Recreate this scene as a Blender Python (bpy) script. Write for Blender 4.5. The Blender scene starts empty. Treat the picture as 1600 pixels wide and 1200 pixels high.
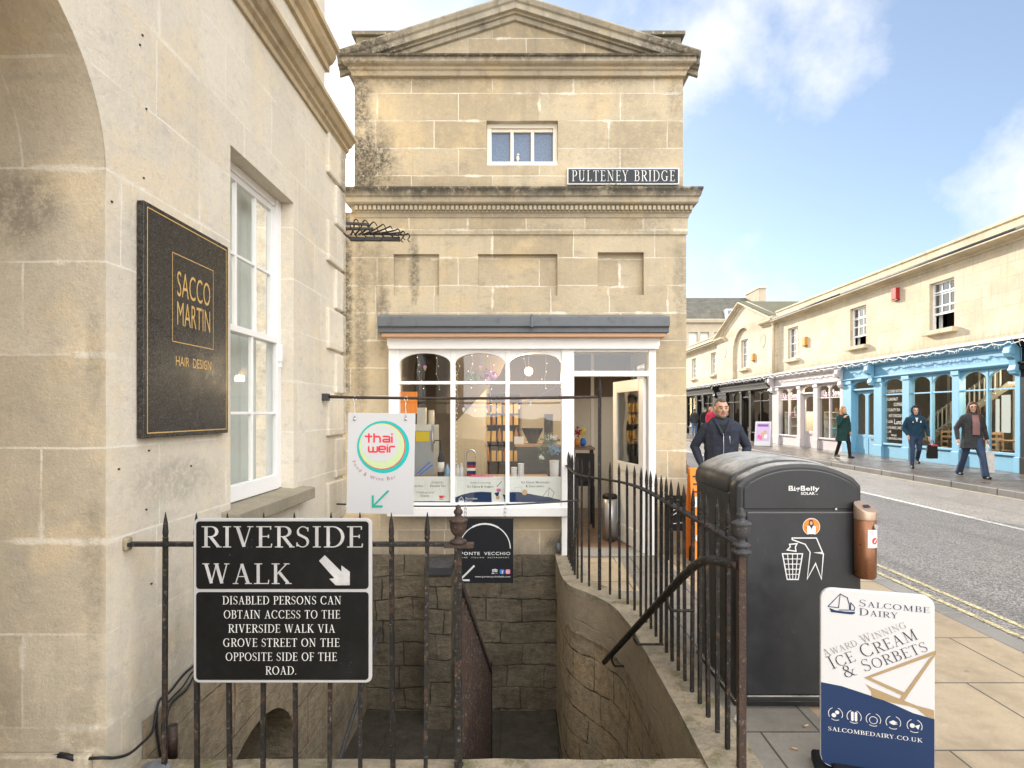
import bpy, bmesh, math, random
from mathutils import Vector, Matrix, noise
R = math.radians
random.seed(7)
scene = bpy.context.scene
C = scene.collection
# ---------------------------------------------------------------- camera, world, sun, exposure
F = 900.0; CX = 815.0; CY = 645.0; EYE = 1.5
cam = bpy.data.cameras.new('camera'); camo = bpy.data.objects.new('camera', cam); C.objects.link(camo)
camo.location = (0, 0, EYE); camo.rotation_euler = (R(90), 0, 0)
cam.sensor_width = 36; cam.lens = F / 1600 * 36
cam.shift_x = -15 / 1600; cam.shift_y = 45 / 1600
cam.clip_start = 0.05; cam.clip_end = 2000
scene.camera = camo
SUN_EL = R(21); SUN_AZ = Vector((-0.36, 0.93)).normalized()
sun_rot = math.atan2(SUN_AZ.x, SUN_AZ.y)
w = bpy.data.worlds.new('World'); scene.world = w; w.use_nodes = True
nt = w.node_tree; nt.nodes.clear()
def wn(t, **k):
    n = nt.nodes.new(t)
    for a, b in k.items(): setattr(n, a, b)
    return n
sky = wn('ShaderNodeTexSky', sky_type='NISHITA', sun_disc=False, sun_elevation=SUN_EL, sun_rotation=sun_rot)
sky.air_density = 1.0; sky.dust_density = 0.6; sky.ozone_density = 2.0
tc = wn('ShaderNodeTexCoord')
mp = wn('ShaderNodeMapping'); mp.inputs['Scale'].default_value = (1.0, 1.0, 2.2); mp.inputs['Location'].default_value = (1.3, 0.4, 0.2)
nz = wn('ShaderNodeTexNoise'); nz.inputs['Scale'].default_value = 1.5; nz.inputs['Detail'].default_value = 7; nz.inputs['Roughness'].default_value = .5
nt.links.new(tc.outputs['Generated'], mp.inputs['Vector']); nt.links.new(mp.outputs['Vector'], nz.inputs['Vector'])
cr = wn('ShaderNodeMapRange', interpolation_type='SMOOTHSTEP'); cr.inputs['From Min'].default_value = .50; cr.inputs['From Max'].default_value = 1.0; cr.inputs['To Min'].default_value = .12
nt.links.new(nz.outputs['Fac'], cr.inputs['Value'])
# unseen bright cloud bank behind the camera, added to fill the shaded stone
dt = wn('ShaderNodeVectorMath', operation='DOT_PRODUCT'); dt.inputs[1].default_value = (0.10, -0.93, 0.36)
nt.links.new(tc.outputs['Generated'], dt.inputs[0])
bk = wn('ShaderNodeMapRange', interpolation_type='SMOOTHSTEP'); bk.inputs['From Min'].default_value = -.1; bk.inputs['From Max'].default_value = .6
nt.links.new(dt.outputs['Value'], bk.inputs['Value'])
# a few clouds with a place of their own in the sky
wf_ = wn('ShaderNodeTexNoise'); wf_.inputs['Scale'].default_value = 5.0; wf_.inputs['Detail'].default_value = 8; wf_.inputs['Roughness'].default_value = .58; nt.links.new(tc.outputs['Generated'], wf_.inputs['Vector'])
acc_c = cr.outputs['Result']
for (dx, dy, dz, rad, am) in ((.45, 1, .82, .25, .8), (.26, 1, .86, .22, .7), (.92, 1, .40, .13, .85), (1.08, 1, .30, .16, .85), (.38, 1, .20, .16, .6), (-.1, 1, .90, .16, .5), (.6, 1, .10, .16, .5)):
    d_ = Vector((dx, dy, dz)).normalized(); vd = wn('ShaderNodeVectorMath', operation='DISTANCE'); vd.inputs[1].default_value = d_; nt.links.new(tc.outputs['Generated'], vd.inputs[0])
    ad = wn('ShaderNodeMath', operation='MULTIPLY_ADD'); nt.links.new(wf_.outputs['Fac'], ad.inputs[0]); ad.inputs[1].default_value = -.62; nt.links.new(vd.outputs['Value'], ad.inputs[2])
    mr = wn('ShaderNodeMapRange', interpolation_type='SMOOTHSTEP'); mr.inputs['From Min'].default_value = rad - .31; mr.inputs['From Max'].default_value = rad - .31 - .24; mr.inputs['To Max'].default_value = am; nt.links.new(ad.outputs[0], mr.inputs['Value'])
    mm = wn('ShaderNodeMath', operation='MAXIMUM'); nt.links.new(acc_c, mm.inputs[0]); nt.links.new(mr.outputs['Result'], mm.inputs[1]); acc_c = mm.outputs[0]
mxf = wn('ShaderNodeMath', operation='MAXIMUM'); nt.links.new(acc_c, mxf.inputs[0]); nt.links.new(bk.outputs['Result'], mxf.inputs[1])
lum = wn('ShaderNodeMapRange'); lum.inputs['From Min'].default_value = 0; lum.inputs['From Max'].default_value = 1
CLOUD_FRONT = 6.0; CLOUD_FILL = 20.0
lum.inputs['To Min'].default_value = CLOUD_FRONT; lum.inputs['To Max'].default_value = CLOUD_FILL
nt.links.new(bk.outputs['Result'], lum.inputs['Value'])
cl = wn('ShaderNodeVectorMath', operation='SCALE'); cl.inputs[0].default_value = (.99, .98, .97); nt.links.new(lum.outputs['Result'], cl.inputs['Scale'])
mixc = wn('ShaderNodeMix', data_type='RGBA')
nt.links.new(mxf.outputs['Value'], mixc.inputs['Factor']); nt.links.new(sky.outputs['Color'], mixc.inputs['A']); nt.links.new(cl.outputs['Vector'], mixc.inputs['B'])
bg = wn('ShaderNodeBackground'); bg.inputs['Strength'].default_value = 0.12
nt.links.new(mixc.outputs['Result'], bg.inputs['Color'])
wo = wn('ShaderNodeOutputWorld'); nt.links.new(bg.outputs['Background'], wo.inputs['Surface'])
sl = bpy.data.lights.new('sun', 'SUN'); sl.energy = 5.0; sl.angle = R(.5); sl.color = (1, .93, .82)
so = bpy.data.objects.new('sun', sl); C.objects.link(so)
so.rotation_euler = (-Vector((SUN_AZ.x * math.cos(SUN_EL), SUN_AZ.y * math.cos(SUN_EL), math.sin(SUN_EL)))).to_track_quat('-Z', 'Y').to_euler()
scene.view_settings.view_transform = 'Standard'; scene.view_settings.look = 'None'
scene.view_settings.exposure = 0.86; scene.view_settings.gamma = 1
scene.cycles.max_bounces = 8; scene.cycles.transparent_max_bounces = 24
scene.cycles.caustics_reflective = False; scene.cycles.caustics_refractive = False
scene.cycles.use_denoising = True
# ---------------------------------------------------------------- helpers
def P(px, py, Y): return Vector(((px - CX) / F * Y, Y, EYE - (py - CY) / F * Y))
ORG = {}
def thing(name, label, cat, loc=(0, 0, 0), rotz=0, group=None):
    o = bpy.data.objects.new(name, None); C.objects.link(o); o.empty_display_size = .1
    o.location = loc; o.rotation_euler = (0, 0, rotz); ORG[o] = Vector((0, 0, 0)) if rotz else Vector(loc)
    tag(o, label, cat, group); return o
def tag(o, label=None, cat=None, group=None, kind=None):
    if label: o['label'] = label
    if cat: o['category'] = cat
    if group: o['group'] = group
    if kind: o['kind'] = kind
    return o
class MB:
    def __init__(s): s.v = []; s.f = []; s.m = []; s.s = []; s.cur = 0; s.sm = False
    def face(s, ids, sm=None): s.f.append(tuple(ids)); s.m.append(s.cur); s.s.append(s.sm if sm is None else sm)
    def poly(s, pts):
        b = len(s.v); s.v += [Vector(p) for p in pts]; s.face(range(b, b + len(pts))); return s
    def box(s, x0, x1, y0, y1, z0, z1):
        if x0 > x1: x0, x1 = x1, x0
        if y0 > y1: y0, y1 = y1, y0
        if z0 > z1: z0, z1 = z1, z0
        b = len(s.v)
        s.v += [Vector(p) for p in ((x0,y0,z0),(x1,y0,z0),(x1,y1,z0),(x0,y1,z0),(x0,y0,z1),(x1,y0,z1),(x1,y1,z1),(x0,y1,z1))]
        for q in ((3,2,1,0),(4,5,6,7),(0,1,5,4),(1,2,6,5),(2,3,7,6),(3,0,4,7)): s.face([b + i for i in q], False)
        return s
    def bar(s, a, b_, wx, wz=None, up=(0, 0, 1)):
        a = Vector(a); b_ = Vector(b_); wz = wz or wx; d = (b_ - a).normalized(); up = Vector(up)
        if abs(d.dot(up)) > .99: up = Vector((0, 1, 0))
        x = d.cross(up).normalized(); z = x.cross(d).normalized(); k = len(s.v)
        for p in (a, b_):
            for sx, sz in ((-1,-1),(1,-1),(1,1),(-1,1)): s.v.append(p + x * (sx * wx / 2) + z * (sz * wz / 2))
        for q in ((0,1,2,3),(7,6,5,4),(0,4,5,1),(1,5,6,2),(2,6,7,3),(3,7,4,0)): s.face([k + i for i in q], False)
        return s
    def prism(s, pts, off):
        """closed polygon pts (3d) extruded by vector off"""
        off = Vector(off); n = len(pts); b = len(s.v)
        s.v += [Vector(p) for p in pts] + [Vector(p) + off for p in pts]
        s.face(range(b, b + n), False); s.face(reversed(range(b + n, b + 2 * n)), False)
        for i in range(n): s.face((b + i, b + (i + 1) % n, b + n + (i + 1) % n, b + n + i), s.sm)
        return s
    def tube(s, pts, r, n=8, cap=True):
        pts = [Vector(p) for p in pts]; k = len(pts); rr = r if isinstance(r, (list, tuple)) else [r] * k
        b = len(s.v); up = None
        for i, p in enumerate(pts):
            d = (pts[min(i + 1, k - 1)] - pts[max(i - 1, 0)]).normalized()
            if up is None: up = Vector((0, 0, 1)) if abs(d.z) < .9 else Vector((1, 0, 0))
            x = d.cross(up).normalized(); up = x.cross(d).normalized()
            for j in range(n):
                a = 2 * math.pi * j / n; s.v.append(p + (x * math.cos(a) + up * math.sin(a)) * rr[i])
        for i in range(k - 1):
            for j in range(n):
                s.face((b + i*n + j, b + i*n + (j+1) % n, b + (i+1)*n + (j+1) % n, b + (i+1)*n + j), True)
        if cap:
            s.face(range(b, b + n), False); s.face(range(b + (k-1)*n, b + k*n), False)
        return s
    def lathe(s, prof, c, n=16, smooth=True):
        c = Vector(c); b = len(s.v); k = len(prof)
        for r, z in prof:
            for j in range(n):
                a = 2 * math.pi * j / n; s.v.append(c + Vector((r * math.cos(a), r * math.sin(a), z)))
        for i in range(k - 1):
            for j in range(n): s.face((b + i*n + j, b + i*n + (j+1) % n, b + (i+1)*n + (j+1) % n, b + (i+1)*n + j), smooth)
        s.face(range(b, b + n), False); s.face(range(b + (k-1)*n, b + k*n), False)
        return s
    def ball(s, c, r, n=10, m=6):
        r = r if hasattr(r, '__len__') else (r, r, r)
        c = Vector(c); b = len(s.v)
        for i in range(m + 1):
            t = math.pi * i / m
            for j in range(n):
                a = 2 * math.pi * j / n
                s.v.append(c + Vector((r[0]*math.sin(t)*math.cos(a), r[1]*math.sin(t)*math.sin(a), r[2]*math.cos(t))))
        for i in range(m):
            for j in range(n): s.face((b + i*n + j, b + i*n + (j+1) % n, b + (i+1)*n + (j+1) % n, b + (i+1)*n + j), True)
        return s
    def add(s, verts, faces, M=None, mi=None, sm=False):
        b = len(s.v); s.v += [M @ Vector(v) if M else Vector(v) for v in verts]
        old = s.cur
        if mi is not None: s.cur = mi
        for f in faces: s.face([b + i for i in f], sm)
        s.cur = old; return s
    def mesh(s, name, mats, org=None):
        me = bpy.data.meshes.new(name); o = org or Vector((0, 0, 0))
        me.from_pydata([v - o for v in s.v], [], s.f)
        for m in (mats if isinstance(mats, (list, tuple)) else [mats]): me.materials.append(m)
        me.polygons.foreach_set('material_index', s.m); me.polygons.foreach_set('use_smooth', s.s)
        me.update(); return me
    def build(s, name, mats, parent=None, bevel=0, fix=True):
        org = ORG.get(parent, Vector((0, 0, 0))) if parent else Vector((0, 0, 0))
        me = s.mesh(name, mats, org)
        if fix:
            bm = bmesh.new(); bm.from_mesh(me); bmesh.ops.recalc_face_normals(bm, faces=bm.faces); bm.to_mesh(me); bm.free()
        o = bpy.data.objects.new(name, me); C.objects.link(o)
        if parent: o.parent = parent; ORG[o] = org
        if bevel:
            b = o.modifiers.new('bevel', 'BEVEL'); b.width = bevel; b.segments = 2; b.limit_method = 'ANGLE'; b.angle_limit = R(40)
        return o
def struct(o, label=None): o['kind'] = 'structure'; return o
# placing functions: (u along, z up, d into the wall)
def place_y(Y0): return lambda u, z, d: Vector((u, Y0 + d, z))           # wall facing the camera
def place_l(X0): return lambda u, z, d: Vector((X0 - d, u, z))           # left wall facing +x
def place_r(X0): return lambda u, z, d: Vector((X0 + d, u, z))           # terrace facing -x
def pbox(mb, pl, u0, u1, z0, z1, d0, d1):
    a = pl(u0, z0, d0); b = pl(u1, z1, d1); return mb.box(a.x, b.x, a.y, b.y, a.z, b.z)
def wall_holes(mb, pl, u0, u1, z0, z1, holes, depth, back=True):
    """rectangular wall with rectangular holes (u0,u1,z0,z1[,depth]) and their reveals"""
    us = sorted({u0, u1, *[h[0] for h in holes], *[h[1] for h in holes]}); zs = sorted({z0, z1, *[h[2] for h in holes], *[h[3] for h in holes]})
    us = [u for u in us if u0 <= u <= u1]; zs = [z for z in zs if z0 <= z <= z1]
    for i in range(len(us) - 1):
        for j in range(len(zs) - 1):
            cu = (us[i] + us[i+1]) / 2; cz = (zs[j] + zs[j+1]) / 2
            if any(h[0] < cu < h[1] and h[2] < cz < h[3] for h in holes): continue
            mb.poly([pl(us[i], zs[j], 0), pl(us[i+1], zs[j], 0), pl(us[i+1], zs[j+1], 0), pl(us[i], zs[j+1], 0)])
    for h in holes:
        a, b, c, d = h[:4]; dp = h[4] if len(h) > 4 else depth
        mb.poly([pl(a, c, 0), pl(a, d, 0), pl(a, d, dp), pl(a, c, dp)]); mb.poly([pl(b, c, 0), pl(b, d, 0), pl(b, d, dp), pl(b, c, dp)])
        mb.poly([pl(a, c, 0), pl(b, c, 0), pl(b, c, dp), pl(a, c, dp)]); mb.poly([pl(a, d, 0), pl(b, d, 0), pl(b, d, dp), pl(a, d, dp)])
        if len(h) > 5 and h[5]: mb.poly([pl(a, c, dp), pl(b, c, dp), pl(b, d, dp), pl(a, d, dp)])
    return mb
def arch_z(t, rise): return rise * math.sqrt(max(0, 1 - (2 * t - 1) ** 2))
def spandrel(mb, pl, a, b, zs, rise, z1, d0, d1, n=16):
    """infill between an arch (spring zs, rise) and a flat top z1"""
    for i in range(n):
        t0 = (1 - math.cos(math.pi * i / n)) / 2; t1 = (1 - math.cos(math.pi * (i + 1) / n)) / 2
        ua, ub = a + (b - a) * t0, a + (b - a) * t1; za, zb = zs + arch_z(t0, rise), zs + arch_z(t1, rise)
        mb.poly([pl(ua, za, d0), pl(ub, zb, d0), pl(ub, z1, d0), pl(ua, z1, d0)])
        mb.poly([pl(ua, za, d0), pl(ub, zb, d0), pl(ub, zb, d1), pl(ua, za, d1)])
    return mb
# ---------------------------------------------------------------- lettering
_tc = {}
SCR = bpy.data.scenes.new('scratch')                    # a bare scene in which modifiers and letters are turned into meshes
def evaluated(ob):
    SCR.collection.objects.link(ob); vl = SCR.view_layers[0]; vl.update(); return bpy.data.meshes.new_from_object(ob.evaluated_get(vl.depsgraph))
def sans(txt, bold=0.0, spacing=1.0):
    k = (txt, bold, spacing)
    if k in _tc: return _tc[k]
    cu = bpy.data.curves.new('t', 'FONT'); cu.body = txt; cu.size = 1; cu.offset = bold; cu.space_character = spacing; cu.resolution_u = 3
    ob = bpy.data.objects.new('t', cu); me = evaluated(ob)
    v = [tuple(x.co) for x in me.vertices]; f = [tuple(p.vertices) for p in me.polygons]
    bpy.data.objects.remove(ob); bpy.data.curves.remove(cu); bpy.data.meshes.remove(me)
    if v:
        x0 = min(p[0] for p in v); x1 = max(p[0] for p in v)
        v = [((p[0] - x0), p[1], 0) for p in v]; w_ = x1 - x0
    else: w_ = .3
    cap = .73
    v = [(p[0] / cap, p[1] / cap, 0) for p in v]
    _tc[k] = (v, f, w_ / cap); return _tc[k]
TK, TN = .115, .042
def _arc(cx, cy, rx, ry, a0, a1, n=18): return [(cx + rx * math.cos(R(a0 + (a1 - a0) * i / n)), cy + ry * math.sin(R(a0 + (a1 - a0) * i / n))) for i in range(n + 1)]
def L(x0, y0, x1, y1, w=TK): return ('l', x0, y0, x1, y1, w)
def A(cx, cy, rx, ry, a0, a1): return ('a', _arc(cx, cy, rx, ry, a0, a1))
def S(x, y, h=.15): return ('l', x - h, y, x + h, y, TN)
e = TN / 2
GL = {
'I': (.36, [L(.18,0,.18,1), S(.18,e), S(.18,1-e)]),
'R': (.72, [L(.18,0,.18,1), S(.18,e), S(.1,1-e,.08), L(.18,1-e,.36,1-e,TN), A(.36,.745,.22,.235,90,-90), L(.18,.51,.36,.51,TN), L(.34,.52,.64,.03), S(.66,e,.1)]),
'P': (.62, [L(.18,0,.18,1), S(.18,e), S(.1,1-e,.08), L(.18,1-e,.34,1-e,TN), A(.34,.725,.22,.255,90,-90), L(.18,.47,.34,.47,TN)]),
'B': (.66, [L(.18,0,.18,1), S(.1,e,.08), S(.1,1-e,.08), L(.18,1-e,.34,1-e,TN), A(.34,.755,.19,.225,90,-90), L(.18,.53,.36,.53,TN), A(.36,.275,.23,.255,90,-90), L(.18,e,.36,e,TN)]),
'D': (.8, [L(.18,0,.18,1), S(.1,e,.08), S(.1,1-e,.08), L(.18,1-e,.34,1-e,TN), A(.34,.5,.38,.48,90,-90), L(.18,e,.34,e,TN)]),
'E': (.62, [L(.18,0,.18,1), S(.1,e,.08), S(.1,1-e,.08), L(.18,1-e,.55,1-e,TN), L(.18,.52,.47,.52,TN), L(.18,e,.57,e,TN), L(.55,.84,.55,1,TN), L(.57,0,.59,.18,TN), L(.47,.44,.47,.6,TN)]),
'F': (.58, [L(.18,0,.18,1), S(.18,e), S(.1,1-e,.08), L(.18,1-e,.55,1-e,TN), L(.18,.52,.47,.52,TN), L(.55,.84,.55,1,TN), L(.47,.44,.47,.6,TN)]),
'L': (.6, [L(.18,0,.18,1), S(.1,e,.08), S(.18,1-e), L(.18,e,.56,e,TN), L(.56,0,.58,.2,TN)]),
'T': (.68, [L(.34,0,.34,1), S(.34,e), L(.05,1-e,.63,1-e,TN), L(.05,.82,.05,1,TN), L(.63,.82,.63,1,TN)]),
'H': (.84, [L(.18,0,.18,1), L(.66,0,.66,1), S(.18,e), S(.18,1-e), S(.66,e), S(.66,1-e), L(.18,.52,.66,.52,TN)]),
'N': (.86, [L(.17,0,.17,1,TN), L(.17,.97,.68,.04), L(.68,0,.68,1,TN), S(.17,e,.12), S(.12,1-e,.1), S(.68,1-e,.12)]),
'M': (1.0, [L(.16,0,.2,1,TN), L(.22,.97,.5,.05), L(.5,.04,.8,.97,TN), L(.82,0,.8,1), S(.16,e,.11), S(.17,1-e,.09), S(.82,e,.14), S(.86,1-e,.09)]),
'K': (.76, [L(.18,0,.18,1), S(.18,e), S(.18,1-e), L(.2,.44,.6,.98,TN), L(.32,.56,.66,.03), S(.6,1-e,.11), S(.67,e,.12)]),
'V': (.76, [L(.14,.98,.39,.03), L(.39,.03,.62,.98,TN), S(.14,1-e,.14), S(.62,1-e,.11)]),
'W': (1.06, [L(.13,.98,.34,.03), L(.34,.03,.53,.98,TN), L(.53,.98,.74,.03), L(.74,.03,.93,.98,TN), S(.13,1-e,.13), S(.53,1-e,.1), S(.93,1-e,.1)]),
'A': (.76, [L(.14,.02,.37,.98,TN), L(.37,.98,.62,.02), L(.22,.36,.5,.36,TN), S(.14,e,.11), S(.63,e,.13)]),
'Y': (.74, [L(.36,0,.36,.48), L(.12,.98,.36,.46), L(.36,.46,.6,.98,TN), S(.36,e), S(.13,1-e,.13), S(.6,1-e,.11)]),
'U': (.82, [L(.18,.3,.18,1), A(.4,.3,.22,.28,180,360), L(.62,.3,.62,1,TN), S(.18,1-e), S(.62,1-e,.12)]),
'O': (.84, [A(.42,.5,.34,.48,0,360)]),
'C': (.78, [A(.43,.5,.34,.48,42,318), L(.68,.72,.68,.96,TN), L(.69,.06,.69,.24,TN)]),
'G': (.84, [A(.43,.5,.34,.48,42,318), L(.68,.74,.68,.96,TN), L(.66,.06,.66,.42), S(.66,.43,.13)]),
'S': (.56, [('a', _arc(.29,.745,.19,.235,35,215,12) + _arc(.27,.255,.2,.235,62,-150,16)), L(.47,.76,.47,.95,TN), L(.07,.05,.07,.24,TN)]),
'&': (.84, [A(.32,.77,.15,.2,0,360), A(.3,.27,.22,.25,60,330), L(.22,.66,.62,.04), L(.48,.14,.68,.5,TN), S(.7,.5,.09), S(.7,e,.1)]),
'.': (.24, [L(.1,.06,.16,.06,.12)]), '-': (.34, [L(.05,.4,.29,.4,TN)]), ' ': (.34, []), "'": (.2, [L(.1,.75,.1,1,.06)]),
}
def serif(txt, small=.78, weight=1.0, sp=.06):
    """capitals drawn with thick and thin strokes; lower case letters in txt become small capitals"""
    v = []; f = []; x = 0; lay = 0
    for ch in txt:
        sc = small if ch.islower() else 1.0
        wd, st = GL.get(ch.upper(), GL[' '])
        for k in st:
            if k[0] == 'l': segs = [((k[1], k[2]), (k[3], k[4]), k[5], k[5])]; pts = None
            else:
                p = k[1]; segs = []
                for i in range(len(p) - 1):
                    dx, dy = p[i+1][0] - p[i][0], p[i+1][1] - p[i][1]; l = math.hypot(dx, dy)
                    t = TN + (TK - TN) * min(1, abs(dy) / l * 1.02) ** 1.6
                    if ch.upper() == 'S': t = TN + (TK - TN) * (1 - min(1, abs(p[i][1] - .5) / .42)) ** .7
                    segs.append((p[i], p[i+1], t, t))
                ws = [s_[2] for s_ in segs]
                segs = [(a, b, (ws[i-1] + ws[i]) / 2 if i else ws[i], (ws[i] + ws[min(i+1, len(ws)-1)]) / 2) for i, (a, b, _, _) in enumerate(segs)]
                pts = p
            if pts is None:
                (a, b, w0, w1) = segs[0]; dx, dy = b[0]-a[0], b[1]-a[1]; l = math.hypot(dx, dy); nx, ny = -dy/l, dx/l
                h = w0 * weight / 2; q = [(a[0]+nx*h, a[1]+ny*h), (a[0]-nx*h, a[1]-ny*h), (b[0]-nx*h, b[1]-ny*h), (b[0]+nx*h, b[1]+ny*h)]
                n0 = len(v); v += [(x + p_[0]*sc, p_[1]*sc, lay * .0012) for p_ in q]; f.append((n0, n0+1, n0+2, n0+3))
            else:
                n0 = len(v); m = len(pts); closed = math.hypot(pts[0][0]-pts[-1][0], pts[0][1]-pts[-1][1]) < 1e-4
                for i, p_ in enumerate(pts):
                    a = pts[i-1] if i else (pts[-2] if closed else pts[0]); b = pts[i+1] if i < m-1 else (pts[1] if closed else pts[-1])
                    dx, dy = b[0]-a[0], b[1]-a[1]; l = math.hypot(dx, dy) or 1; nx, ny = -dy/l, dx/l
                    h = (segs[min(i, m-2)][2] if i < m-1 else segs[-1][3]) * weight / 2
                    v += [(x + (p_[0]+nx*h)*sc, (p_[1]+ny*h)*sc, lay*.0012), (x + (p_[0]-nx*h)*sc, (p_[1]-ny*h)*sc, lay*.0012)]
                for i in range(m - 1): f.append((n0+2*i, n0+2*i+1, n0+2*i+3, n0+2*i+2))
            lay = (lay + 1) % 7
        x += (wd + sp) * sc
    return v, f, x - sp
def write(mb, txt, org, u, v_, h, font='sans', align='l', width=None, mi=0, bold=0.0, spacing=1.0, small=.78, weight=1.0, sp=.06):
    """letters of cap height h with their base line starting (or centred) at org; u, v_ are the reading and up directions"""
    vs, fs, wd = sans(txt, bold, spacing) if font == 'sans' else serif(txt, small, weight, sp)
    sx = (width / wd) if width else h
    u = Vector(u).normalized(); v_ = Vector(v_).normalized(); n = u.cross(v_); o = Vector(org)
    if align == 'c': o = o - u * (wd * sx / 2)
    if align == 'r': o = o - u * (wd * sx)
    mb.add([o + u * (p[0]*sx) + v_ * (p[1]*h) + n * (p[2]*h) for p in vs], fs, None, mi); return wd * sx
def stroke(mb, pts, wd, org, u, v_, mi=0, closed=False, lift=0.0):
    """a flat polyline of width wd in the (u,v_) plane; pts in metres from org"""
    u = Vector(u).normalized(); v_ = Vector(v_).normalized(); n = u.cross(v_); o = Vector(org) + n * lift
    m = len(pts); b = len(mb.v); old = mb.cur; mb.cur = mi
    for i, p in enumerate(pts):
        a = pts[i-1] if (i or closed) else pts[0]; c = pts[(i+1) % m] if (i < m-1 or closed) else pts[-1]
        d0 = Vector((p[0]-a[0], p[1]-a[1])); d1 = Vector((c[0]-p[0], c[1]-p[1]))
        d0 = d0.normalized() if d0.length > 1e-9 else d1.normalized(); d1 = d1.normalized() if d1.length > 1e-9 else d0
        t = (d0 + d1); t = t.normalized() if t.length > 1e-6 else d0
        nn = Vector((-t.y, t.x)); k = min(2.5, 1 / max(.35, abs(nn.dot(Vector((-d0.y, d0.x))))))
        for s_ in (1, -1): mb.v.append(o + u * (p[0] + nn.x * s_ * k * wd / 2) + v_ * (p[1] + nn.y * s_ * k * wd / 2))
    for i in range(m if closed else m - 1):
        j = (i + 1) % m; mb.face((b+2*i, b+2*i+1, b+2*j+1, b+2*j), False)
    mb.cur = old
def disc(mb, c, r, org, u, v_, mi=0, lift=0.0, n=32, ry=None):
    u = Vector(u).normalized(); v_ = Vector(v_).normalized(); o = Vector(org) + u.cross(v_) * lift
    old = mb.cur; mb.cur = mi; mb.poly([o + u*(c[0] + r*math.cos(2*math.pi*i/n)) + v_*(c[1] + (ry or r)*math.sin(2*math.pi*i/n)) for i in range(n)]); mb.cur = old
def flat(mb, pts, org, u, v_, mi=0, lift=0.0):
    u = Vector(u).normalized(); v_ = Vector(v_).normalized(); o = Vector(org) + u.cross(v_) * lift
    old = mb.cur; mb.cur = mi; mb.poly([o + u*p[0] + v_*p[1] for p in pts]); mb.cur = old
def circ(cx, cy, r, a0=0, a1=360, n=32): return [(cx + r*math.cos(R(a0+(a1-a0)*i/n)), cy + r*math.sin(R(a0+(a1-a0)*i/n))) for i in range(n if a1-a0 == 360 else n+1)]
def rrect(x0, x1, y0, y1, r, n=6):
    p = []
    for cx, cy, a in ((x1-r, y1-r, 0), (x0+r, y1-r, 90), (x0+r, y0+r, 180), (x1-r, y0+r, 270)):
        p += [(cx + r*math.cos(R(a + 90*i/n)), cy + r*math.sin(R(a + 90*i/n))) for i in range(n+1)]
    return p
# ---------------------------------------------------------------- materials
class N:
    def __init__(s, name):
        s.m = bpy.data.materials.new(name); s.m.use_nodes = True; s.t = s.m.node_tree; s.t.nodes.clear()
        s.out = s.n('ShaderNodeOutputMaterial'); s.b = s.n('ShaderNodeBsdfPrincipled'); s.l(s.b.outputs[0], s.out.inputs[0])
    def n(s, t, **k):
        x = s.t.nodes.new(t)
        for a, b in k.items(): setattr(x, a, b)
        return x
    def l(s, a, b): s.t.links.new(a, b)
    def pos(s): return s.n('ShaderNodeNewGeometry').outputs['Position']
    def obj(s): return s.n('ShaderNodeTexCoord').outputs['Object']
    def scale(s, v, sc, loc=(0, 0, 0), rot=(0, 0, 0)):
        m = s.n('ShaderNodeMapping'); m.inputs['Scale'].default_value = sc; m.inputs['Location'].default_value = loc; m.inputs['Rotation'].default_value = rot; s.l(v, m.inputs['Vector']); return m.outputs[0]
    def noise(s, v, sc, det=5, rough=.6, out='Fac', dist=0):
        x = s.n('ShaderNodeTexNoise'); x.inputs['Scale'].default_value = sc; x.inputs['Detail'].default_value = det; x.inputs['Roughness'].default_value = rough; x.inputs['Distortion'].default_value = dist
        s.l(v, x.inputs['Vector']); return x.outputs[out]
    def rng(s, v, a, b, c=0, d=1, smooth=True):
        x = s.n('ShaderNodeMapRange', interpolation_type='SMOOTHSTEP' if smooth else 'LINEAR')
        for k, q in zip(('From Min', 'From Max', 'To Min', 'To Max'), (a, b, c, d)): x.inputs[k].default_value = q
        s.l(v, x.inputs['Value']); return x.outputs[0]
    def math(s, op, a, b=None):
        x = s.n('ShaderNodeMath', operation=op)
        for i, q in enumerate((a, b)):
            if q is None: continue
            if isinstance(q, (int, float)): x.inputs[i].default_value = q
            else: s.l(q, x.inputs[i])
        return x.outputs[0]
    def mix(s, f, a, b, mode='MIX'):
        x = s.n('ShaderNodeMix', data_type='RGBA', blend_type=mode)
        for k, q in (('Factor', f), ('A', a), ('B', b)):
            if isinstance(q, (int, float)): x.inputs[k].default_value = q
            elif isinstance(q, tuple): x.inputs[k].default_value = (*q[:3], 1)
            else: s.l(q, x.inputs[k])
        return x.outputs['Result']
    def sep(s, v):
        x = s.n('ShaderNodeSeparateXYZ'); s.l(v, x.inputs[0]); return x.outputs
    def comb(s, *a):
        x = s.n('ShaderNodeCombineXYZ')
        for i, q in enumerate(a):
            if isinstance(q, (int, float)): x.inputs[i].default_value = q
            else: s.l(q, x.inputs[i])
        return x.outputs[0]
    def bump(s, h, st=.3, dist=.01, prev=None):
        x = s.n('ShaderNodeBump'); x.inputs['Strength'].default_value = st; x.inputs['Distance'].default_value = dist; s.l(h, x.inputs['Height'])
        if prev is not None: s.l(prev, x.inputs['Normal'])
        return x.outputs[0]
    def set(s, col=None, rough=None, metal=None, normal=None, spec=None):
        for k, q in (('Base Color', col), ('Roughness', rough), ('Metallic', metal), ('Normal', normal), ('Specular IOR Level', spec)):
            if q is None: continue
            i = s.b.inputs[k]
            if isinstance(q, tuple): i.default_value = (*q[:3], 1)
            elif isinstance(q, (int, float)): i.default_value = q
            else: s.l(q, i)
        return s.m
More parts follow.
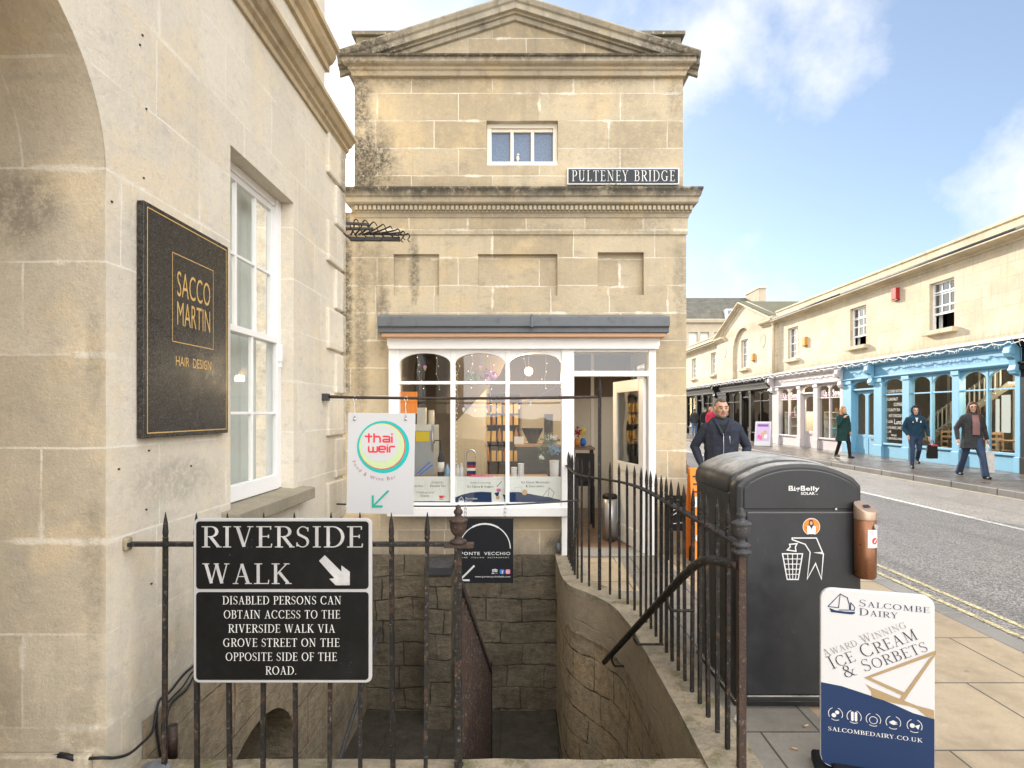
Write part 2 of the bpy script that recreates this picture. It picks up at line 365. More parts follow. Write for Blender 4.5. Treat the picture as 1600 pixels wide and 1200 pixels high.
def ashlar(name, ax, row, wid, c1, c2, joint, jw=.006, off=(0, 0), streak=.25, bands=(), dark=(.10, .09, .075), patchy=.3, rough=.85, wob=.012, lich=0.0, pits=0.0, spots=(), smear=.75):
    """dressed stone; ax = the horizontal axis that runs along the wall; bands = (z low, z high, amount) of grime"""
    k = N(name); p = k.pos(); x, y, z = k.sep(p); u = x if ax == 'x' else y
    wn_ = k.noise(k.scale(p, (1, 1, 1)), 5, 3); zz = k.math('ADD', z, k.math('MULTIPLY', k.math('SUBTRACT', wn_, .5), wob))
    uu = k.math('ADD', u, k.math('MULTIPLY', k.math('SUBTRACT', k.noise(p, 3, 2), .5), wob * 1.5))
    v = k.comb(k.math('ADD', uu, off[0]), k.math('ADD', zz, off[1]), 0)
    br = k.n('ShaderNodeTexBrick'); k.l(v, br.inputs['Vector']); br.offset = .42; br.offset_frequency = 2; br.squash = .72; br.squash_frequency = 3
    br.inputs['Scale'].default_value = 1; br.inputs['Brick Width'].default_value = wid; br.inputs['Row Height'].default_value = row
    br.inputs['Mortar Size'].default_value = jw; br.inputs['Mortar Smooth'].default_value = .35; br.inputs['Bias'].default_value = 0
    br.inputs['Color1'].default_value = (*c1, 1); br.inputs['Color2'].default_value = (*c2, 1); br.inputs['Mortar'].default_value = (*c1, 1)
    big = k.noise(p, 1.1, 6, .62); med = k.noise(p, 7, 6, .65); fine = k.noise(p, 90, 4, .7)
    col = br.outputs['Color']
    cell = k.noise(p, 2.7, 4, .55); col = k.mix(k.rng(big, .36, .68, 0, patchy), col, tuple(q * .62 for q in c1)); col = k.mix(k.rng(cell, .5, .68, 0, .5), col, (c2[0] * 1.04, c2[1] * .93, c2[2] * .74)); col = k.mix(k.rng(k.noise(k.scale(p, (1.3, 1.3, 3)), 3.3, 6, .7), .53, .7, 0, .42), col, tuple(q * .74 for q in (c1[0] * .9, c1[1] * .95, c1[2] * 1.1)))
    col = k.mix(k.rng(med, .5, .75, 0, .35), col, (c2[0] * 1.08, c2[1] * 1.0, c2[2] * .82))
    jm = k.math('MULTIPLY', br.outputs['Fac'], k.rng(k.noise(p, 2.3, 3), .32, .6, .15, 1))
    col = k.mix(jm, col, joint)
    b2 = k.n('ShaderNodeTexBrick'); k.l(k.comb(k.math('ADD', k.math('ADD', uu, off[0]), k.math('MULTIPLY', k.math('SUBTRACT', k.noise(p, 14, 4), .5), .03)), k.math('ADD', k.math('ADD', zz, off[1]), k.math('MULTIPLY', k.math('SUBTRACT', k.noise(p, 12, 4), .5), .02)), 0), b2.inputs['Vector']); b2.offset = .42; b2.offset_frequency = 2; b2.squash = .72; b2.squash_frequency = 3
    b2.inputs['Scale'].default_value = 1; b2.inputs['Brick Width'].default_value = wid; b2.inputs['Row Height'].default_value = row; b2.inputs['Mortar Size'].default_value = jw * 3.6; b2.inputs['Mortar Smooth'].default_value = .6
    sm_ = k.math('MULTIPLY', b2.outputs['Fac'], k.rng(k.noise(p, 2.6, 4, .6), .54, .62, 0, smear)); col = k.mix(sm_, col, tuple(min(1, q * 1.06) for q in joint))
    su = k.scale(p, (9, 9, .55)); st = k.rng(k.noise(su, 1, 5, .6), .5, .78, 0, streak)
    col = k.mix(st, col, tuple(q * 1.9 for q in dark))
    crisp = k.noise(p, 30, 9, .82); col = k.mix(k.rng(crisp, .50, .66, 0, .30), col, tuple(q * .6 for q in c1)); col = k.mix(k.rng(crisp, .46, .34, 0, .30), col, tuple(min(1, q * 1.18) for q in c2))
    col = k.mix(k.rng(fine, .25, .8, .0, .2), col, tuple(q * .5 for q in c1))
    mus = k.noise(k.scale(p, (1, 1, 1), (4, 2, 1)), 11, 9, .75); col = k.mix(k.rng(mus, .62, .70, 0, .45), col, tuple(q * 2.4 for q in dark))
    g = None
    for (za, zb, am) in bands:
        t = k.rng(k.math('ADD', z, k.math('MULTIPLY', k.math('SUBTRACT', k.noise(k.scale(p, (5, 5, 1)), 1, 5, .65), .5), abs(zb - za) * 1.3)), za, zb, 0, 1)
        t = k.math('MULTIPLY', k.math('MULTIPLY', t, k.rng(k.noise(p, 9, 7, .75), .26, .52)), am)
        t = k.math('MULTIPLY', t, k.rng(z, zb + (zb - za) * .9, zb + (zb - za) * .5))
        g = t if g is None else k.math('MAXIMUM', g, t)
    for (cu, cz, ru, rz, am) in spots:                # a stain of its own place and shape
        du = k.math('DIVIDE', k.math('SUBTRACT', u, cu), ru); dz = k.math('DIVIDE', k.math('SUBTRACT', z, cz), rz)
        d = k.math('SQRT', k.math('ADD', k.math('MULTIPLY', du, du), k.math('MULTIPLY', dz, dz)))
        t = k.rng(k.math('ADD', d, k.math('MULTIPLY', k.math('SUBTRACT', k.noise(p, 7, 6, .75), .5), 1.5)), 1.1, .3, 0, am)
        t = k.math('MULTIPLY', t, k.rng(k.noise(p, 26, 5, .8), .34, .6, .25, 1))
        g = t if g is None else k.math('MAXIMUM', g, t)
    if g is not None: col = k.mix(g, col, dark)
    if lich: col = k.mix(k.rng(k.noise(p, 34, 3, .5), .66, .72, 0, lich), col, (.5, .5, .42))
    if pits: col = k.mix(k.rng(k.noise(p, 60, 3, .6), .70, .76, 0, pits), col, (.12, .1, .07))
    bmp = k.bump(br.outputs['Fac'], -.35, .006); bmp = k.bump(k.math('ADD', k.math('ADD', k.math('MULTIPLY', fine, .5), med), crisp), .5, .012, bmp)
    return k.set(col, rough, 0, bmp, .25)
def rubble(name, ax, row, wid, cols, joint, jw=.012, rough=.9, dirt=.5, smooth_above=None, wob=.07):
    """roughly coursed stone: uneven rows, rough faces, dark open joints"""
    k = N(name); p = k.pos(); x, y, z = k.sep(p); u = x if ax == 'x' else (y if ax == 'y' else k.math('SUBTRACT', y, x))
    c1 = k.noise(p, 1.7, 3, .55, 'Color'); c2 = k.noise(p, 9, 4, .6, 'Color'); s1 = k.sep(c1); s2 = k.sep(c2)
    def off(base, a, b): return k.math('ADD', base, k.math('ADD', k.math('MULTIPLY', k.math('SUBTRACT', a, .5), wob * 4.2), k.math('MULTIPLY', k.math('SUBTRACT', b, .5), wob)))
    v = k.comb(off(u, s1[0], s2[0]), off(z, s1[1], s2[1]), 0)
    br = k.n('ShaderNodeTexBrick'); k.l(v, br.inputs['Vector']); br.offset = .37; br.offset_frequency = 2; br.squash = .62; br.squash_frequency = 3
    br.inputs['Scale'].default_value = 1; br.inputs['Brick Width'].default_value = wid; br.inputs['Row Height'].default_value = row; br.inputs['Mortar Size'].default_value = jw; br.inputs['Mortar Smooth'].default_value = .6
    br.inputs['Color1'].default_value = (*cols[0], 1); br.inputs['Color2'].default_value = (*cols[1], 1); br.inputs['Mortar'].default_value = (*cols[0], 1)
    med = k.noise(p, 13, 8, .72); fine = k.noise(p, 80, 4, .7); big = k.noise(p, 1.5, 6, .65)
    col = k.mix(k.rng(k.noise(p, 2.6, 4), .45, .7, 0, .7), br.outputs['Color'], cols[2]); rg = k.noise(k.scale(p, (1, 1, 2.4)), 6, 9, .8); col = k.mix(k.rng(rg, .5, .64, 0, .6), col, tuple(q * .5 for q in cols[0])); col = k.mix(k.rng(rg, .45, .33, 0, .5), col, tuple(min(1, q * 1.25) for q in cols[2]))
    col = k.mix(k.rng(med, .36, .72, 0, .6), col, tuple(q * .42 for q in cols[0]))
    col = k.mix(k.rng(big, .38, .7, 0, dirt), col, (.05, .046, .038)); col = k.mix(k.rng(fine, .5, .8, 0, .35), col, tuple(min(1, q * 1.5) for q in cols[1]))
    jn = k.math('MULTIPLY', br.outputs['Fac'], k.rng(k.noise(p, 5, 5, .7), .36, .62, .1, .85))
    h = k.math('ADD', k.math('SUBTRACT', 1, jn), k.math('ADD', k.math('MULTIPLY', med, 1.0), k.math('MULTIPLY', rg, 1.2)))
    if smooth_above is not None:
        m = k.rng(k.math('ADD', z, k.math('MULTIPLY', k.math('SUBTRACT', k.noise(p, 3, 5), .5), .3)), smooth_above, smooth_above + .04)
        jn = k.math('MULTIPLY', jn, k.math('SUBTRACT', 1, m)); col = k.mix(k.math('MULTIPLY', m, .85), col, k.mix(med, (.38, .31, .22), (.22, .185, .135))); h = k.math('MULTIPLY', h, k.math('SUBTRACT', 1.2, m))
    col = k.mix(jn, col, joint); bmp = k.bump(h, .9, .04); bmp = k.bump(fine, .4, .01, bmp)
    return k.set(col, rough, 0, bmp, .2)
def paint(name, c, rough=.45, wear=.12, wearc=(.35, .33, .3), metal=0, sc=14, bump=.05, spec=.5):
    k = N(name); p = k.obj(); n_ = k.noise(p, sc, 6, .68); f = k.noise(p, sc * 9, 3, .6)
    col = k.mix(k.rng(n_, .52, .72, 0, wear), c, wearc); col = k.mix(k.rng(f, .62, .78, 0, wear), col, wearc)
    return k.set(col, k.rng(n_, .3, .7, rough * .8, min(1, rough * 1.25)), metal, k.bump(k.math('ADD', n_, k.math('MULTIPLY', f, .3)), bump, .01), spec)
def plain(name, c, rough=.6, metal=0, em=0, spec=.22):
    k = N(name); n_ = k.noise(k.obj(), 20, 4)
    k.set(k.mix(k.rng(n_, .3, .7, 0, .14), c, tuple(q * .75 for q in c)), rough, metal, None, spec)
    if em: k.b.inputs['Emission Color'].default_value = (*c, 1); k.b.inputs['Emission Strength'].default_value = em
    return k.m
def glass(name, tint=(1, 1, 1), refl=1.0, rough=0.0, wav=.015):
    k = N(name); k.t.nodes.remove(k.b)
    bm_ = k.bump(k.noise(k.pos(), 1.6, 2), wav, .2); ge = k.n('ShaderNodeNewGeometry'); dp = k.n('ShaderNodeVectorMath', operation='DOT_PRODUCT'); k.l(ge.outputs['Incoming'], dp.inputs[0]); k.l(ge.outputs['Normal'], dp.inputs[1])
    q = k.math('POWER', k.math('SUBTRACT', 1.0, k.math('ABSOLUTE', dp.outputs['Value'])), 5.0); f = k.math('MINIMUM', k.math('MULTIPLY', k.math('ADD', .08, k.math('MULTIPLY', q, .92)), refl), 1.0)
    tr = k.n('ShaderNodeBsdfTransparent'); tr.inputs[0].default_value = (*tint, 1)
    gl = k.n('ShaderNodeBsdfGlossy'); gl.inputs['Roughness'].default_value = rough; k.l(bm_, gl.inputs['Normal'])
    mx = k.n('ShaderNodeMixShader'); k.l(f, mx.inputs[0]); k.l(tr.outputs[0], mx.inputs[1]); k.l(gl.outputs[0], mx.inputs[2]); k.l(mx.outputs[0], k.out.inputs[0])
    return k.m
def iron(name, c=(.014, .0135, .013), rust=.7):
    k = N(name); p = k.pos(); n_ = k.noise(p, 22, 6, .7); f = k.noise(p, 130, 3, .6)
    col = k.mix(k.rng(n_, .5, .66, 0, rust), c, (.085, .045, .028)); col = k.mix(k.rng(k.noise(p, 60, 6, .8), .56, .64, 0, .6), col, (.20, .175, .145))
    return k.set(col, k.rng(n_, .3, .7, .42, .75), 0, k.bump(k.math('ADD', n_, f), .6, .005), .3)
def cloth(name, c, rough=.85, sc=9):
    k = N(name); p = k.obj(); n_ = k.noise(p, sc, 4, .6); f = k.noise(p, 220, 2, .5)
    return k.set(k.mix(k.rng(n_, .3, .72, 0, .5), c, tuple(q * .62 for q in c)), rough, 0, k.bump(k.math('ADD', k.math('MULTIPLY', n_, 1), k.math('MULTIPLY', f, .1)), .35, .03), .25)
M = {}
M['facade'] = ashlar('facade_stone', 'x', .292, .86, (.435, .36, .245), (.61, .525, .385), (.76, .71, .61), .0055, (.31, .07), .22,
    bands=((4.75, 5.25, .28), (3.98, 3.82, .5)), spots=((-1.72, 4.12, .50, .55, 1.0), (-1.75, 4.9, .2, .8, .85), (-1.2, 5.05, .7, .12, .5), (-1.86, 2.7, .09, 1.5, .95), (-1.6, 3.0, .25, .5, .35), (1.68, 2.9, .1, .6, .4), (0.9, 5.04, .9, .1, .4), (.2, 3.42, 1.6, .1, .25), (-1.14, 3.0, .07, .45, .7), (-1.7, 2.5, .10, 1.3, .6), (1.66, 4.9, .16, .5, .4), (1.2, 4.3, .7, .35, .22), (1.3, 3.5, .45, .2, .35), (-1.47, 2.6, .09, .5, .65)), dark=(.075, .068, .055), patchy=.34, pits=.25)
M['facade_low'] = ashlar('facade_base_stone', 'x', .31, .7, (.43, .36, .265), (.55, .465, .345), (.66, .59, .48), .006, (.1, .05), .22, bands=((.15, -.1, .6),), spots=((.36, .05, .16, .2, .7),), patchy=.4, pits=.2)
M['trim'] = ashlar('weathered_trim_stone', 'x', 3, 1.1, (.46, .40, .30), (.53, .46, .35), (.42, .38, .31), .004, (.5, 1.2), .4, bands=((3.70, 3.82, .95), (5.14, 5.22, .85), (5.25, 5.95, .35)), spots=((-1.75, 5.25, .5, .25, .8), (1.7, 5.3, .45, .22, .7)), dark=(.06, .055, .045), patchy=.5, lich=.5)
M['trim_dark'] = ashlar('lichened_coping_stone', 'x', 3, .9, (.36, .32, .245), (.44, .385, .29), (.3, .27, .2), .004, (.2, 1.2), .6, bands=((5.3, 5.75, .6),), dark=(.05, .047, .04), patchy=.7, lich=.8)
M['salon'] = ashlar('salon_wall_stone', 'y', .37, .82, (.70, .635, .525), (.77, .71, .60), (.82, .78, .69), .0055, (.33, .12), .10, bands=((.75, .1, .45),), smear=.4, spots=((2.75, 1.18, .4, .14, .4), (5.25, 3.6, .12, .6, .8), (5.28, 2.2, .06, 1.5, .6)), dark=(.17, .15, .11), patchy=.26, pits=.5)
M['salon_jamb'] = ashlar('salon_arch_stone', 'x', .37, .62, (.58, .50, .375), (.74, .655, .515), (.80, .74, .63), .0055, (.12, .12), .2, bands=((.8, .1, .5),), spots=((-1.98, 2.32, .22, .2, .6), (-1.70, .85, .06, .5, .35), (-1.69, 1.75, .05, .3, .35)), dark=(.15, .125, .09), patchy=.5, pits=.4)
M['salon_trim'] = ashlar('salon_trim_stone', 'y', 3, .95, (.5, .40, .26), (.58, .47, .31), (.44, .37, .26), .004, (.3, 1), .55, dark=(.09, .08, .06), patchy=.6, lich=.3)
M['sill'] = ashlar('sill_stone', 'y', 3, 3, (.36, .32, .24), (.4, .36, .28), (.3, .3, .25), .004, (0, 1), .4, dark=(.1, .09, .07), patchy=.8, lich=.4)
M['terrace'] = ashlar('terrace_stone', 'y', .36, .95, (.60, .51, .375), (.68, .595, .455), (.45, .375, .27), .007, (0, .1), .55, dark=(.2, .165, .105), patchy=.45, bands=((3.85, 3.3, .5), (5.5, 5.95, .4)))
M['terrace_trim'] = ashlar('terrace_parapet_stone', 'y', 3, 1.3, (.58, .50, .36), (.63, .55, .41), (.5, .43, .32), .006, (0, 1), .4, dark=(.11, .1, .075), patchy=.6, lich=.4)
M['far_stone'] = ashlar('far_building_stone', 'x', .4, 1.2, (.42, .36, .27), (.47, .4, .3), (.4, .34, .25), .01, (0, 0), .3, patchy=.4)
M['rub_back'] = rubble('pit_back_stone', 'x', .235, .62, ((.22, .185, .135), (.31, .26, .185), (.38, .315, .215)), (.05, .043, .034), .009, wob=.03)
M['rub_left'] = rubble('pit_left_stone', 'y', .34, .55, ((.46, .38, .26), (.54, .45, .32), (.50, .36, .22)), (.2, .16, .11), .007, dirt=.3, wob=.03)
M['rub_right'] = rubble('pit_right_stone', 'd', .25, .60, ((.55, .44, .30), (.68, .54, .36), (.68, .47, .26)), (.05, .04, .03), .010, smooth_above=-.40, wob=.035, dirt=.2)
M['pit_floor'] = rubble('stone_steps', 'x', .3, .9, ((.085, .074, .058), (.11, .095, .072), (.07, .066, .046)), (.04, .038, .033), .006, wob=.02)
def coping():
    k = N('mossy_coping_stone'); p = k.pos(); n_ = k.noise(p, 7, 7, .72); f = k.noise(p, 45, 5, .7)
    col = k.mix(k.rng(n_, .3, .7), (.42, .35, .25), (.25, .22, .17)); col = k.mix(k.rng(k.noise(p, 5, 6, .7), .5, .66, 0, .75), col, (.13, .125, .05)); col = k.mix(k.rng(f, .58, .72, 0, .7), col, (.55, .5, .42))
    col = k.mix(k.rng(k.noise(p, 30, 5, .75), .6, .7, 0, .6), col, (.05, .045, .04))
    return k.set(col, .92, 0, k.bump(k.math('ADD', n_, f), .9, .02), .2)
M['coping'] = coping()
def asphalt():
    k = N('road_asphalt'); p = k.pos(); f = k.noise(p, 42, 4, .8); g = k.noise(p, 160, 2, .7); b = k.noise(k.scale(p, (1, .35, 1)), .9, 5, .6)
    vo = k.n('ShaderNodeTexVoronoi'); vo.inputs['Scale'].default_value = 95; k.l(p, vo.inputs['Vector'])
    chip = k.sep(vo.outputs['Color'])[0]
    col = k.mix(k.rng(chip, .1, .95), (.075, .068, .062), (.44, .405, .375)); tr_ = k.noise(k.scale(p, (1.6, .07, 1)), 1.3, 4); col = k.mix(k.rng(tr_, .5, .68, 0, .35), col, (.10, .094, .088)); col = k.mix(k.rng(b, .45, .72, 0, .30), col, (.13, .12, .112)); col = k.mix(k.rng(f, .5, .7, 0, .5), col, (.52, .48, .445))
    return k.set(col, k.rng(b, .35, .65, .30, .5), 0, k.bump(k.math('ADD', k.math('MULTIPLY', chip, .7), f), .7, .012), .5)
M['asphalt'] = asphalt()
def flags(name, c1, c2, jc, w_, h_, rough, rot=0, wet=.0):
    k = N(name); p = k.scale(k.pos(), (1, 1, 1), (0, 0, 0), (0, 0, rot)); q = k.pos()
    br = k.n('ShaderNodeTexBrick'); k.l(p, br.inputs['Vector']); br.offset = .4; br.inputs['Scale'].default_value = 1; br.inputs['Brick Width'].default_value = w_; br.inputs['Row Height'].default_value = h_
    br.inputs['Mortar Size'].default_value = .006; br.inputs['Mortar Smooth'].default_value = .3
    br.inputs['Color1'].default_value = (*c1, 1); br.inputs['Color2'].default_value = (*c2, 1); br.inputs['Mortar'].default_value = (*jc, 1)
    n_ = k.noise(q, 2.2, 7, .7); f = k.noise(q, 70, 4, .7); m = k.noise(q, 12, 6, .7)
    col = k.mix(k.rng(n_, .42, .7, 0, .45), br.outputs['Color'], tuple(v * .5 for v in c1)); col = k.mix(k.rng(f, .5, .8, 0, .35), col, tuple(v * .45 for v in c1)); col = k.mix(k.rng(m, .58, .75, 0, .35), col, tuple(min(1, v * 1.35) for v in c2))
    gum = k.n('ShaderNodeTexVoronoi'); gum.inputs['Scale'].default_value = 5; k.l(q, gum.inputs['Vector']); col = k.mix(k.math('MULTIPLY', k.rng(gum.outputs['Distance'], .10, .06, 0, .5), k.rng(k.sep(gum.outputs['Color'])[0], .55, .6)), col, tuple(v * .45 for v in c1)); st_ = k.noise(q, .8, 6, .7); col = k.mix(k.rng(st_, .5, .66, 0, .35), col, tuple(v * .6 for v in c1))
    col = k.mix(br.outputs['Fac'], col, jc)
    b_ = k.bump(br.outputs['Fac'], -.5, .006); b_ = k.bump(k.math('ADD', k.math('MULTIPLY', f, .5), m), .3, .006, b_)
    return k.set(col, k.rng(n_, .35, .65, rough - wet, rough), 0, b_, .4)
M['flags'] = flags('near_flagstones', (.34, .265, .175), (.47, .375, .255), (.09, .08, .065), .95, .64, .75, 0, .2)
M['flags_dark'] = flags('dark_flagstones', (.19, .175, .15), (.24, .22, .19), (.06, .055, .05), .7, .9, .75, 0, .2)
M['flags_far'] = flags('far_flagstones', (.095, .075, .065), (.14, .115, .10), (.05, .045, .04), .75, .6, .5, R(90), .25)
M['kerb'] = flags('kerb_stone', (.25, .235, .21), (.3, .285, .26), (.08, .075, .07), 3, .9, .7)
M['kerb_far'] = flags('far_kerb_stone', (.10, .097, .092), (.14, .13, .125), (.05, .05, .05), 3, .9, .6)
def worn(name, c):
    k = N(name); p = k.pos(); a = k.rng(k.noise(p, 34, 6, .85), .40, .54); col = k.mix(a, (.09, .085, .08), c); return k.set(col, .6, 0, k.bump(k.noise(p, 90, 3), .5, .006))
M['white_line'] = worn('worn_white_paint', (.72, .71, .68)); M['yellow_line'] = worn('worn_yellow_paint', (.68, .58, .32))
M['iron'] = iron('black_iron'); M['iron_rust'] = iron('rusty_iron', (.045, .03, .025), .85); M['iron_grey'] = iron('dark_grey_iron', (.05, .05, .055), .1)
M['white'] = paint('white_gloss_paint', (.84, .835, .83), .4, .14, (.52, .49, .44), sc=7); M['cream'] = paint('cream_gloss_paint', (.74, .69, .58), .45, .2, (.5, .45, .36))
M['blue'] = paint('light_blue_paint', (.16, .37, .52), .5, .4, (.26, .42, .53)); M['mauve'] = paint('pale_mauve_paint', (.50, .46, .46), .45, .1, (.4, .37, .37)); M['black_paint'] = paint('black_gloss_paint', (.011, .0105, .0105), .5, .2, (.03, .028, .026), spec=.2)
M['lead'] = paint('weathered_lead', (.125, .135, .15), .6, .8, (.06, .065, .07), sc=5, bump=.3)
M['slate'] = flags('slate_roof', (.10, .095, .075), (.14, .13, .105), (.05, .05, .045), .5, .35, .8); M['moss'] = plain('weed_green', (.17, .16, .045), .95); M['mossroof'] = paint('mossy_slate', (.11, .105, .065), .9, .6, (.16, .145, .05), sc=2, bump=.4)
M['roofpale'] = paint('pale_sunlit_roof', (.5, .47, .44), .6, .3, (.35, .33, .3))
M['glass'] = glass('window_glass', (.95, .97, .96), 1.2); M['glass_left'] = glass('left_window_glass', (.95, .97, .96), .28); M['glass_far'] = glass('shop_glass', (.8, .84, .83), 1.1); M['glass_up'] = glass('sash_glass', (.55, .6, .63), 2.4, wav=.05)
M['frost'] = paint('frosted_bluish_glass', (.115, .165, .26), .28, .5, (.22, .29, .4), sc=45, bump=.5)
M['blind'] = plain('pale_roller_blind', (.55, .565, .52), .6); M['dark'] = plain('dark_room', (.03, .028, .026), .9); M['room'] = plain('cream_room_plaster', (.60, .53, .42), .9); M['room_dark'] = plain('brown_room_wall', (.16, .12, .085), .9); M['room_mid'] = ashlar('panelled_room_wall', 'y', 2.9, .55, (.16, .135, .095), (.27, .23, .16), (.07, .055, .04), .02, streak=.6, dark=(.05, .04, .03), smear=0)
M['wood'] = paint('brown_floor_boards', (.20, .12, .07), .4, .4, (.11, .065, .04), sc=6); M['wood_l'] = paint('light_brown_wood', (.36, .22, .12), .5, .3, (.25, .15, .08))
M['granite'] = None
def granite():
    k = N('speckled_black_granite'); p = k.pos(); v = k.n('ShaderNodeTexVoronoi'); v.inputs['Scale'].default_value = 190; k.l(p, v.inputs['Vector'])
    c = k.sep(v.outputs['Color'])[0]; col = k.mix(k.rng(c, .5, 1), (.018, .017, .016), (.075, .07, .064)); col = k.mix(k.rng(k.noise(k.scale(p, (1, 1, .45)), 75, 4, .7), .66, .76, 0, .8), col, (.36, .34, .31)); return k.set(col, k.rng(k.noise(p, 9, 5), .3, .7, .22, .4), 0, None, .4)
M['granite'] = granite()
M['gold'] = plain('gold_leaf', (.68, .45, .17), .45, .25)
def scuffed(name, c, rough=.4, am=.7, wc=(.6, .6, .58), sc=30):
    k = N(name); p = k.obj(); a = k.math('MULTIPLY', k.rng(k.noise(k.scale(p, (1, 1, .5)), sc, 6, .85), .645, .665), k.rng(k.noise(p, 4, 3), .48, .6)); col = k.mix(k.math('MULTIPLY', a, am), c, wc)
    col = k.mix(k.rng(k.noise(p, 6, 5, .7), .4, .75, 0, .5), col, tuple(min(1, q * 1.9 + .004) for q in c)); return k.set(col, k.rng(k.noise(p, 8, 4), .3, .7, rough * .75, rough * 1.3), 0, None, .18)
M['sign_black'] = scuffed('scuffed_black_enamel', (.007, .007, .007), .55); M['sign_grey'] = scuffed('worn_silver_lettering', (.40, .40, .40), .5, .8, (.05, .05, .05), 34); M['sign_white'] = scuffed('white_lettering', (.62, .62, .61), .5, .6, (.2, .2, .2), 34)
M['ink_slate'] = plain('slate_sign_black', (.035, .042, .048), .5); M['board_white'] = paint('white_sign_board', (.585, .59, .605), .45, .08, (.6, .6, .6), sc=3); M['board_black'] = plain('matt_black_board', (.012, .013, .016), .6, spec=.2)
for n_, c_ in dict(red=(.74, .05, .07), teal=(.02, .48, .45), green=(.56, .68, .38), teal_arrow=(.03, .40, .31), maroon=(.40, .03, .10), navy=(.016, .036, .10), bronze=(.36, .26, .145), ink=(.03, .03, .05), grey_ink=(.24, .22, .20), orange=(.80, .24, .035), lblue=(.05, .17, .55), pinky=(.75, .16, .32), yellow=(.80, .62, .04), paper=(.74, .74, .70), pink=(.78, .30, .55), lilac=(.55, .42, .62), tan=(.55, .36, .2), purple=(.22, .09, .36), dgreen=(.03, .09, .035), mgreen=(.10, .18, .10), bluef=(.20, .36, .58), skin=(.53, .31, .22), skin2=(.42, .24, .17), brownh=(.075, .035, .02), gingerh=(.36, .17, .07), greyh=(.10, .085, .07), lip=(.4, .16, .13), eye=(.02, .015, .012), eyew=(.34, .30, .28), beard=(.2, .15, .115), leather=(.02, .018, .017), steel=(.5, .51, .52), copper_l=(.55, .33, .2), orangebox=(.62, .27, .05), redbox=(.42, .035, .03), concrete=(.26, .245, .22)).items():
    M[n_] = plain(n_ + '_colour', c_, .55)
M['steel'] = plain('brushed_steel', (.55, .56, .57), .3, .85)
def binm(name, c, dust_sheen):
    k = N(name); p = k.pos(); n_ = k.noise(p, 6, 6, .7); f = k.noise(p, 260, 2, .5); d = k.noise(p, 60, 4, .75)
    x, y, z = k.sep(k.n('ShaderNodeNewGeometry').outputs['Normal']); up = k.rng(z, .55, .95, 0, 1)
    col = k.mix(k.rng(n_, .35, .7, 0, .4), c, tuple(q * 1.7 for q in c)); col = k.mix(k.rng(d, .66, .72, 0, .25), col, (.14, .137, .13)); sc_ = k.noise(k.scale(p, (1, 1, .12)), 70, 5, .8); col = k.mix(k.math('MULTIPLY', k.rng(sc_, .64, .68, 0, .4), k.rng(n_, .5, .65)), col, (.22, .22, .215)); col = k.mix(k.math('MULTIPLY', up, k.rng(k.noise(k.scale(p, (1, 1, 1)), 9, 8, .8), .34, .60, .3, dust_sheen)), col, (.52, .50, .46))  # upward faces paler: dust, with sky reflection put into the colour
    return k.set(col, k.rng(n_, .3, .7, .34, .55), 0, k.bump(f, .12, .002), .5)
M['bin'] = binm('dark_grey_bin_shell', (.017, .0175, .019), .8); M['bin_panel'] = binm('charcoal_bin_panel', (.019, .020, .023), .3); M['bin_side'] = binm('greenish_black_bin_side', (.022, .022, .02), .3)
M['copper'] = paint('copper_brown_metal', (.20, .085, .04), .32, .4, (.15, .07, .04), .55, 30, .1); M['copper_cap'] = paint('worn_copper_cap', (.42, .30, .22), .35, .3, (.25, .16, .1), .5, 30, .1)
M['bulb'] = plain('warm_bulb', (1, .80, .5), .4, 0, 4); M['lampglow'] = plain('lit_globe_lamp', (1, .70, .36), .4, 0, 2.2); M['bulb_white'] = plain('white_icicle_bulb', (.85, .84, .82), .3); M['wire_white'] = plain('white_flex', (.7, .69, .67), .5); M['wire_blue'] = plain('blue_flex', (.1, .25, .55), .5)
M['cable'] = plain('black_cable', (.016, .016, .018), .45)
for n_, c_ in dict(navycoat=(.030, .036, .055), blackcoat=(.014, .014, .016), greencoat=(.012, .042, .038), tealhood=(.012, .042, .072), jeans=(.035, .055, .10), jeansl=(.10, .19, .34), greycloth=(.09, .09, .095), mauvetop=(.22, .12, .115), redcoat=(.42, .025, .06), tee=(.02, .022, .02), darkgrey=(.04, .04, .042), bagwhite=(.62, .6, .56), whitetee=(.6, .6, .6), tights=(.012, .011, .012)).items(): M[n_] = cloth(n_ + '_fabric', c_)
def glow(name, c, s): 
    k = N(name); k.b.inputs['Emission Color'].default_value = (*c, 1); k.b.inputs['Emission Strength'].default_value = s; return k.set(c, .5)
M['board_edge'] = plain('pale_grey_enamel', (.46, .46, .46), .45)
M['rake'] = ashlar('streaked_pediment_stone', 'x', 3, .9, (.40, .36, .285), (.50, .45, .355), (.3, .27, .22), .005, (.3, 1.2), .85, bands=((5.5, 5.15, .6),), dark=(.06, .056, .047), patchy=.7, lich=.7, spots=((-1.6, 5.25, .7, .3, .9), (1.6, 5.3, .6, .25, .8)))
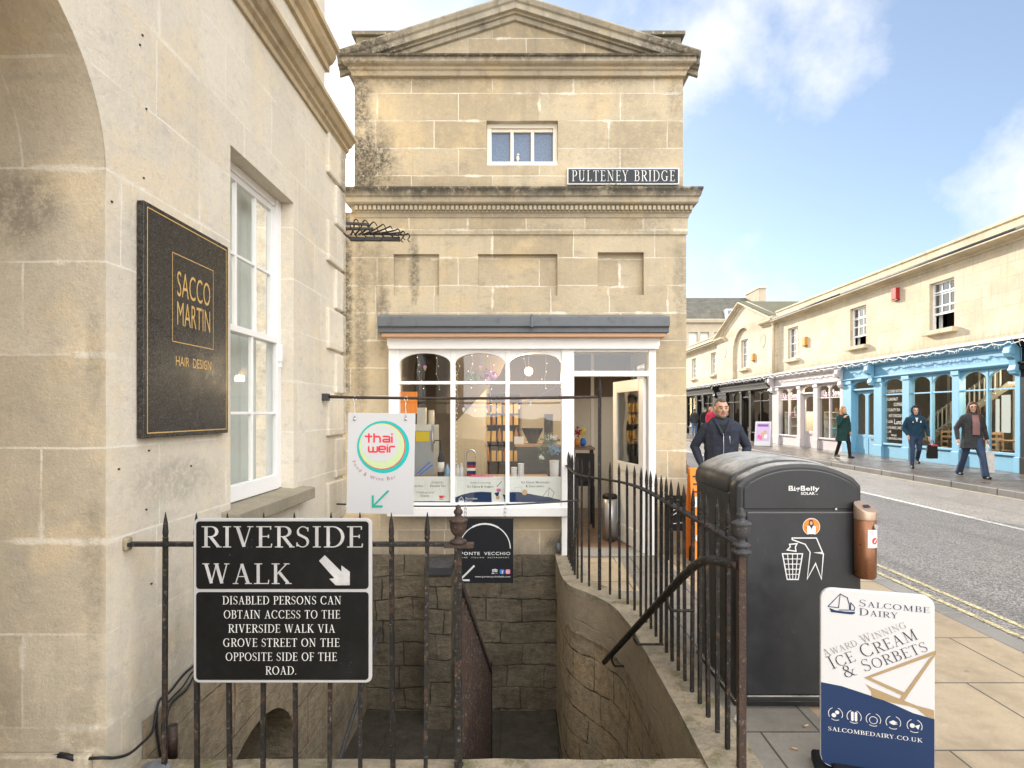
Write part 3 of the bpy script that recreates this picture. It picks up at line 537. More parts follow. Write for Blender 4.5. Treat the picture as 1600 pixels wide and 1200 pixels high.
# ---------------------------------------------------------------- ground, road, pavements
g = MB(); Z0 = -2.6
g.poly([(-500, -500, Z0), (500, -500, Z0), (500, 900, Z0), (-500, 900, Z0)]); struct(g.build('ground', M['flags_dark'], fix=False))
g = MB(); g.poly([(3.3, -30, -.1), (9.25, -30, -.1), (9.25, 120, -.1), (3.3, 120, -.1)]); struct(g.build('road', M['asphalt'], fix=False))
def stripe(name, label, mat, x, wd, ys, z=-.096):
    m = MB()
    for a, b in ys: m.poly([(x - wd/2, a, z), (x + wd/2, a, z), (x + wd/2, b, z), (x - wd/2, b, z)])
    o = m.build(name, mat, fix=False); o['kind'] = 'structure'; return o
stripe('road_marking', '', M['white_line'], 6.85, .10, [(-20, 16), (18, 24), (27, 33), (36, 42)])
for x in (3.56, 3.74): stripe('yellow_line', '', M['yellow_line'], x, .055, [(-20, 60)])
stripe('yellow_line', '', M['yellow_line'], 9.12, .05, [(-20, 60)])
g = MB()
for (a, b, c, d) in ((1.02, 3.13, -30, 60), (-60, 1.02, -30, 2.22), (.62, 1.02, 4.85, 6.1), (1.75, 3.13, 60, 110)):
    g.poly([(a, c, 0), (b, c, 0), (b, d, 0), (a, d, 0)])
struct(g.build('pavement', M['flags'], fix=False))
g = MB(); g.poly([(1.0, 2.22, .004), (1.46, 2.22, .004), (1.46, 6.05, .004), (1.0, 6.05, .004)]); struct(g.build('paving', M['flags_dark'], fix=False))
g = MB(); y = -20
while y < 70:
    g.box(3.13, 3.295, y + .004, y + .896, -.3, .002 + .003 * random.random()); y += .9
struct(g.build('kerb', M['kerb'], bevel=.012))
g = MB(); y = -20
while y < 90:
    g.box(9.25, 9.46, y + .004, y + 1.196, -.3, .03 + .003 * random.random()); y += 1.2
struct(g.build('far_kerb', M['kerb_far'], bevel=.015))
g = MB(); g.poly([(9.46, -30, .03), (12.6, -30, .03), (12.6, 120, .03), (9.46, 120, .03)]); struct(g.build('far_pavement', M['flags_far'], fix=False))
# ---------------------------------------------------------------- stair well
PATH = [(.905, 2.26), (.90, 3.0), (.885, 3.9), (.85, 4.3), (.77, 4.58), (.65, 4.78), (.54, 4.95), (.49, 5.2), (.475, 5.6), (.475, 6.09)]
def spline(pts, n=6):
    pts = [Vector((*p, 0)) if len(p) == 2 else Vector(p) for p in pts]; o = []
    for i in range(len(pts) - 1):
        p0 = pts[max(i-1, 0)]; p1 = pts[i]; p2 = pts[i+1]; p3 = pts[min(i+2, len(pts)-1)]
        for j in range(n):
            t = j / n; o.append(.5 * ((2*p1) + (p2-p0)*t + (2*p0-5*p1+4*p2-p3)*t*t + (3*p1-p0-3*p2+p3)*t**3))
    o.append(pts[-1]); return o
SP = spline(PATH)
def offset(sp, d):
    o = []
    for i, p in enumerate(sp):
        t = (sp[min(i+1, len(sp)-1)] - sp[max(i-1, 0)]).normalized(); o.append(p + Vector((-t.y, t.x, 0)) * d)
    return o
inn = offset(SP, .105); out = offset(SP, -.10)
pit = thing('stairwell', 'sunken stone stairwell behind the black railings, its coping green with moss', 'stairwell', (-.3, 4.2, 0))
m = MB()
for i in range(len(SP) - 1):
    a, b = inn[i], inn[i+1]
    ks = [0, -.36, -.9, -1.72]
    for j in range(3):
        sa = .012 if j == 0 else 0
        m.poly([(a.x - sa, a.y, ks[j]), (b.x - sa, b.y, ks[j]), (b.x - sa, b.y, ks[j+1]), (a.x - sa, a.y, ks[j+1])])
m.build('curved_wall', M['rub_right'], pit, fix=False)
m = MB()
for i in range(len(SP) - 1):
    a, b, c, d = inn[i], inn[i+1], out[i+1], out[i]; h0 = .03 + .012 * noise.noise(a * 3); h1 = .03 + .012 * noise.noise(b * 3); lip = Vector((-.018, 0, 0))
    m.sm = True
    m.poly([(a + lip + Vector((0, 0, h0 - .012))), (b + lip + Vector((0, 0, h1 - .012))), (c + Vector((0, 0, h1))), (d + Vector((0, 0, h0)))])
    m.poly([(a + lip + Vector((0, 0, h0 - .012))), (b + lip + Vector((0, 0, h1 - .012))), (b + Vector((-.014, 0, -.03))), (a + Vector((-.014, 0, -.03)))])
    m.poly([(d + Vector((0, 0, h0))), (c + Vector((0, 0, h1))), (c + Vector((0, 0, -.2))), (d + Vector((0, 0, -.2)))])
m.build('coping', M['coping'], pit)
m = MB(); n_ = 40
for i in range(n_):      # front coping, slightly uneven
    x0 = -1.66 + (2.47) * i / n_; x1 = -1.66 + 2.47 * (i + 1) / n_; f = lambda x, y: .008 * noise.noise(Vector((x * 5, y * 4, 0))) - .002
    m.poly([(x0, 2.22, f(x0, 0)), (x1, 2.22, f(x1, 0)), (x1, 2.5 + f(x1, 9), f(x1, 1)), (x0, 2.5 + f(x0, 9), f(x0, 1))])
    m.poly([(x0, 2.5 + f(x0, 9), f(x0, 1)), (x1, 2.5 + f(x1, 9), f(x1, 1)), (x1, 2.5, -.3), (x0, 2.5, -.3)])
m.build('front_coping', M['coping'], pit)
m = MB()
for i in range(10):      # right flight goes down away from the gate
    z = -.165 * (i + 1); y0 = 2.5 + .24 * i; m.box(-.26, .81, y0, y0 + .24, z - .17, z)
m.box(-1.66, .81, 4.9, 6.1, -1.85, -1.65)
for i in range(5): m.box(-1.66, -.30, 4.9 - .26 * (i + 1), 4.9 - .26 * i, -1.95 - .17 * i, -1.80 - .17 * i)
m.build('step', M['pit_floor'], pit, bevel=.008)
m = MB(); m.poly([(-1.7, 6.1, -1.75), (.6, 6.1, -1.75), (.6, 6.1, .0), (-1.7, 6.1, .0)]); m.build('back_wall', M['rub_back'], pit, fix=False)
m = MB(); X = -1.644; pl = place_l(X)                  # left wall of the pit with a low arched vault opening
ya, yb, zs, ri = 3.02, 4.2, -.95, .52
m.poly([pl(2.5, .16, 0), pl(ya, .16, 0), pl(ya, -2.6, 0), pl(2.5, -2.6, 0)]); m.poly([pl(yb, .16, 0), pl(6.1, .16, 0), pl(6.1, -2.6, 0), pl(yb, -2.6, 0)])
spandrel(m, pl, ya, yb, zs, ri, .16, 0, .9, 18)
m.poly([pl(ya, zs, 0), pl(ya, zs, .9), pl(ya, -2.6, .9), pl(ya, -2.6, 0)]); m.poly([pl(yb, zs, 0), pl(yb, zs, .9), pl(yb, -2.6, .9), pl(yb, -2.6, 0)])
m.poly([pl(ya, -2.6, .9), pl(yb, -2.6, .9), pl(yb, 0, .9), pl(ya, 0, .9)])
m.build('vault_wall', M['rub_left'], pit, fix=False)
m = MB(); m.box(-.42, -.27, 2.5, 5.2, -2.4, -1.62); m.poly([(-.3, 2.5, -.02), (-.3, 4.9, -1.6), (-.3, 4.9, -2.2), (-.3, 2.5, -2.2)]); m.build('dividing_wall', M['rub_back'], pit, fix=False)
m = MB(); m.box(-.96, -.70, 5.72, 6.09, -1.7, -.12); m.build('pier', M['rub_back'], pit, bevel=.02)
m = MB(); m.box(-.965, -.695, 5.70, 6.095, -.12, -.02); m.build('pier_cap', M['iron_grey'], pit, bevel=.015)
# ---------------------------------------------------------------- railings
def spear_mesh(h, wd, tip, z0=0):
    b = MB(); b.bar((0, 0, z0), (0, 0, h - tip), wd, wd, (0, 1, 0))
    w2 = wd * .5; z1 = h - tip
    b.lathe([(w2*1.15, z1), (w2*1.5, z1 + .006), (w2*1.15, z1 + .014), (w2*1.45, z1 + .03), (w2*1.1, z1 + tip*.6), (w2*.15, z1 + tip)], (0, 0, 0), 8, False)
    return b
URN = [(.014,0),(.032,.0),(.036,.006),(.034,.013),(.018,.02),(.014,.03),(.022,.038),(.032,.054),(.036,.076),(.035,.088),(.040,.093),(.040,.099),(.027,.107),(.016,.113),(.013,.118),(.019,.127),(.019,.135),(.011,.145),(.012,.152),(.006,.16),(.0,.162)]
def bars(root, pts, first_mesh=None, name='bar'):
    me = first_mesh
    for p in pts:
        o = bpy.data.objects.new(name, me); C.objects.link(o); o.parent = root; ORG[o] = ORG[root]
        o.location = Vector(p) - ORG[root]; o.rotation_euler = (random.uniform(-.008, .008), random.uniform(-.008, .008), random.uniform(-.2, .2))
spear = spear_mesh(1.095, .017, .115).mesh('bar', M['iron'])
RZ = .953
fr = thing('railing', 'black iron spear railing that carries the riverside walk sign', 'railing', (-.95, 2.4, 0))
m = MB(); m.bar((-1.66, 2.4, RZ), (-.264, 2.4, RZ), .034, .016); m.build('rail', M['iron'], fr, bevel=.002)
m = MB(); m.box(-1.665, -1.63, 2.38, 2.42, RZ - .028, RZ + .03); m.build('wall_fixing', M['coping'], fr, bevel=.01)
bars(fr, [((px - CX) / F * 2.4, 2.4, -.01) for px in (257, 308, 359, 411, 462, 515, 563, 614, 665)], spear)
m = MB(); m.bar((-.264, 2.4, -.02), (-.264, 2.4, RZ), .03, .03, (0, 1, 0)); po = m.build('post', M['iron'], fr, bevel=.003)
m = MB(); m.box(-.32, -.20, 2.375, 2.425, RZ - .012, RZ + .004); m.lathe(URN, (-.264, 2.4, RZ + .003), 18); m.build('urn_finial', M['iron_rust'], po)
# descending stair railing
ir = thing('stair_railing', 'rusty reddish iron railing running down between the two stone flights', 'railing', (-.264, 3.6, -.9))
m = MB(); m.bar((-.264, 2.43, .78), (-.264, 4.9, -.70), .03, .03); m.build('rail', M['iron'], ir)
m = MB(); m.bar((-.264, 2.43, .02), (-.264, 4.9, -1.52), .03, .012); m.build('bottom_rail', M['iron'], ir)
bm_ = MB(); bm_.bar((0, 0, 0), (0, 0, .80), .014, .014, (0, 1, 0)); bmm = bm_.mesh('bar', M['iron_rust'])
for i in range(22):
    t = (i + .5) / 22; o = bpy.data.objects.new('bar', bmm); C.objects.link(o); o.parent = ir; o.location = Vector((-.264, 2.43 + 2.47*t, -.0 - 1.52*t)) - ORG[ir]
m = MB(); m.bar((-.264, 4.9, -1.66), (-.264, 4.9, -.62), .03, .03, (0, 1, 0)); m.build('post', M['iron'], ir)
# curving railing
rr = thing('railing', 'black iron railing curving along the mossy coping towards the shop door', 'railing', (.9, 3.5, 0))
m = MB(); sp2 = [p for p in SP if p.y > 2.39]; sp2 = [Vector((.905, 2.4, 0))] + sp2
for i in range(len(sp2) - 1): m.bar(sp2[i] + Vector((0, 0, RZ)), sp2[i+1] + Vector((0, 0, RZ)), .040, .012)
m.build('rail', M['iron'], rr)
acc = 0; pts = []; last = sp2[0]; step = .128
for i in range(len(sp2) - 1):
    a, b = sp2[i], sp2[i+1]; l = (b - a).length
    while acc + l >= step * (len(pts) + 1):
        t = (step * (len(pts) + 1) - acc) / l; pts.append(a.lerp(b, t))
    acc += l
pts = [p + Vector((0, 0, .01)) for p in pts]
tall = min(pts, key=lambda p: abs(p.y - 4.76)); pts = [p for p in pts if p is not tall]
bars(rr, pts, spear)
m = MB(); m.bar((.912, 2.39, -.02), (.912, 2.39, RZ - .03), .032, .032, (0, 1, 0)); po = m.build('post', M['iron_rust'], rr, bevel=.003)
m = MB(); m.lathe([(.03, -.03), (.04, -.02), (.042, -.012), (.022, 0)] + [(r * 1.02, z + .004) for r, z in URN[1:]], (.912, 2.39, RZ - .012), 18); m.build('urn_finial', M['iron_grey'], po)
tp = Vector((tall.x, tall.y, 0)); TPX = tp
b = spear_mesh(1.80, .026, .17); po = b.build('tall_post', M['iron'], rr); po.location = tp
# sign bars
BY = tp.y
sb = thing('sign_bar', 'long rusty iron bar across the stairwell holding the white restaurant sign', 'bar', (-.5, BY, 1.63))
m = MB(); n = 14; bp = [Vector((-1.66 + (tp.x + 1.67) * i / n, BY, 1.632 - .012 * math.sin(math.pi * i / n))) for i in range(n + 1)]
m.tube(bp, [.011 + .003 * abs(noise.noise(p * 7)) for p in bp], 8); m.build('bar', M['iron_rust'], sb)
m = MB(); m.box(-1.655, -1.60, BY - .03, BY + .03, 1.60, 1.66); m.bar((-1.66, BY, 1.645), (-1.45, BY, 1.638), .016, .008); m.build('wall_plate', M['iron_grey'], sb, bevel=.004)
LB = 5.05; zb = .69
sb2 = thing('sign_bar', 'thin black wire bar below the shop window holding the black restaurant sign', 'bar', (-.5, LB, zb))
m = MB(); bp = [Vector((-1.66 + 2.17 * i / 12, LB, zb + .03 * (i / 12) ** 2 - .028 * math.sin(math.pi * i / 12) + .012)) for i in range(13)]; m.tube(bp, .0075, 8); m.build('bar', M['iron_grey'], sb2)
# hand rails
hr = thing('handrail', 'black iron handrail bent down along the curving stairwell wall', 'handrail', (.79, 3.6, 0))
q = [Vector((.90, 2.40, .865)), Vector((.84, 2.46, .868)), Vector((.80, 2.50, .86)), Vector((.775, 2.58, .815)), Vector((.760, 2.75, .71)), Vector((.640, 4.46, -.43))]
m = MB(); m.tube(spline(q[:5], 4) + [q[5]], .020, 10); m.build('tube', M['iron'], hr)
for y in (2.95, 3.6, 4.2):
    t = (y - 2.75) / 1.71; z = .71 - 1.14 * t; x = .760 - .12 * t; m = MB()
    m.tube(spline([(x, y, z), (x + .002, y, z - .05), (x + .02, y, z - .085), (x + .05, y, z - .09), (.885, y, z - .09)], 3), .008, 8); m.build('bracket', M['iron'], hr)
hl = thing('handrail', 'dark handrail on the left stairwell wall, sloping down towards the front', 'handrail', (-1.47, 5, -.9))
m = MB(); m.tube([(-1.46, 5.95, -.73), (-1.46, 5.75, -.8), (-1.42, 4.0, -1.42), (-1.42, 3.2, -1.72)], .019, 10); m.build('tube', M['iron_grey'], hl)
m = MB(); m.bar((-1.55, 5.7, -.86), (-1.46, 5.7, -.82), .012); m.build('bracket', M['iron_grey'], hl)
# ---------------------------------------------------------------- left building with the arch
XL = -1.65; pl = place_l(XL); YE = 5.32
sal = thing('salon_building', 'pale honey stone building with an arched opening and tall white sash window', 'building', (-2.6, 3.5, 0))
YA0, YA1, ZS, RA = .91, 2.286, 2.45, .688
WU0, WU1, WZ0, WZ1 = 3.264, 4.17, .90, 3.02
m = MB(); wall_holes(m, pl, YA1, YE, -.1, 3.92, [(WU0, WU1, WZ0, WZ1)], .17)
m.poly([pl(-4, -.1, 0), pl(YA0, -.1, 0), pl(YA0, 3.92, 0), pl(-4, 3.92, 0)])
spandrel(m, pl, YA0, YA1, ZS, RA, 3.92, 0, .004, 40)
m.poly([pl(YE, -2.6, 0), pl(YE, 3.92, 0), pl(YE, 3.92, 1.5), pl(YE, -2.6, 1.5)])
m.poly([pl(-4, 3.9, .14), pl(YE - .08, 3.9, .14), pl(YE - .08, 8.0, .14), pl(-4, 8.0, .14)])   # upper storey, set back a little
m.poly([pl(YE - .08, 3.9, .14), pl(YE - .08, 8.0, .14), pl(YE - .08, 8.0, 3), pl(YE - .08, 3.9, 3)])
m.build('wall', M['salon'], sal, fix=False)
m = MB(); m.poly([pl(YA1, -.1, 0), pl(YA1, ZS, 0), pl(YA1, ZS, 1.2), pl(YA1, -.1, 1.2)]); m.poly([pl(YA0, -.1, 0), pl(YA0, ZS, 0), pl(YA0, ZS, 1.2), pl(YA0, -.1, 1.2)])
yc = (YA0 + YA1) / 2
for i in range(40):
    a, b = R(180 * i / 40), R(180 * (i + 1) / 40); f = lambda t, d: pl(yc + RA * math.cos(t), ZS + RA * math.sin(t), d)
    m.face(range(len(m.v), len(m.v) + 4), True); m.v += [f(a, 0), f(b, 0), f(b, 1.2), f(a, 1.2)]
m.poly([pl(YA0, -.1, 1.2), pl(YA1, -.1, 1.2), pl(YA1, 3.3, 1.2), pl(YA0, 3.3, 1.2)])
m.build('arch', M['salon_jamb'], sal, fix=False)
m = MB(); pbox(m, pl, YA1 - .035, YA1 + .0, -.1, .155, .05, 1.2); m.build('plinth', M['salon_jamb'], sal, bevel=.008)
m = MB()
def profile(mb, pl, u0, u1, prof, ret=True):
    """moulding: prof is a list of (d out, z); run from u0 to u1 with closed ends"""
    a = [pl(u0, z, -d) for d, z in prof]; b = [pl(u1, z, -d) for d, z in prof]; k = len(mb.v); n = len(prof); mb.v += a + b
    for i in range(n - 1): mb.face((k+i, k+i+1, k+n+i+1, k+n+i), False)
    mb.face(range(k, k+n), False); mb.face(range(k+n, k+2*n), False)
profile(m, pl, -4, YE + .04, [(-.02, 3.86), (.02, 3.86), (.02, 3.90), (.045, 3.92), (.045, 3.945), (.07, 3.96), (.095, 4.0), (.115, 4.01), (.115, 4.045), (.10, 4.06), (-.10, 4.20), (-.14, 4.20)])
m.build('cornice', M['salon_trim'], sal, bevel=.004)
m = MB(); profile(m, pl, -4, YE - .03, [(-.16, 4.62), (-.11, 4.62), (-.11, 4.68), (-.08, 4.70), (-.05, 4.75), (-.05, 4.79), (-.02, 4.80), (-.02, 4.85), (-.16, 4.9)])
m.build('upper_cornice', M['salon_trim'], sal, bevel=.004)
m = MB(); prof = [(.0, 0), (.05, 0)]
pbox(m, pl, 2.3, 4.6, -.02, .14, -.02, .0); 
z = -.2; i = 0
qh = .372
qs = MB()
while z < 3.7:
    u0 = 4.86 if i % 2 == 0 else 5.06
    b = MB(); pbox(b, pl, u0, YE + .004, z + .012, z + qh - .012, -.028, .05); b.build('quoin', M['salon'], sal, bevel=.014); z += qh; i += 1
m = MB()                                                  # sill
m.prism([pl(WU0 - .10, .86, .02), pl(WU0 - .10, .86, -.10), pl(WU0 - .10, .945, -.10), pl(WU0 - .10, .965, .17), pl(WU0 - .10, .86, .17)], Vector((0, WU1 - WU0 + .26, 0)))
m.build('sill', M['sill'], sal, bevel=.008)
win = MB()
u0, u1, z0, z1 = WU0, WU1, .965, WZ1
pbox(win, pl, u0, u0 + .045, z0, z1, .10, .17); pbox(win, pl, u1 - .07, u1, z0, z1, .09, .17); pbox(win, pl, u0 + .045, u1 - .07, z1 - .05, z1, .10, .17)
wf = win.build('window', M['white'], sal, bevel=.004)
def sash(name, a, b, c, d, dep, cols, rows, bot):
    s_ = MB(); pbox(s_, pl, a, a + .035, c, d, dep, dep + .035); pbox(s_, pl, b - .035, b, c, d, dep, dep + .035)
    pbox(s_, pl, a + .035, b - .035, c, c + bot, dep - .003, dep + .035); pbox(s_, pl, a + .035, b - .035, d - .04, d, dep, dep + .035)
    for i in range(1, cols): u = a + (b - a) * i / cols; pbox(s_, pl, u - .010, u + .010, c + bot, d - .04, dep + .004, dep + .03)
    for j in range(1, rows): z = c + (d - c) * j / rows; pbox(s_, pl, a + .035, b - .035, z - .009, z + .009, dep + .006, dep + .028)
    return s_.build(name, M['white'], wf, bevel=.003)
a, b = u0 + .045, u1 - .07
sash('sash', a, b, 1.99, z1 - .05, .115, 3, 2, .05); sash('sash', a, b, z0, 2.03, .075, 2, 2, .1)
m = MB(); pbox(m, pl, b - .03, b + .012, 1.86, 1.985, .05, .09); pbox(m, pl, b - .02, b + .006, 1.82, 1.87, .055, .085); m.build('sash_horn', M['white'], wf, bevel=.006)
m = MB(); m.poly([pl(a, 2.04, .135), pl(b, 2.04, .135), pl(b, z1 - .05, .135), pl(a, z1 - .05, .135)]); m.poly([pl(a, z0 + .05, .095), pl(b, z0 + .05, .095), pl(b, 2.02, .095), pl(a, 2.02, .095)]); m.build('pane', M['glass_left'], wf, fix=False)
m = MB(); 
for i in range(12):
    ua, ub = a + (b - a) * i / 12, a + (b - a) * (i + 1) / 12; da, db = .24 + .012 * (i % 2), .24 + .012 * ((i + 1) % 2)
    m.poly([pl(ua, z0, da), pl(ub, z0, db), pl(ub, z1, db), pl(ua, z1, da)])
m.build('blind', M['blind'], wf, fix=False)
for px, y in ((222, 55), (218, 70), (228, 170), (224, 278), (174, 315), (232, 704), (228, 796), (383, 910), (185, 733), (298, 728), (236, 912)):
    Y = 1.65 * F / (CX - px)
    if px < 340: m = MB(); m.ball(P(px, y, Y) + Vector((.002, 0, 0)), (.0055, .006, .005), 6, 4); m.build('fixing', M['iron_rust'], sal)
# granite plaque
YP0, YP1, ZP0, ZP1 = 2.463, 3.17, 1.39, 2.41
pq = thing('plaque', 'speckled black granite hair salon plaque with gold lettering on the left wall', 'sign', (XL, 2.8, 1.9))
m = MB(); pbox(m, pl, YP0, YP1, ZP0, ZP1, -.035, -.004); m.build('slab', M['granite'], pq, bevel=.003)
m = MB(); o = Vector((XL + .0358, YP0, ZP0)); U = (0, 1, 0); V = (0, 0, 1); wd = YP1 - YP0; hg = ZP1 - ZP0
b_ = .022; stroke(m, [(b_, b_), (wd - b_, b_), (wd - b_, hg - b_), (b_, hg - b_)], .005, o, U, V, closed=True)
Yp = lambda px: 1485 / (CX - px) - YP0
Zp = lambda px, py: EYE - (py - CY) / F * 1485 / (CX - px) - ZP0
x0, x1, zt, zb_ = Yp(257.5), Yp(322.5), Zp(257.5, 394), Zp(257.5, 533)
stroke(m, [(x0, zb_), (x1, zb_), (x1, zt), (x0, zt)], .004, o, U, V, closed=True)
ta, tb = Yp(265), Yp(317.5)
h1 = Zp(265, 420) - Zp(265, 462); write(m, 'SACCO', o + Vector((0, ta, Zp(265, 462))), U, V, h1, width=tb - ta, bold=-.005)
h2 = Zp(264, 467) - Zp(264, 507); write(m, 'MARTIN', o + Vector((0, ta, Zp(264, 507))), U, V, h2, width=tb - ta, bold=-.005)
h3 = Zp(263, 557) - Zp(263, 571); write(m, 'HAIR  DESIGN', o + Vector((0, Yp(263), Zp(263, 571))), U, V, h3 * 1.15, width=Yp(319) - Yp(263))
m.build('lettering', M['gold'], pq, fix=False)
# cables at the foot of the wall
cb = thing('cable', 'bundle of black cables running down the foot of the left wall', 'cable', (XL, 2.6, .2))
m = MB()
def PL(px, py, off=.012): Y = 1485 / (CX - px); p = P(px, py, Y); p.x += off; return p
for k, pts in enumerate((((305, 1036), (290, 1047), (276, 1062), (260, 1082), (246, 1092), (240, 1110), (240, 1140), (243, 1165), (246, 1182)), ((304, 1043), (292, 1053), (280, 1072), (262, 1090), (252, 1105), (246, 1135), (248, 1160), (249, 1180)), ((303, 1046), (294, 1058), (282, 1079), (264, 1094), (254, 1112), (250, 1140), (252, 1180)))):
    m.tube(spline([PL(x, y, .014 + .006 * k) for x, y in pts], 3), .0055 if k != 1 else .004, 6)
m.tube(spline([PL(240, 1110), PL(228, 1142, .03), PL(210, 1162, .03), PL(190, 1178, .03), PL(172, 1184, .02)] + [P(x, y, 2.268) for x, y in ((160, 1184), (120, 1186), (105, 1184), (92, 1180), (70, 1184), (40, 1188), (0, 1188), (-60, 1188))], 3), .0062, 6)
m.tube([P(92, 1180, 2.26), P(105, 1182, 2.26), P(118, 1186, 2.26)], .012, 6)
m.build('strand', M['cable'], cb)
m = MB(); p = PL(253, 1150, .05); m.tube([p + Vector((0, 0, -.10)), p + Vector((0, 0, .05))], .020, 10); tag(m.build('pipe_stub', M['iron_rust'], None), 'small rusty pipe stub among the cables behind the railing', 'pipe')
m = MB(); m.prism([Vector((p_[0] - 1.595, 2.30, p_[1] + .0)) for p_ in [(0, .005), (.13, .005), (.128, .022), (.11, .04), (.06, .046), (.02, .034)]], Vector((0, .12, 0)))
tag(m.build('floodlight', M['lead'], None, bevel=.008), 'grey rounded metal housing lying on the front coping', 'fitting')
# iron spike guard on the end of the left building
sg = thing('spike_guard', 'black iron guard of fanned curved spikes between the two buildings', 'spikes', (-1.6, 5.45, 3.2))
YG = 5.42; G = lambda x, y: P(530 + x / 12, 330 + y / 12, YG)
m = MB(); m.bar(G(40, 220), G(560, 250), .026, .02); m.bar(G(40, 330), G(640, 330), .03, .02); m.bar(G(60, 400), G(190, 500), .03, .02); m.build('rail', M['iron_grey'], sg)
m = MB()
for a, b in ((190, 470), (480, 780), (790, 1130)): m.prism([G(a, 470), G(b, 480), G(b, 545), G(a, 540)], (0, .05, 0))
m.build('base', M['iron_grey'], sg, bevel=.004)
for i in range(9):
    t = i / 8; base = (215 + 90 * i * .8, 455 - 4 * i); tx, ty = [(330, 160), (505, 180), (665, 215), (840, 262), (975, 300), (1110, 350), (1210, 395), (1300, 440), (1180, 450)][i]
    hk = (tx + 30 + 14 * i, ty + 50 + 14 * i) if i < 3 else (tx + 40, ty + 60); pts = [G(*base), G((base[0] + tx) / 2, (base[1] + ty) / 2 + 14), G(tx - 50, ty + 16), G(tx, ty), G(*hk)]
    if i >= 5: pts += [G(hk[0] - 30, hk[1] + 70), G(hk[0] + 10, hk[1] + 120)]
    for j, p in enumerate(pts): p.y -= .012 * i * (j / len(pts))
    m = MB(); q = spline(pts, 4); m.tube(q, [.0085 * (1 - .5 * k / len(q)) for k in range(len(q))], 7); m.build('spike', M['iron'], sg)
for i in range(5):
    m = MB(); a = G(330 + 170 * i, 480); b = G(190 + 170 * i, 210 + 34 * i); m.tube([a, (a + b) / 2 + Vector((-.01, -.02, 0)), b], .006, 6); m.build('spike', M['iron'], sg)
# ---------------------------------------------------------------- the pavilion with the shop
YB = 6.1; K = YB / F; fx = lambda px: (px - CX) * K; fz = lambda py: EYE - (py - CY) * K; pf = place_y(YB)
pav = thing('shop_building', 'small stone pavilion with a pediment and white arched shopfront facing the stairwell', 'building', (0, 8, 0))
XW0, XW1 = -2.3, 1.745; XU0, XU1 = -1.776, 1.715
SF0, SF1 = fx(607), fx(1025)
m = MB()
panels = [(fx(615), fx(686), fz(462), fz(397), .045, True), (fx(747), fx(871), fz(462), fz(397), .045, True), (fx(934), fx(1006), fz(461), fz(394), .07, True)]
wall_holes(m, pf, XW0, XW1, fz(805), 3.385, panels + [(SF0, SF1, -1, fz(520), .12)], .12)
wall_holes(m, place_y(YB - .012), XW0, XW1 + .012, 3.385, 3.62, [], .1); m.poly([(XW0, YB - .012, 3.385), (XW1 + .012, YB - .012, 3.385), (XW1, YB, 3.385), (XW0, YB, 3.385)])
wu = (fx(760), fx(872), fz(257), fz(187)); wall_holes(m, place_y(YB + .02), XU0, XU1, 3.7, 5.12, [wu], .11)
m.poly([(XW1, 9, -.1), (XW1, 75, -.1), (XW1, 75, 3.62), (XW1, 9, 3.62)]); wall_holes(m, lambda u, z, d: Vector((XW1 - d, u, z)), YB, 9, -.1, 3.62, [(6.9, 7.7, .85, 2.2), (7.9, 8.7, .85, 2.2)], .06); m.poly([(XU1, YB + .02, 3.62), (XU1, 75, 3.62), (XU1, 75, 5.3), (XU1, YB + .02, 5.3)])
m.poly([(XU0, YB + .02, 3.62), (XU0, 22, 3.62), (XU0, 22, 5.3), (XU0, YB + .02, 5.3)]); m.poly([(XW0, YB, -.1), (XW0, 22, -.1), (XW0, 22, 3.62), (XW0, YB, 3.62)])
m.poly([(XU0, YB + .3, 5.3), (XU1, YB + .3, 5.3), (XU1, 75, 5.3), (XU0, 75, 5.3)])
ax, az = fx(805), fz(14)
m.poly([(fx(560), YB + .02, 5.1), (fx(1064), YB + .02, 5.1), (fx(1064), YB + .02, 5.16), (ax, YB + .02, az), (fx(560), YB + .02, 5.16)])
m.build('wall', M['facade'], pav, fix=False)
m = MB(); wall_holes(m, pf, XW0, fx(880), .0, fz(805), [], .1); wall_holes(m, pf, SF1, XW1, -.03, fz(805), [], .1)
m.poly([(XW1, YB, -.1), (XW1, YB + .5, -.1), (XW1, YB + .5, fz(805)), (XW1, YB, fz(805))]); m.build('base_wall', M['facade_low'], pav, fix=False)
def ring(name, mat, prof, xa, xb, y=YB, bevel=.003):
    """cornice on the front and returned along both sides"""
    mb = MB(); n = len(prof); k = 0; loops = []
    for (sx, sy, bx, by) in ((-1, 1, xa, 22.0), (-1, -1, xa, y), (1, -1, xb, y), (1, 1, xb, 22.0)):
        loops.append(len(mb.v))
        for d, z in prof: mb.v.append(Vector((bx + sx * d, by + (sy * d if by == y else 0), z)))
    for a in range(3):
        for i in range(n - 1): mb.face((loops[a]+i, loops[a]+i+1, loops[a+1]+i+1, loops[a+1]+i), False)
    return mb.build(name, mat, pav, bevel=bevel)
ring('string_cornice', M['trim'], [(-.02, 3.555), (.02, 3.56), (.03, 3.60), (.045, 3.61), (.045, 3.672), (.085, 3.685), (.10, 3.70), (.105, 3.745), (.12, 3.76), (.13, 3.80), (.14, 3.825), (.14, 3.845), (-.04, 3.875)], XU0 + .03, XW1 - .0)
m = MB(); x = XU0 + .03
while x < XW1 + .04: m.box(x, x + .030, YB - .078, YB - .04, 3.625, 3.668); x += .048
m.build('dentil_band', M['trim'], pav)
ring('main_cornice', M['trim'], [(-.02, 5.055), (.02, 5.06), (.03, 5.10), (.05, 5.115), (.055, 5.135), (.09, 5.15), (.105, 5.165), (.105, 5.21), (.12, 5.215), (.13, 5.23), (-.02, 5.245)], XU0, XU1)
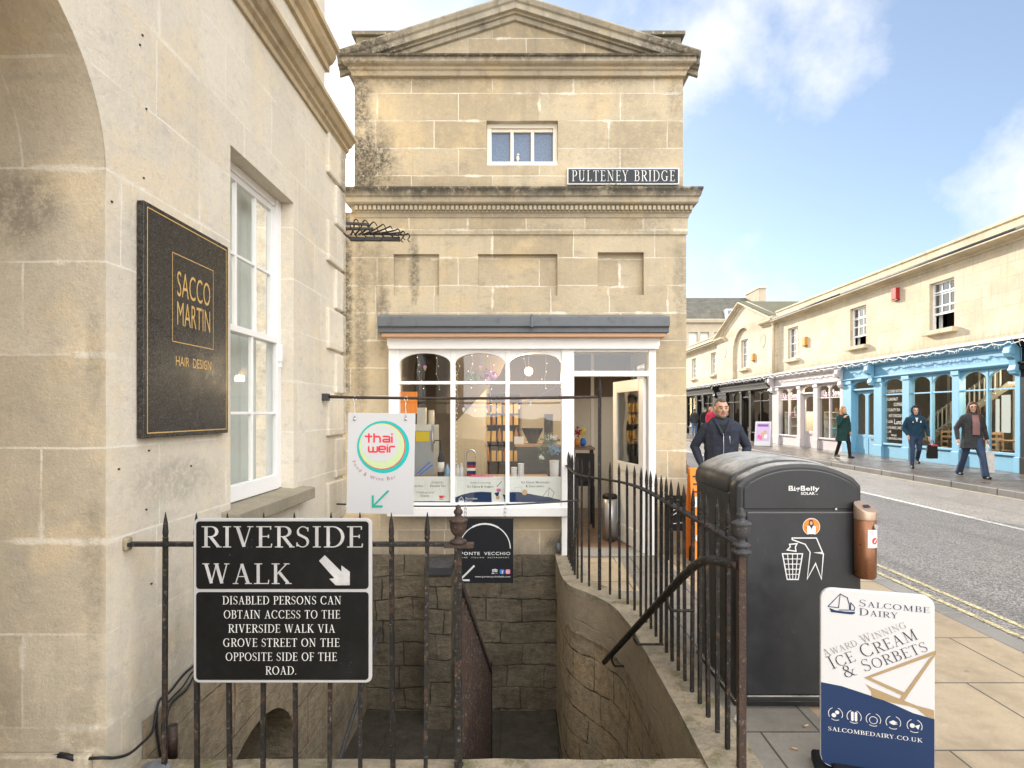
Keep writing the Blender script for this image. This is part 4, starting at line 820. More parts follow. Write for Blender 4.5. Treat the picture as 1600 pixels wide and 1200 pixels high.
# raking cornices
def rake(name, sgn):
    mb = MB(); x_end = (XU0 - .15) if sgn < 0 else (XU1 + .15); n = 0
    prof = [(.0, -.16), (.03, -.15), (.035, -.105), (.06, -.10), (.065, -.085), (.10, -.075), (.105, -.02), (.125, -.005), (.145, .035), (.145, .05), (-.3, .06)]
    A0 = Vector((ax, 0, fz(9))); B0 = Vector((x_end, 0, fz(97)))
    k = len(mb.v); q = len(prof)
    for base in (A0, B0):
        for d, z in prof: mb.v.append(Vector((base.x, YB - d + .02, base.z + z)))
    for i in range(q - 1): mb.face((k+i, k+i+1, k+q+i+1, k+q+i), False)
    mb.face(range(k, k+q), False); mb.face(range(k+q, k+2*q), False)
    return mb.build(name, M['rake'], pav, bevel=.004)
rake('raking_cornice', -1); rake('raking_cornice', 1)
m = MB(); m.prism([(ax - .12, 0, fz(9) + .02), (ax + .12, 0, fz(9) + .02), (ax + .05, 0, fz(2)), (ax - .05, 0, fz(2))], (0, .3, 0)); 
for v in m.v: v.y += YB - .05
m.build('ridge_stone', M['trim_dark'], pav, bevel=.01)
YQ = YB + .33; kq = YQ / F
m = MB()
for a, b in ((556, 690), (930, 1064)):
    x0, x1 = (a - CX) * kq, (b - CX) * kq
    m.box(x0, x1, YQ, 22, 5.1, 5.70)
    m.box(x0 - .04, x1 + .04, YQ - .04, 22, 5.70, 5.745)
m.box((690 - CX) * kq, (930 - CX) * kq, YQ + .2, 22, 5.1, 5.68)
m.build('parapet', M['trim_dark'], pav, bevel=.006)
# upper window
m = MB(); py = place_y(YB + .02); a, b, c, d = wu
pbox(m, py, a, b, d - .05, d, .06, .12); pbox(m, py, a, b, c, c + .045, .01, .12); pbox(m, py, a, a + .05, c + .045, d - .05, .06, .12); pbox(m, py, b - .05, b, c + .045, d - .05, .06, .12)
a2, b2, c2, d2 = a + .05, b - .05, c + .045, d - .05
pbox(m, py, a2, b2, d2 - .035, d2, .08, .115)
for i in (1, 2): u = a2 + (b2 - a2) * i / 3; pbox(m, py, u - .018, u + .018, c2, d2 - .035, .075, .115)
wd_ = m.build('window', M['cream'], pav, bevel=.004)
m = MB(); m.poly([py(a2, c2, .105), py(b2, c2, .105), py(b2, d2, .105), py(a2, d2, .105)]); m.build('pane', M['frost'], wd_, fix=False)
m = MB(); p = P(809, 252, YB + .1); m.ball(p + Vector((0, 0, .03)), (.018, .015, .03), 8, 6); m.ball(p + Vector((.004, -.004, .068)), (.014, .013, .014), 8, 6); m.bar(p, p + Vector((0, 0, .02)), .012)
tag(m.build('ornament', M['cream'], None), 'small pale bird shaped ornament standing in the upper window', 'ornament')
# nameplate
npz = thing('street_sign', 'black street name plate in white serif capitals on the stone upper wall', 'sign', (fx(973), YB, 4.0))
m = MB(); x0, x1, z0, z1 = fx(886), fx(1061), fz(289), fz(263); m.box(x0, x1, YB - .012, YB + .012, z0, z1); m.build('plate', M['sign_white'], npz, bevel=.002)
m = MB(); m.box(x0 + .014, x1 - .014, YB - .0145, YB - .013, z0 + .014, z1 - .014); m.build('panel', M['ink_slate'], npz)
m = MB(); write(m, 'PULTENEY BRIDGE', (fx(893), YB - .0152, fz(284)), (1, 0, 0), (0, 0, 1), fz(267) - fz(284), 'serif', width=fx(1054) - fx(893), weight=.85, sp=.14); m.build('lettering', M['sign_white'], npz, fix=False)
# weeds on the cornice
for k, (px, n_, s_) in enumerate(((955, 26, .06), (620, 12, .03), (895, 10, .035))):
    m = MB()
    for i in range(n_):
        a = random.uniform(0, 6.28); l = random.uniform(.4, 1) * s_; b0 = Vector((fx(px) + random.gauss(0, .05), YB - .06 + random.gauss(0, .02), 3.85)); t = b0 + Vector((math.cos(a) * l * .7, math.sin(a) * l * .5, l)); s2 = Vector((-math.sin(a), math.cos(a), 0)) * .006
        m.poly([b0 - s2, b0 + s2, (b0 + t) / 2 + s2 * 2.2, t, (b0 + t) / 2 - s2 * 2.2])
    lab = ['yellow green weed tuft on the cornice below the street name plate', 'tiny weed on the cornice near its left end', 'small weed on the cornice left of the street name plate'][k]
    tag(m.build('weed', M['moss'], None, fix=False), lab, 'weed')
# lead covered canopy
m = MB(); YC = 5.80; kc = YC / F; cx_ = lambda px: (px - CX) * kc; zt = EYE - (494 - CY) * kc; zm = EYE - (510 - CY) * kc; zl = EYE - (519 - CY) * kc
m.prism([(0, YB + .02, zt + .07), (0, YC, zt), (0, YC, zm), (0, YC + .03, zm - .004), (0, YC + .03, zl), (0, YB + .02, zl)], (cx_(1047) - cx_(589), 0, 0))
for v in m.v: v.x += cx_(589)
m.build('canopy', M['lead'], pav, bevel=.008)
m = MB(); m.box(cx_(594), cx_(1042), YC + .05, YB, zl - .04, zl - .002); m.build('canopy_moulding', M['copper_l'], pav, bevel=.004)
m = MB(); Ym = YC - .002
for px in (831,): m.box(cx_(px) - .012, cx_(px) + .012, Ym - .01, YB, zm - .01, zt + .02)
m.build('lead_roll', M['lead'], pav, bevel=.006)
# shopfront
YS = 5.99; ks = YS / F; sx = lambda px: (px - CX) * ks; sz = lambda py: EYE - (py - CY) * ks; ps = place_y(YS)
m = MB(); m.box(sx(606), sx(1030), YS - .04, YB + .02, sz(541), sz(525)); m.box(sx(608), sx(1028), YS - .055, YB + .02, sz(546), sz(541)); m.build('fascia', M['white'], pav, bevel=.005)
lights = [(624, 703.5), (710.5, 789.5), (796, 877.5)]
m = MB()
pbox(m, ps, sx(607), sx(624), sz(805), sz(546), 0, .1); pbox(m, ps, sx(877.5), sx(897), sz(868), sz(546), -.01, .1); pbox(m, ps, sx(1014), sx(1025), sz(868), sz(546), 0, .1)
for a, b in ((703.5, 710.5), (789.5, 796)): pbox(m, ps, sx(a), sx(b), sz(788), sz(568), 0, .08)
for a, b in lights: spandrel(m, ps, sx(a), sx(b), sz(568), sz(551.5) - sz(568), sz(546), .012, .06); pbox(m, ps, sx(a), sx(b), sz(600.5), sz(595.5), .006, .07)
for a, b in ((703.5, 710.5), (789.5, 796)): pbox(m, ps, sx(a), sx(b), sz(568), sz(546), .0125, .08)
pbox(m, ps, sx(624), sx(877.5), sz(792), sz(786), .0, .1)
pbox(m, ps, sx(606), sx(888), sz(806), sz(792), -.045, .12)
pbox(m, ps, sx(897), sx(1014), sz(588), sz(579.5), 0, .1); pbox(m, ps, sx(897), sx(1014), sz(550), sz(546), .01, .1)
fw = m.build('shop_window', M['white'], pav, bevel=.004)
for a, b in lights:
    m = MB(); m.poly([ps(sx(a), sz(788), .045), ps(sx(b), sz(788), .045), ps(sx(b), sz(598), .045), ps(sx(a), sz(598), .045)])
    pts = [ps(sx(a) + (sx(b) - sx(a)) * (1 - math.cos(math.pi * i / 20)) / 2, sz(568) + arch_z((1 - math.cos(math.pi * i / 20)) / 2, sz(551.5) - sz(568)), .045) for i in range(21)]
    m.poly([ps(sx(a), sz(598), .045)] + pts + [ps(sx(b), sz(598), .045)]); m.build('pane', M['glass'], fw, fix=False)
m = MB(); m.poly([ps(sx(897), sz(579.5), .05), ps(sx(1014), sz(579.5), .05), ps(sx(1014), sz(550), .05), ps(sx(897), sz(550), .05)]); m.build('transom_pane', M['glass'], fw, fix=False)
# open door leaf
hinge = Vector((sx(1013), YS + .08, .02)); end = Vector((1.125, 6.95, .02)); dv = (end - hinge).normalized(); W_ = .86; nn = Vector((-dv.y, dv.x, 0)) * .04; HD = sz(590) - .02
def dbox(mb, u0, u1, z0, z1, d0=0, d1=1):
    b = len(mb.v); q = [hinge + dv * u + nn * d + Vector((0, 0, z)) for z in (z0, z1) for (u, d) in ((u0, d0), (u1, d0), (u1, d1), (u0, d1))]
    mb.v += q
    for f in ((3,2,1,0),(4,5,6,7),(0,1,5,4),(1,2,6,5),(2,3,7,6),(3,0,4,7)): mb.face([b + i for i in f], False)
m = MB(); dbox(m, 0, .12, 0, HD); dbox(m, W_ - .12, W_, 0, HD); dbox(m, .12, W_ - .12, HD - .13, HD); dbox(m, .12, W_ - .12, 0, .2); dbox(m, .12, W_ - .12, .82, .92); dbox(m, .12, W_ - .12, .2, .82, .25, .75)
do = m.build('door', M['white'], pav, bevel=.004)
m = MB(); dbox(m, .12, W_ - .12, .92, HD - .13, .42, .58); m.build('pane', M['glass_up'], do)
m = MB(); dbox(m, .02, W_ - .02, .0, .05, -.4, -.1); m.build('kick_bar', M['iron_grey'], do)
m = MB(); m.tube([hinge + dv * (W_ - .06) + nn * -1.6 + Vector((0, 0, 1.0)), hinge + dv * (W_ - .06) + nn * -1.6 + Vector((0, 0, 1.12))], .009, 8); m.build('handle', M['steel'], do)
m = MB(); m.box(sx(880), sx(1026), YS - .02, YB + .25, .004, .022); m.build('threshold', M['kerb'], pav, bevel=.004)
# interior shell: shop room and entrance passage
m = MB(); YI = 9.0; XI = 1.70
m.poly([(XW0, YI, 0), (XI, YI, 0), (XI, YI, 2.5), (XW0, YI, 2.5)]); wall_holes(m, lambda u, z, d: Vector((XI + d, u, z)), YB, YI, 0, 2.5, [(6.9, 7.7, .85, 2.2), (7.9, 8.7, .85, 2.2)], .04); m.poly([(XW0, YB + .12, 2.45), (XI, YB + .12, 2.45), (XI, YI, 2.45), (XW0, YI, 2.45)]); m.poly([(-1.6, YB, 0), (-1.6, YI, 0), (-1.6, YI, 2.5), (-1.6, YB, 2.5)])
m.build('inner_wall', M['room'], pav, fix=False)
m = MB(); m.poly([(-1.6, YB, .012), (XI, YB, .012), (XI, YI, .012), (-1.6, YI, .012)]); m.build('inner_floor', M['wood'], pav, fix=False)
m = MB(); m.box(.60, .66, 7.35, 7.41, .012, 2.45); m.box(.62, .64, 7.41, 9, .012, 2.45); m.box(1.0, 1.045, 8.3, 8.35, .012, 2.45); m.build('partition', M['cream'], pav)
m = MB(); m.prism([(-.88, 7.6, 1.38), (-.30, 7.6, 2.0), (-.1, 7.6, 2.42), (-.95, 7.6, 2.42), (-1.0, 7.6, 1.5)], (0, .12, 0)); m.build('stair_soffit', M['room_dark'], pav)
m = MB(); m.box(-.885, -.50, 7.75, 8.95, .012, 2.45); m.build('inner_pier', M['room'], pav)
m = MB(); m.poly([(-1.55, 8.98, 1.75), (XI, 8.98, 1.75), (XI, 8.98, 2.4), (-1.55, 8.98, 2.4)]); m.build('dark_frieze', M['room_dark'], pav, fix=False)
# ---------------------------------------------------------------- signs round the stairwell
FU, FV = (1, 0, 0), (0, 0, 1)
YR = 2.355; kr = YR / F; rx = lambda px: (px - CX) * kr; rz = lambda py: EYE - (py - CY) * kr
rs = thing('riverside_sign', 'scuffed black riverside walk sign with silver serif lettering on the railing', 'sign', (rx(442), YR, rz(1067)))
def plate(mb, pts2, org, th, mi=0):
    o = Vector(org); mb.prism([o + Vector((p[0], 0, p[1])) for p in pts2], Vector((0, th, 0)))
def outline(mb, pts, wd, org, mi=0): stroke(mb, pts, wd, org, FU, FV, mi, closed=True)
m = MB(); plate(m, rrect(rx(302), rx(581), rz(1067), rz(810), .025), (0, YR, 0), .012); m.build('backing', M['board_edge'], rs, bevel=.003)
m = MB(); plate(m, rrect(rx(307), rx(576), rz(920), rz(814.5), .014), (0, YR - .0025, 0), .003); plate(m, rrect(rx(307), rx(576), rz(1062), rz(925), .014), (0, YR - .0025, 0), .003); m.build('panel', M['sign_black'], rs)
m = MB(); yy = YR - .0033
write(m, 'RIVERSIDE', (rx(315), yy, rz(855)), FU, FV, rz(822) - rz(855), 'serif', width=rx(568) - rx(315), weight=1.05)
write(m, 'WALK', (rx(317), yy, rz(912)), FU, FV, rz(880) - rz(912), 'serif', width=rx(455) - rx(317), weight=1.05)
flat(m, [(rx(x), rz(y)) for x, y in ((508, 867), (534, 893), (534, 883), (547, 893), (547, 914), (525, 914), (515, 904), (523, 903), (499, 876))], (0, yy - .0008, 0), FU, FV)
m.build('heading', M['sign_grey'], rs, fix=False)
m = MB()
for i, (t, a, b, y) in enumerate((('DISABLED PERSONS CAN', 348, 534, 944), ('OBTAIN ACCESS TO THE', 350, 532, 966), ('RIVERSIDE WALK VIA', 357, 524, 988), ('GROVE STREET ON THE', 349, 531, 1010), ('OPPOSITE SIDE OF THE', 353, 527, 1032), ('ROAD.', 415, 464, 1053.5))):
    write(m, t, (rx(a), yy, rz(y)), FU, FV, rz(0) - rz(13), 'serif', width=rx(b) - rx(a), weight=.98)
m.build('lettering', M['sign_white'], rs, fix=False)
# thai restaurant board
Yt = BY - .01; kt = Yt / F; tx = lambda px: (px - CX) * kt; tz = lambda py: EYE - (py - CY) * kt
th = thing('hanging_sign', 'white thai restaurant board with a teal ring and green arrow hanging over the stairwell', 'sign', (tx(595), Yt, tz(803)))
m = MB(); m.prism([Vector((tx(x), Yt, tz(y))) for x, y in ((544, 645), (649, 646), (646, 804), (541, 802))], (0, .008, 0)); m.build('board', M['board_white'], th, bevel=.002)
TZ = lambda x, y: (tx(540 + x / 7.06) , tz(640 + y / 7.06)); sc = kt / 7.06
mats = [M['teal'], M['red'], M['green'], M['board_white'], M['maroon'], M['teal_arrow']]
m = MB(); o = (0, Yt, 0)
c = TZ(415, 412); disc(m, c, 289 * sc, o, FU, FV, 0, .0012, 48); c = TZ(404, 405); disc(m, c, 257 * sc, o, FU, FV, 1, .0020, 48); c = TZ(400, 402); disc(m, c, 250 * sc, o, FU, FV, 2, .0028, 48); c = TZ(380, 372); disc(m, c, 206 * sc, o, FU, FV, 3, .0036, 48)
lw = 19 * sc; o2 = (0, Yt, 0)
def T(pts, mi=1, w=lw, lift=.0044): stroke(m, [TZ(*p) for p in pts], w, o2, FU, FV, mi, lift=lift)
def rr_(x, y, r, a0, a1, n=6): return [(x + r*math.cos(R(a0+(a1-a0)*i/n)), y + r*math.sin(R(a0+(a1-a0)*i/n))) for i in range(n+1)]
T([(258, 262), (258, 364)]); T([(214, 294), (296, 294)], lift=.005)
T([(316, 260), (316, 364)]); T([(316, 298)] + rr_(360, 318, 22, -90, 0) + [(384, 364)], lift=.005)
T([(410, 296)] + rr_(468, 314, 18, -90, 0) + [(486, 364)]); T([(486, 355), (428, 355)] + rr_(428, 342, 13, 90, 270) + [(486, 329)], lift=.005); T([(512, 296), (512, 366)]); T([(512, 262), (512, 280)])
T([(256, 404), (256, 452)] + rr_(270, 452, 14, 180, 90) + [(338, 466)] + rr_(338, 452, 14, 90, 0) + [(352, 404)]); T([(305, 408), (305, 466)], lift=.005)
T([(375, 437), (438, 437), (438, 424)] + rr_(424, 420, 14, 0, -90) + [(390, 406)] + rr_(386, 420, 14, -90, -180) + [(372, 452)] + rr_(386, 452, 14, 180, 90) + [(436, 466)])
T([(462, 404), (462, 474)]); T([(462, 384), (462, 396)]); T([(487, 474), (487, 430)] + rr_(505, 424, 18, 180, 270) + [(548, 408)])
T([(475, 892), (302, 1066)], 5, 20 * sc); T([(302, 945), (302, 1066), (410, 1066)], 5, 22 * sc, .005)
txt = 'Food & Wine Bar'; cc = TZ(405, 412); rad = 372 * sc; a0, a1 = 206, 296
ws = [sans(ch)[2] if ch != ' ' else .35 for ch in txt]; tot = sum(ws) + .28 * len(ws); acc_ = 0
for ch, w_ in zip(txt, ws):
    a = R(a0 + (a1 - a0) * (acc_ + w_ / 2) / tot); acc_ += w_ + .28
    if ch == ' ': continue
    u = Vector((-math.sin(a), 0, math.cos(a))); v = Vector((-math.cos(a), 0, -math.sin(a))); p = Vector((cc[0] + rad*math.cos(a), Yt - .002, cc[1] + rad*math.sin(a)))
    write(m, ch, p, u, v, 42 * sc, align='c', mi=4, bold=-.012)
m.build('lettering', mats, th, fix=False)
m = MB()
for px in (554, 634):
    q = Vector((tx(px), Yt + .004, tz(655))); m.tube([q + Vector((0, -.008, 0)), q + Vector((.004, -.012, .03)), q + Vector((0, 0, .06)), q + Vector((-.006, .01, .10)), q + Vector((0, .0, .145))], .0042, 6)
    m.tube([Vector((tx(px) + .014 * math.cos(t / 8 * 6.283), Yt + .004, 1.615 + .022 * math.sin(t / 8 * 6.283))) for t in range(9)], .004, 6); m.ball(q + Vector((0, -.01, 0)), (.012, .006, .012), 8, 5)
m.build('hook', M['steel'], th)
# italian restaurant board
Yv = LB - .01; kv = Yv / F; vx = lambda px: (px - CX) * kv; vz = lambda py: EYE - (py - CY) * kv
pv = thing('hanging_sign', 'square black italian restaurant board with a white arc below the shop window', 'sign', (vx(758), Yv, vz(912)))
m = MB(); m.box(vx(713), vx(802), Yv, Yv + .006, vz(911), vz(810)); m.build('board', M['board_black'], pv, bevel=.002)
m = MB(); VX = lambda x, y: (vx(640 + x / 5.454), vz(780 + y / 5.454)); s5 = kv / 5.454; o = (0, Yv - .0008, 0)
n = 40; arc = [VX(642 + 216 * math.cos(R(182 + 178 * i / n)), 420 + 210 * math.sin(R(182 + 178 * i / n))) for i in range(n + 1)]
stroke(m, arc[:14], 7 * s5, o, FU, FV); stroke(m, arc[13:28], 14 * s5, o, FU, FV); stroke(m, arc[27:], 8 * s5, o, FU, FV)
write(m, 'PONTE  VECCHIO', (VX(436, 0)[0], Yv - .001, VX(0, 475)[1]), FU, FV, 27 * s5, width=422 * s5, bold=.012, spacing=1.15)
write(m, 'FINE  ITALIAN  RESTAURANT', (VX(436, 0)[0], Yv - .001, VX(0, 502)[1]), FU, FV, 11 * s5, width=410 * s5, spacing=1.6)
write(m, 'www.pontevecchiobath.com', (VX(556, 0)[0], Yv - .001, VX(0, 666)[1]), FU, FV, 15 * s5, width=302 * s5)
stroke(m, [VX(552, 566), VX(432, 686)], 15 * s5, o, FU, FV); stroke(m, [VX(432, 610), VX(432, 690), VX(512, 690)], 15 * s5, o, FU, FV, lift=.0005)
flat(m, rrect(VX(768, 0)[0], VX(807, 0)[0], VX(0, 637)[1], VX(0, 598)[1], .008), o, FU, FV, 1); flat(m, rrect(VX(818, 0)[0], VX(857, 0)[0], VX(0, 637)[1], VX(0, 598)[1], .008), o, FU, FV, 2)
write(m, 'f', (VX(785, 0)[0], Yv - .0022, VX(0, 634)[1]), FU, FV, 28 * s5, bold=.03); outline(m, rrect(VX(825, 0)[0], VX(850, 0)[0], VX(0, 630)[1], VX(0, 605)[1], .005), 3 * s5, (0, Yv - .0022, 0)); disc(m, VX(837, 618), 6 * s5, (0, Yv - .0022, 0), FU, FV, 0, 0, 12)
for dx in (-12, 12): disc(m, VX(726 + dx, 611), 11 * s5, o, FU, FV, 0, 0, 14); disc(m, VX(726 + dx, 611), 5 * s5, o, FU, FV, 3, .0012, 10)
stroke(m, [VX(704, 602), VX(726, 596), VX(748, 602)], 6 * s5, o, FU, FV); stroke(m, [VX(700, 632), VX(720, 632)], 7 * s5, o, FU, FV); stroke(m, [VX(722, 632), VX(752, 632)], 7 * s5, o, FU, FV, 4)
m.build('lettering', [M['sign_white'], M['lblue'], M['pinky'], M['board_black'], M['mgreen']], pv, fix=False)
m = MB()
for px in (727, 789):
    for z_, y_ in ((vz(803), 0), (vz(797), .004), (vz(791), 0)): m.tube([Vector((vx(px) + .009 * math.cos(t / 8 * 6.283), Yv + .004 + y_, z_ + .022 * math.sin(t / 8 * 6.283))) for t in range(9)], .0035, 6)
m.build('hook', M['steel'], pv)
m = MB(); p = P(873, 855, 6.03); m.ball(p, (.035, .03, .05), 10, 7); m.tube([p + Vector((0, 0, .04)), p + Vector((.02, 0, .12)), p + Vector((.035, .02, .2))], .006, 6); tag(m.build('wall_lamp', M['lead'], None), 'small grey weathered lamp fitting on the wall under the white door post', 'lamp')
# ---------------------------------------------------------------- big bin
BX0, BX1, BYF, BYB = 1.087, 1.729, 2.92, 3.62; ZSH, ZCR = 1.145, 1.247
bn = thing('litter_bin', 'large dark grey litter bin with an arched lid and white litter symbol', 'bin', ((BX0 + BX1) / 2, 3.25, 0))
def archprof(x0, x1, zs, zc, n=18, r=.035):
    c = (x0 + x1) / 2; hw = (x1 - x0) / 2; pts = []
    for i in range(n + 1):
        t = -1 + 2 * i / n; pts.append((c + hw * t, zs + (zc - zs) * (1 - abs(t) ** 2.3)))
    return [(x0, zs - r), (x0 + .002, zs - r * .4), *[(x, z) for x, z in pts[1:-1]], (x1 - .002, zs - r * .4), (x1, zs - r)]
m = MB(); m.box(BX0 + .012, BX1 - .012, BYF + .03, BYB - .02, .03, ZSH); m.build('body', M['bin_side'], bn, bevel=.02)
m = MB(); m.box(BX0 + .004, BX1 - .004, BYF + .10, BYB - .025, .05, ZSH - .06); m.build('side_panel', M['bin_side'], bn, bevel=.012)
ap = archprof(BX0, BX1, ZSH, ZCR)
m = MB(); m.sm = True; lid = [(x, ZSH - .09 if i in (0, len(ap) - 1) else z) for i, (x, z) in enumerate(ap)]
m.prism([Vector((x, BYF + .115, z + .012 if 0 < i < len(lid) - 1 else z)) for i, (x, z) in enumerate(lid)], (0, BYB - BYF - .10, 0)); m.build('lid', M['bin'], bn, bevel=.028)
m = MB(); m.sm = True
fr_ = [(BX0, .03)] + ap + [(BX1, .03)]
m.prism([Vector((x, BYF, z)) for x, z in fr_], (0, .105, 0)); m.build('front_shell', M['bin'], bn, bevel=.024)
m = MB(); c = (BX0 + BX1) / 2; ap2 = archprof(BX0 + .038, BX1 - .03, ZSH - .02, ZCR - .035, r=.02)
m.prism([Vector((x, BYF - .006, z)) for x, z in [(BX0 + .038, 1.012)] + ap2 + [(BX1 - .03, 1.012)]], (0, .01, 0)); m.build('hopper_panel', M['bin_panel'], bn, bevel=.005)
m = MB(); plate(m, rrect(BX0 + .05, BX1 - .035, .075, .998, .018), (0, BYF - .010, 0), .014); m.build('door', M['bin_panel'], bn, bevel=.006)
m = MB(); m.box(BX0 + .05, BX1 - .04, BYF - .016, BYF, .045, .07); m.box(BX0 + .0, BX1 - .0, BYF + .02, BYB - .03, .0, .03); m.build('base', M['bin'], bn, bevel=.006)
kb = BYF / F; bx = lambda px: (px - CX) * kb; bz = lambda py: EYE - (py - CY) * kb
B7 = lambda x, y: (bx(1080 + x / 5.333), bz(700 + y / 5.333)); s7 = kb / 5.333; yb_ = BYF - .0115
m = MB()
write(m, 'BigBelly', (B7(806, 0)[0], BYF - .0075, B7(0, 352)[1]), FU, FV, 36 * s7, width=256 * s7, bold=.018, spacing=1.05)
for (x_, y_, w_) in ((806, 352, 40), (806, 316, 34), (908, 352, 36), (908, 316, 34), (846, 352, 22)): stroke(m, [B7(x_, y_), B7(x_ + w_, y_)], 5 * s7, (0, BYF - .0079, 0), FU, FV)
write(m, 'SOLAR', (B7(908, 0)[0], BYF - .0075, B7(0, 388)[1]), FU, FV, 24 * s7, width=116 * s7, bold=.02); write(m, 'TM', (B7(1030, 0)[0], BYF - .0075, B7(0, 388)[1]), FU, FV, 8 * s7, width=18 * s7)
m.build('lettering', M['sign_white'], bn, fix=False)
m = MB(); B8 = lambda x, y: (bx(1040 + x / 2.857), bz(780 + y / 2.857)); s8 = kb / 2.857; o = (0, yb_ - .0006, 0); lw = 5.2 * s8
def Q(pts, closed=False, w=lw, l=0): stroke(m, [B8(*p) for p in pts], w, o, FU, FV, 0, closed, l)
Q([(560, 171), (668, 171), (695, 235), (660, 236), (699, 241), (690, 353), (664, 284), (627, 353), (640, 234), (618, 199), (560, 178)], True)
Q([(517, 241), (606, 241), (587, 355), (538, 355)], True)
for i in (1, 2, 3): Q([(517 + 89 * i / 4, 241), (538 + 49 * i / 4, 355)], w=3.4 * s8, l=.0004)
for j in (1, 2, 3, 4): t = j / 5; Q([(517 + 21 * t, 241 + 114 * t), (606 - 19 * t, 241 + 114 * t)], w=3.4 * s8, l=.0008)
Q([(548, 199), (582, 196), (574, 210), (577, 230), (538, 224), (552, 210)], True)
m.build('litter_symbol', M['sign_white'], bn, fix=False)
m = MB(); c = B7(992, 652); o = (0, yb_ - .0004, 0); disc(m, c, 72 * s7, o, FU, FV, 3); disc(m, c, 68 * s7, o, FU, FV, 0, .0005)
f7 = lambda pts, mi, l: flat(m, [B7(*p) for p in pts], o, FU, FV, mi, l)
f7([(968, 622), (972, 600), (990, 592), (1006, 602), (1010, 628), (1012, 664), (966, 664)], 1, .001); disc(m, B7(989, 622), 13 * s7, o, FU, FV, 2, .0015, 14, 17 * s7)
f7([(952, 648), (974, 642), (990, 668), (1006, 642), (1028, 650), (1022, 716), (958, 716)], 3, .002); f7([(952, 648), (938, 668), (944, 640), (958, 655)], 2, .0025); f7([(1028, 650), (1042, 670), (1046, 640), (1034, 634)], 2, .0025); f7([(982, 648), (1000, 648), (992, 672)], 1, .003); f7([(962, 712), (1020, 712), (1010, 722), (970, 722)], 1, .003)
m.build('sticker', [M['orange'], M['ink'], M['skin'], M['paper']], bn, fix=False)
m = MB(); xs_ = BX0 + .0035
def G2(px, py): # point on the left side of the bin
    Y = xs_ * F / (px - CX); return (-(Y), EYE - (py - CY) / F * Y)
sq = lambda x, y: G2(1060 + x / 4.617, 640 + y / 4.617)
for pts in ([(270, 800), (272, 778), (282, 766), (293, 780), (295, 806), (288, 830), (277, 834), (270, 815), (270, 800)], [(244, 836), (296, 856)], [(252, 860), (272, 882)], [(208, 912), (214, 1055)], [(252, 935), (250, 1085)], [(278, 950), (268, 1110), (288, 1040)]): stroke(m, [sq(*p) for p in pts], .006, (xs_ - .001, 0, 0), (0, -1, 0), (0, 0, 1))
m.build('scrawl', M['lead'], bn, fix=False)
m = MB(); 
for (x, y) in ((1197, 505),): disc(m, B7(x, y), .006, (0, yb_ - .001, 0), FU, FV)
m.build('lock', M['steel'], bn, fix=False)
# cigarette bin
cg = thing('cigarette_bin', 'copper coloured tube for cigarette ends fixed to the side of the dark litter bin', 'ash bin', (bx(1343), BYF - .02, .7))
cxg, cyg, rg = bx(1343.5), BYF - .045, .050
m = MB(); m.lathe([(rg * .9, bz(898)), (rg, bz(895)), (rg, bz(803))], (cxg, cyg, 0), 24); m.build('tube', M['copper'], cg)
m = MB(); z0 = bz(808); nn_ = 24; k0 = len(m.v); top = lambda a: bz(798) + .025 - .016 * math.cos(a) * .3 + .022 * math.sin(a)
for r_, zf in ((rg * 1.02, lambda a: z0), (rg * 1.02, top), (rg * .97, lambda a: top(a) + .004), (rg * .3, lambda a: top(a) * .3 + .7 * (bz(798) + .03))):
    for j in range(nn_): a = 2 * math.pi * j / nn_; m.v.append(Vector((cxg + r_ * math.cos(a), cyg + r_ * math.sin(a), zf(a))))
for i in range(3):
    for j in range(nn_): m.face((i*nn_ + j, i*nn_ + (j+1) % nn_, (i+1)*nn_ + (j+1) % nn_, (i+1)*nn_ + j), i == 0)
m.face(range(3*nn_, 4*nn_)); m.build('cap', M['copper_cap'], cg)
m = MB(); m.prism([Vector((cxg - .016, cyg - .016, bz(798) + .0275)), Vector((cxg + .022, cyg - .012, bz(798) + .0265)), Vector((cxg + .018, cyg + .006, bz(798) + .0355)), Vector((cxg - .010, cyg + .004, bz(798) + .035))], (0, 0, .002)); m.build('slot', M['ink'], cg)
m = MB(); m.tube([(cxg + .02, cyg - rg * .92, bz(817)), (cxg + .022, cyg - rg - .006, bz(817))], .011, 12); m.build('lock', M['steel'], cg)
m = MB(); n = 8; lx0, lx1 = -.016, .046; lz0, lz1 = bz(849.5), bz(822)
cv = lambda x, d=.0015: Vector((cxg + x, cyg - math.sqrt(max(0, (rg + d) ** 2 - x * x)), 0))
for i in range(n):
    a, b = lx0 + (lx1 - lx0) * i / n, lx0 + (lx1 - lx0) * (i + 1) / n; A_, B_ = cv(a), cv(b); m.poly([A_ + Vector((0, 0, lz0)), B_ + Vector((0, 0, lz0)), B_ + Vector((0, 0, lz1)), A_ + Vector((0, 0, lz1))])
m.cur = 1; cc = (.019, (lz0 * .62 + lz1 * .38)); k = []
for i in range(20): a = 2 * math.pi * i / 20; q = cv(cc[0] + .0155 * math.cos(a), .003); k.append(q + Vector((0, 0, cc[1] + .0165 * math.sin(a))))
m.poly(k); m.cur = 0; q = [cv(cc[0] - .008, .0042) + Vector((0, 0, cc[1] - .004)), cv(cc[0] - .003, .0042) + Vector((0, 0, cc[1] - .009)), cv(cc[0] + .010, .0042) + Vector((0, 0, cc[1] + .006)), cv(cc[0] + .006, .0042) + Vector((0, 0, cc[1] + .010))]; m.poly(q)
m.cur = 2
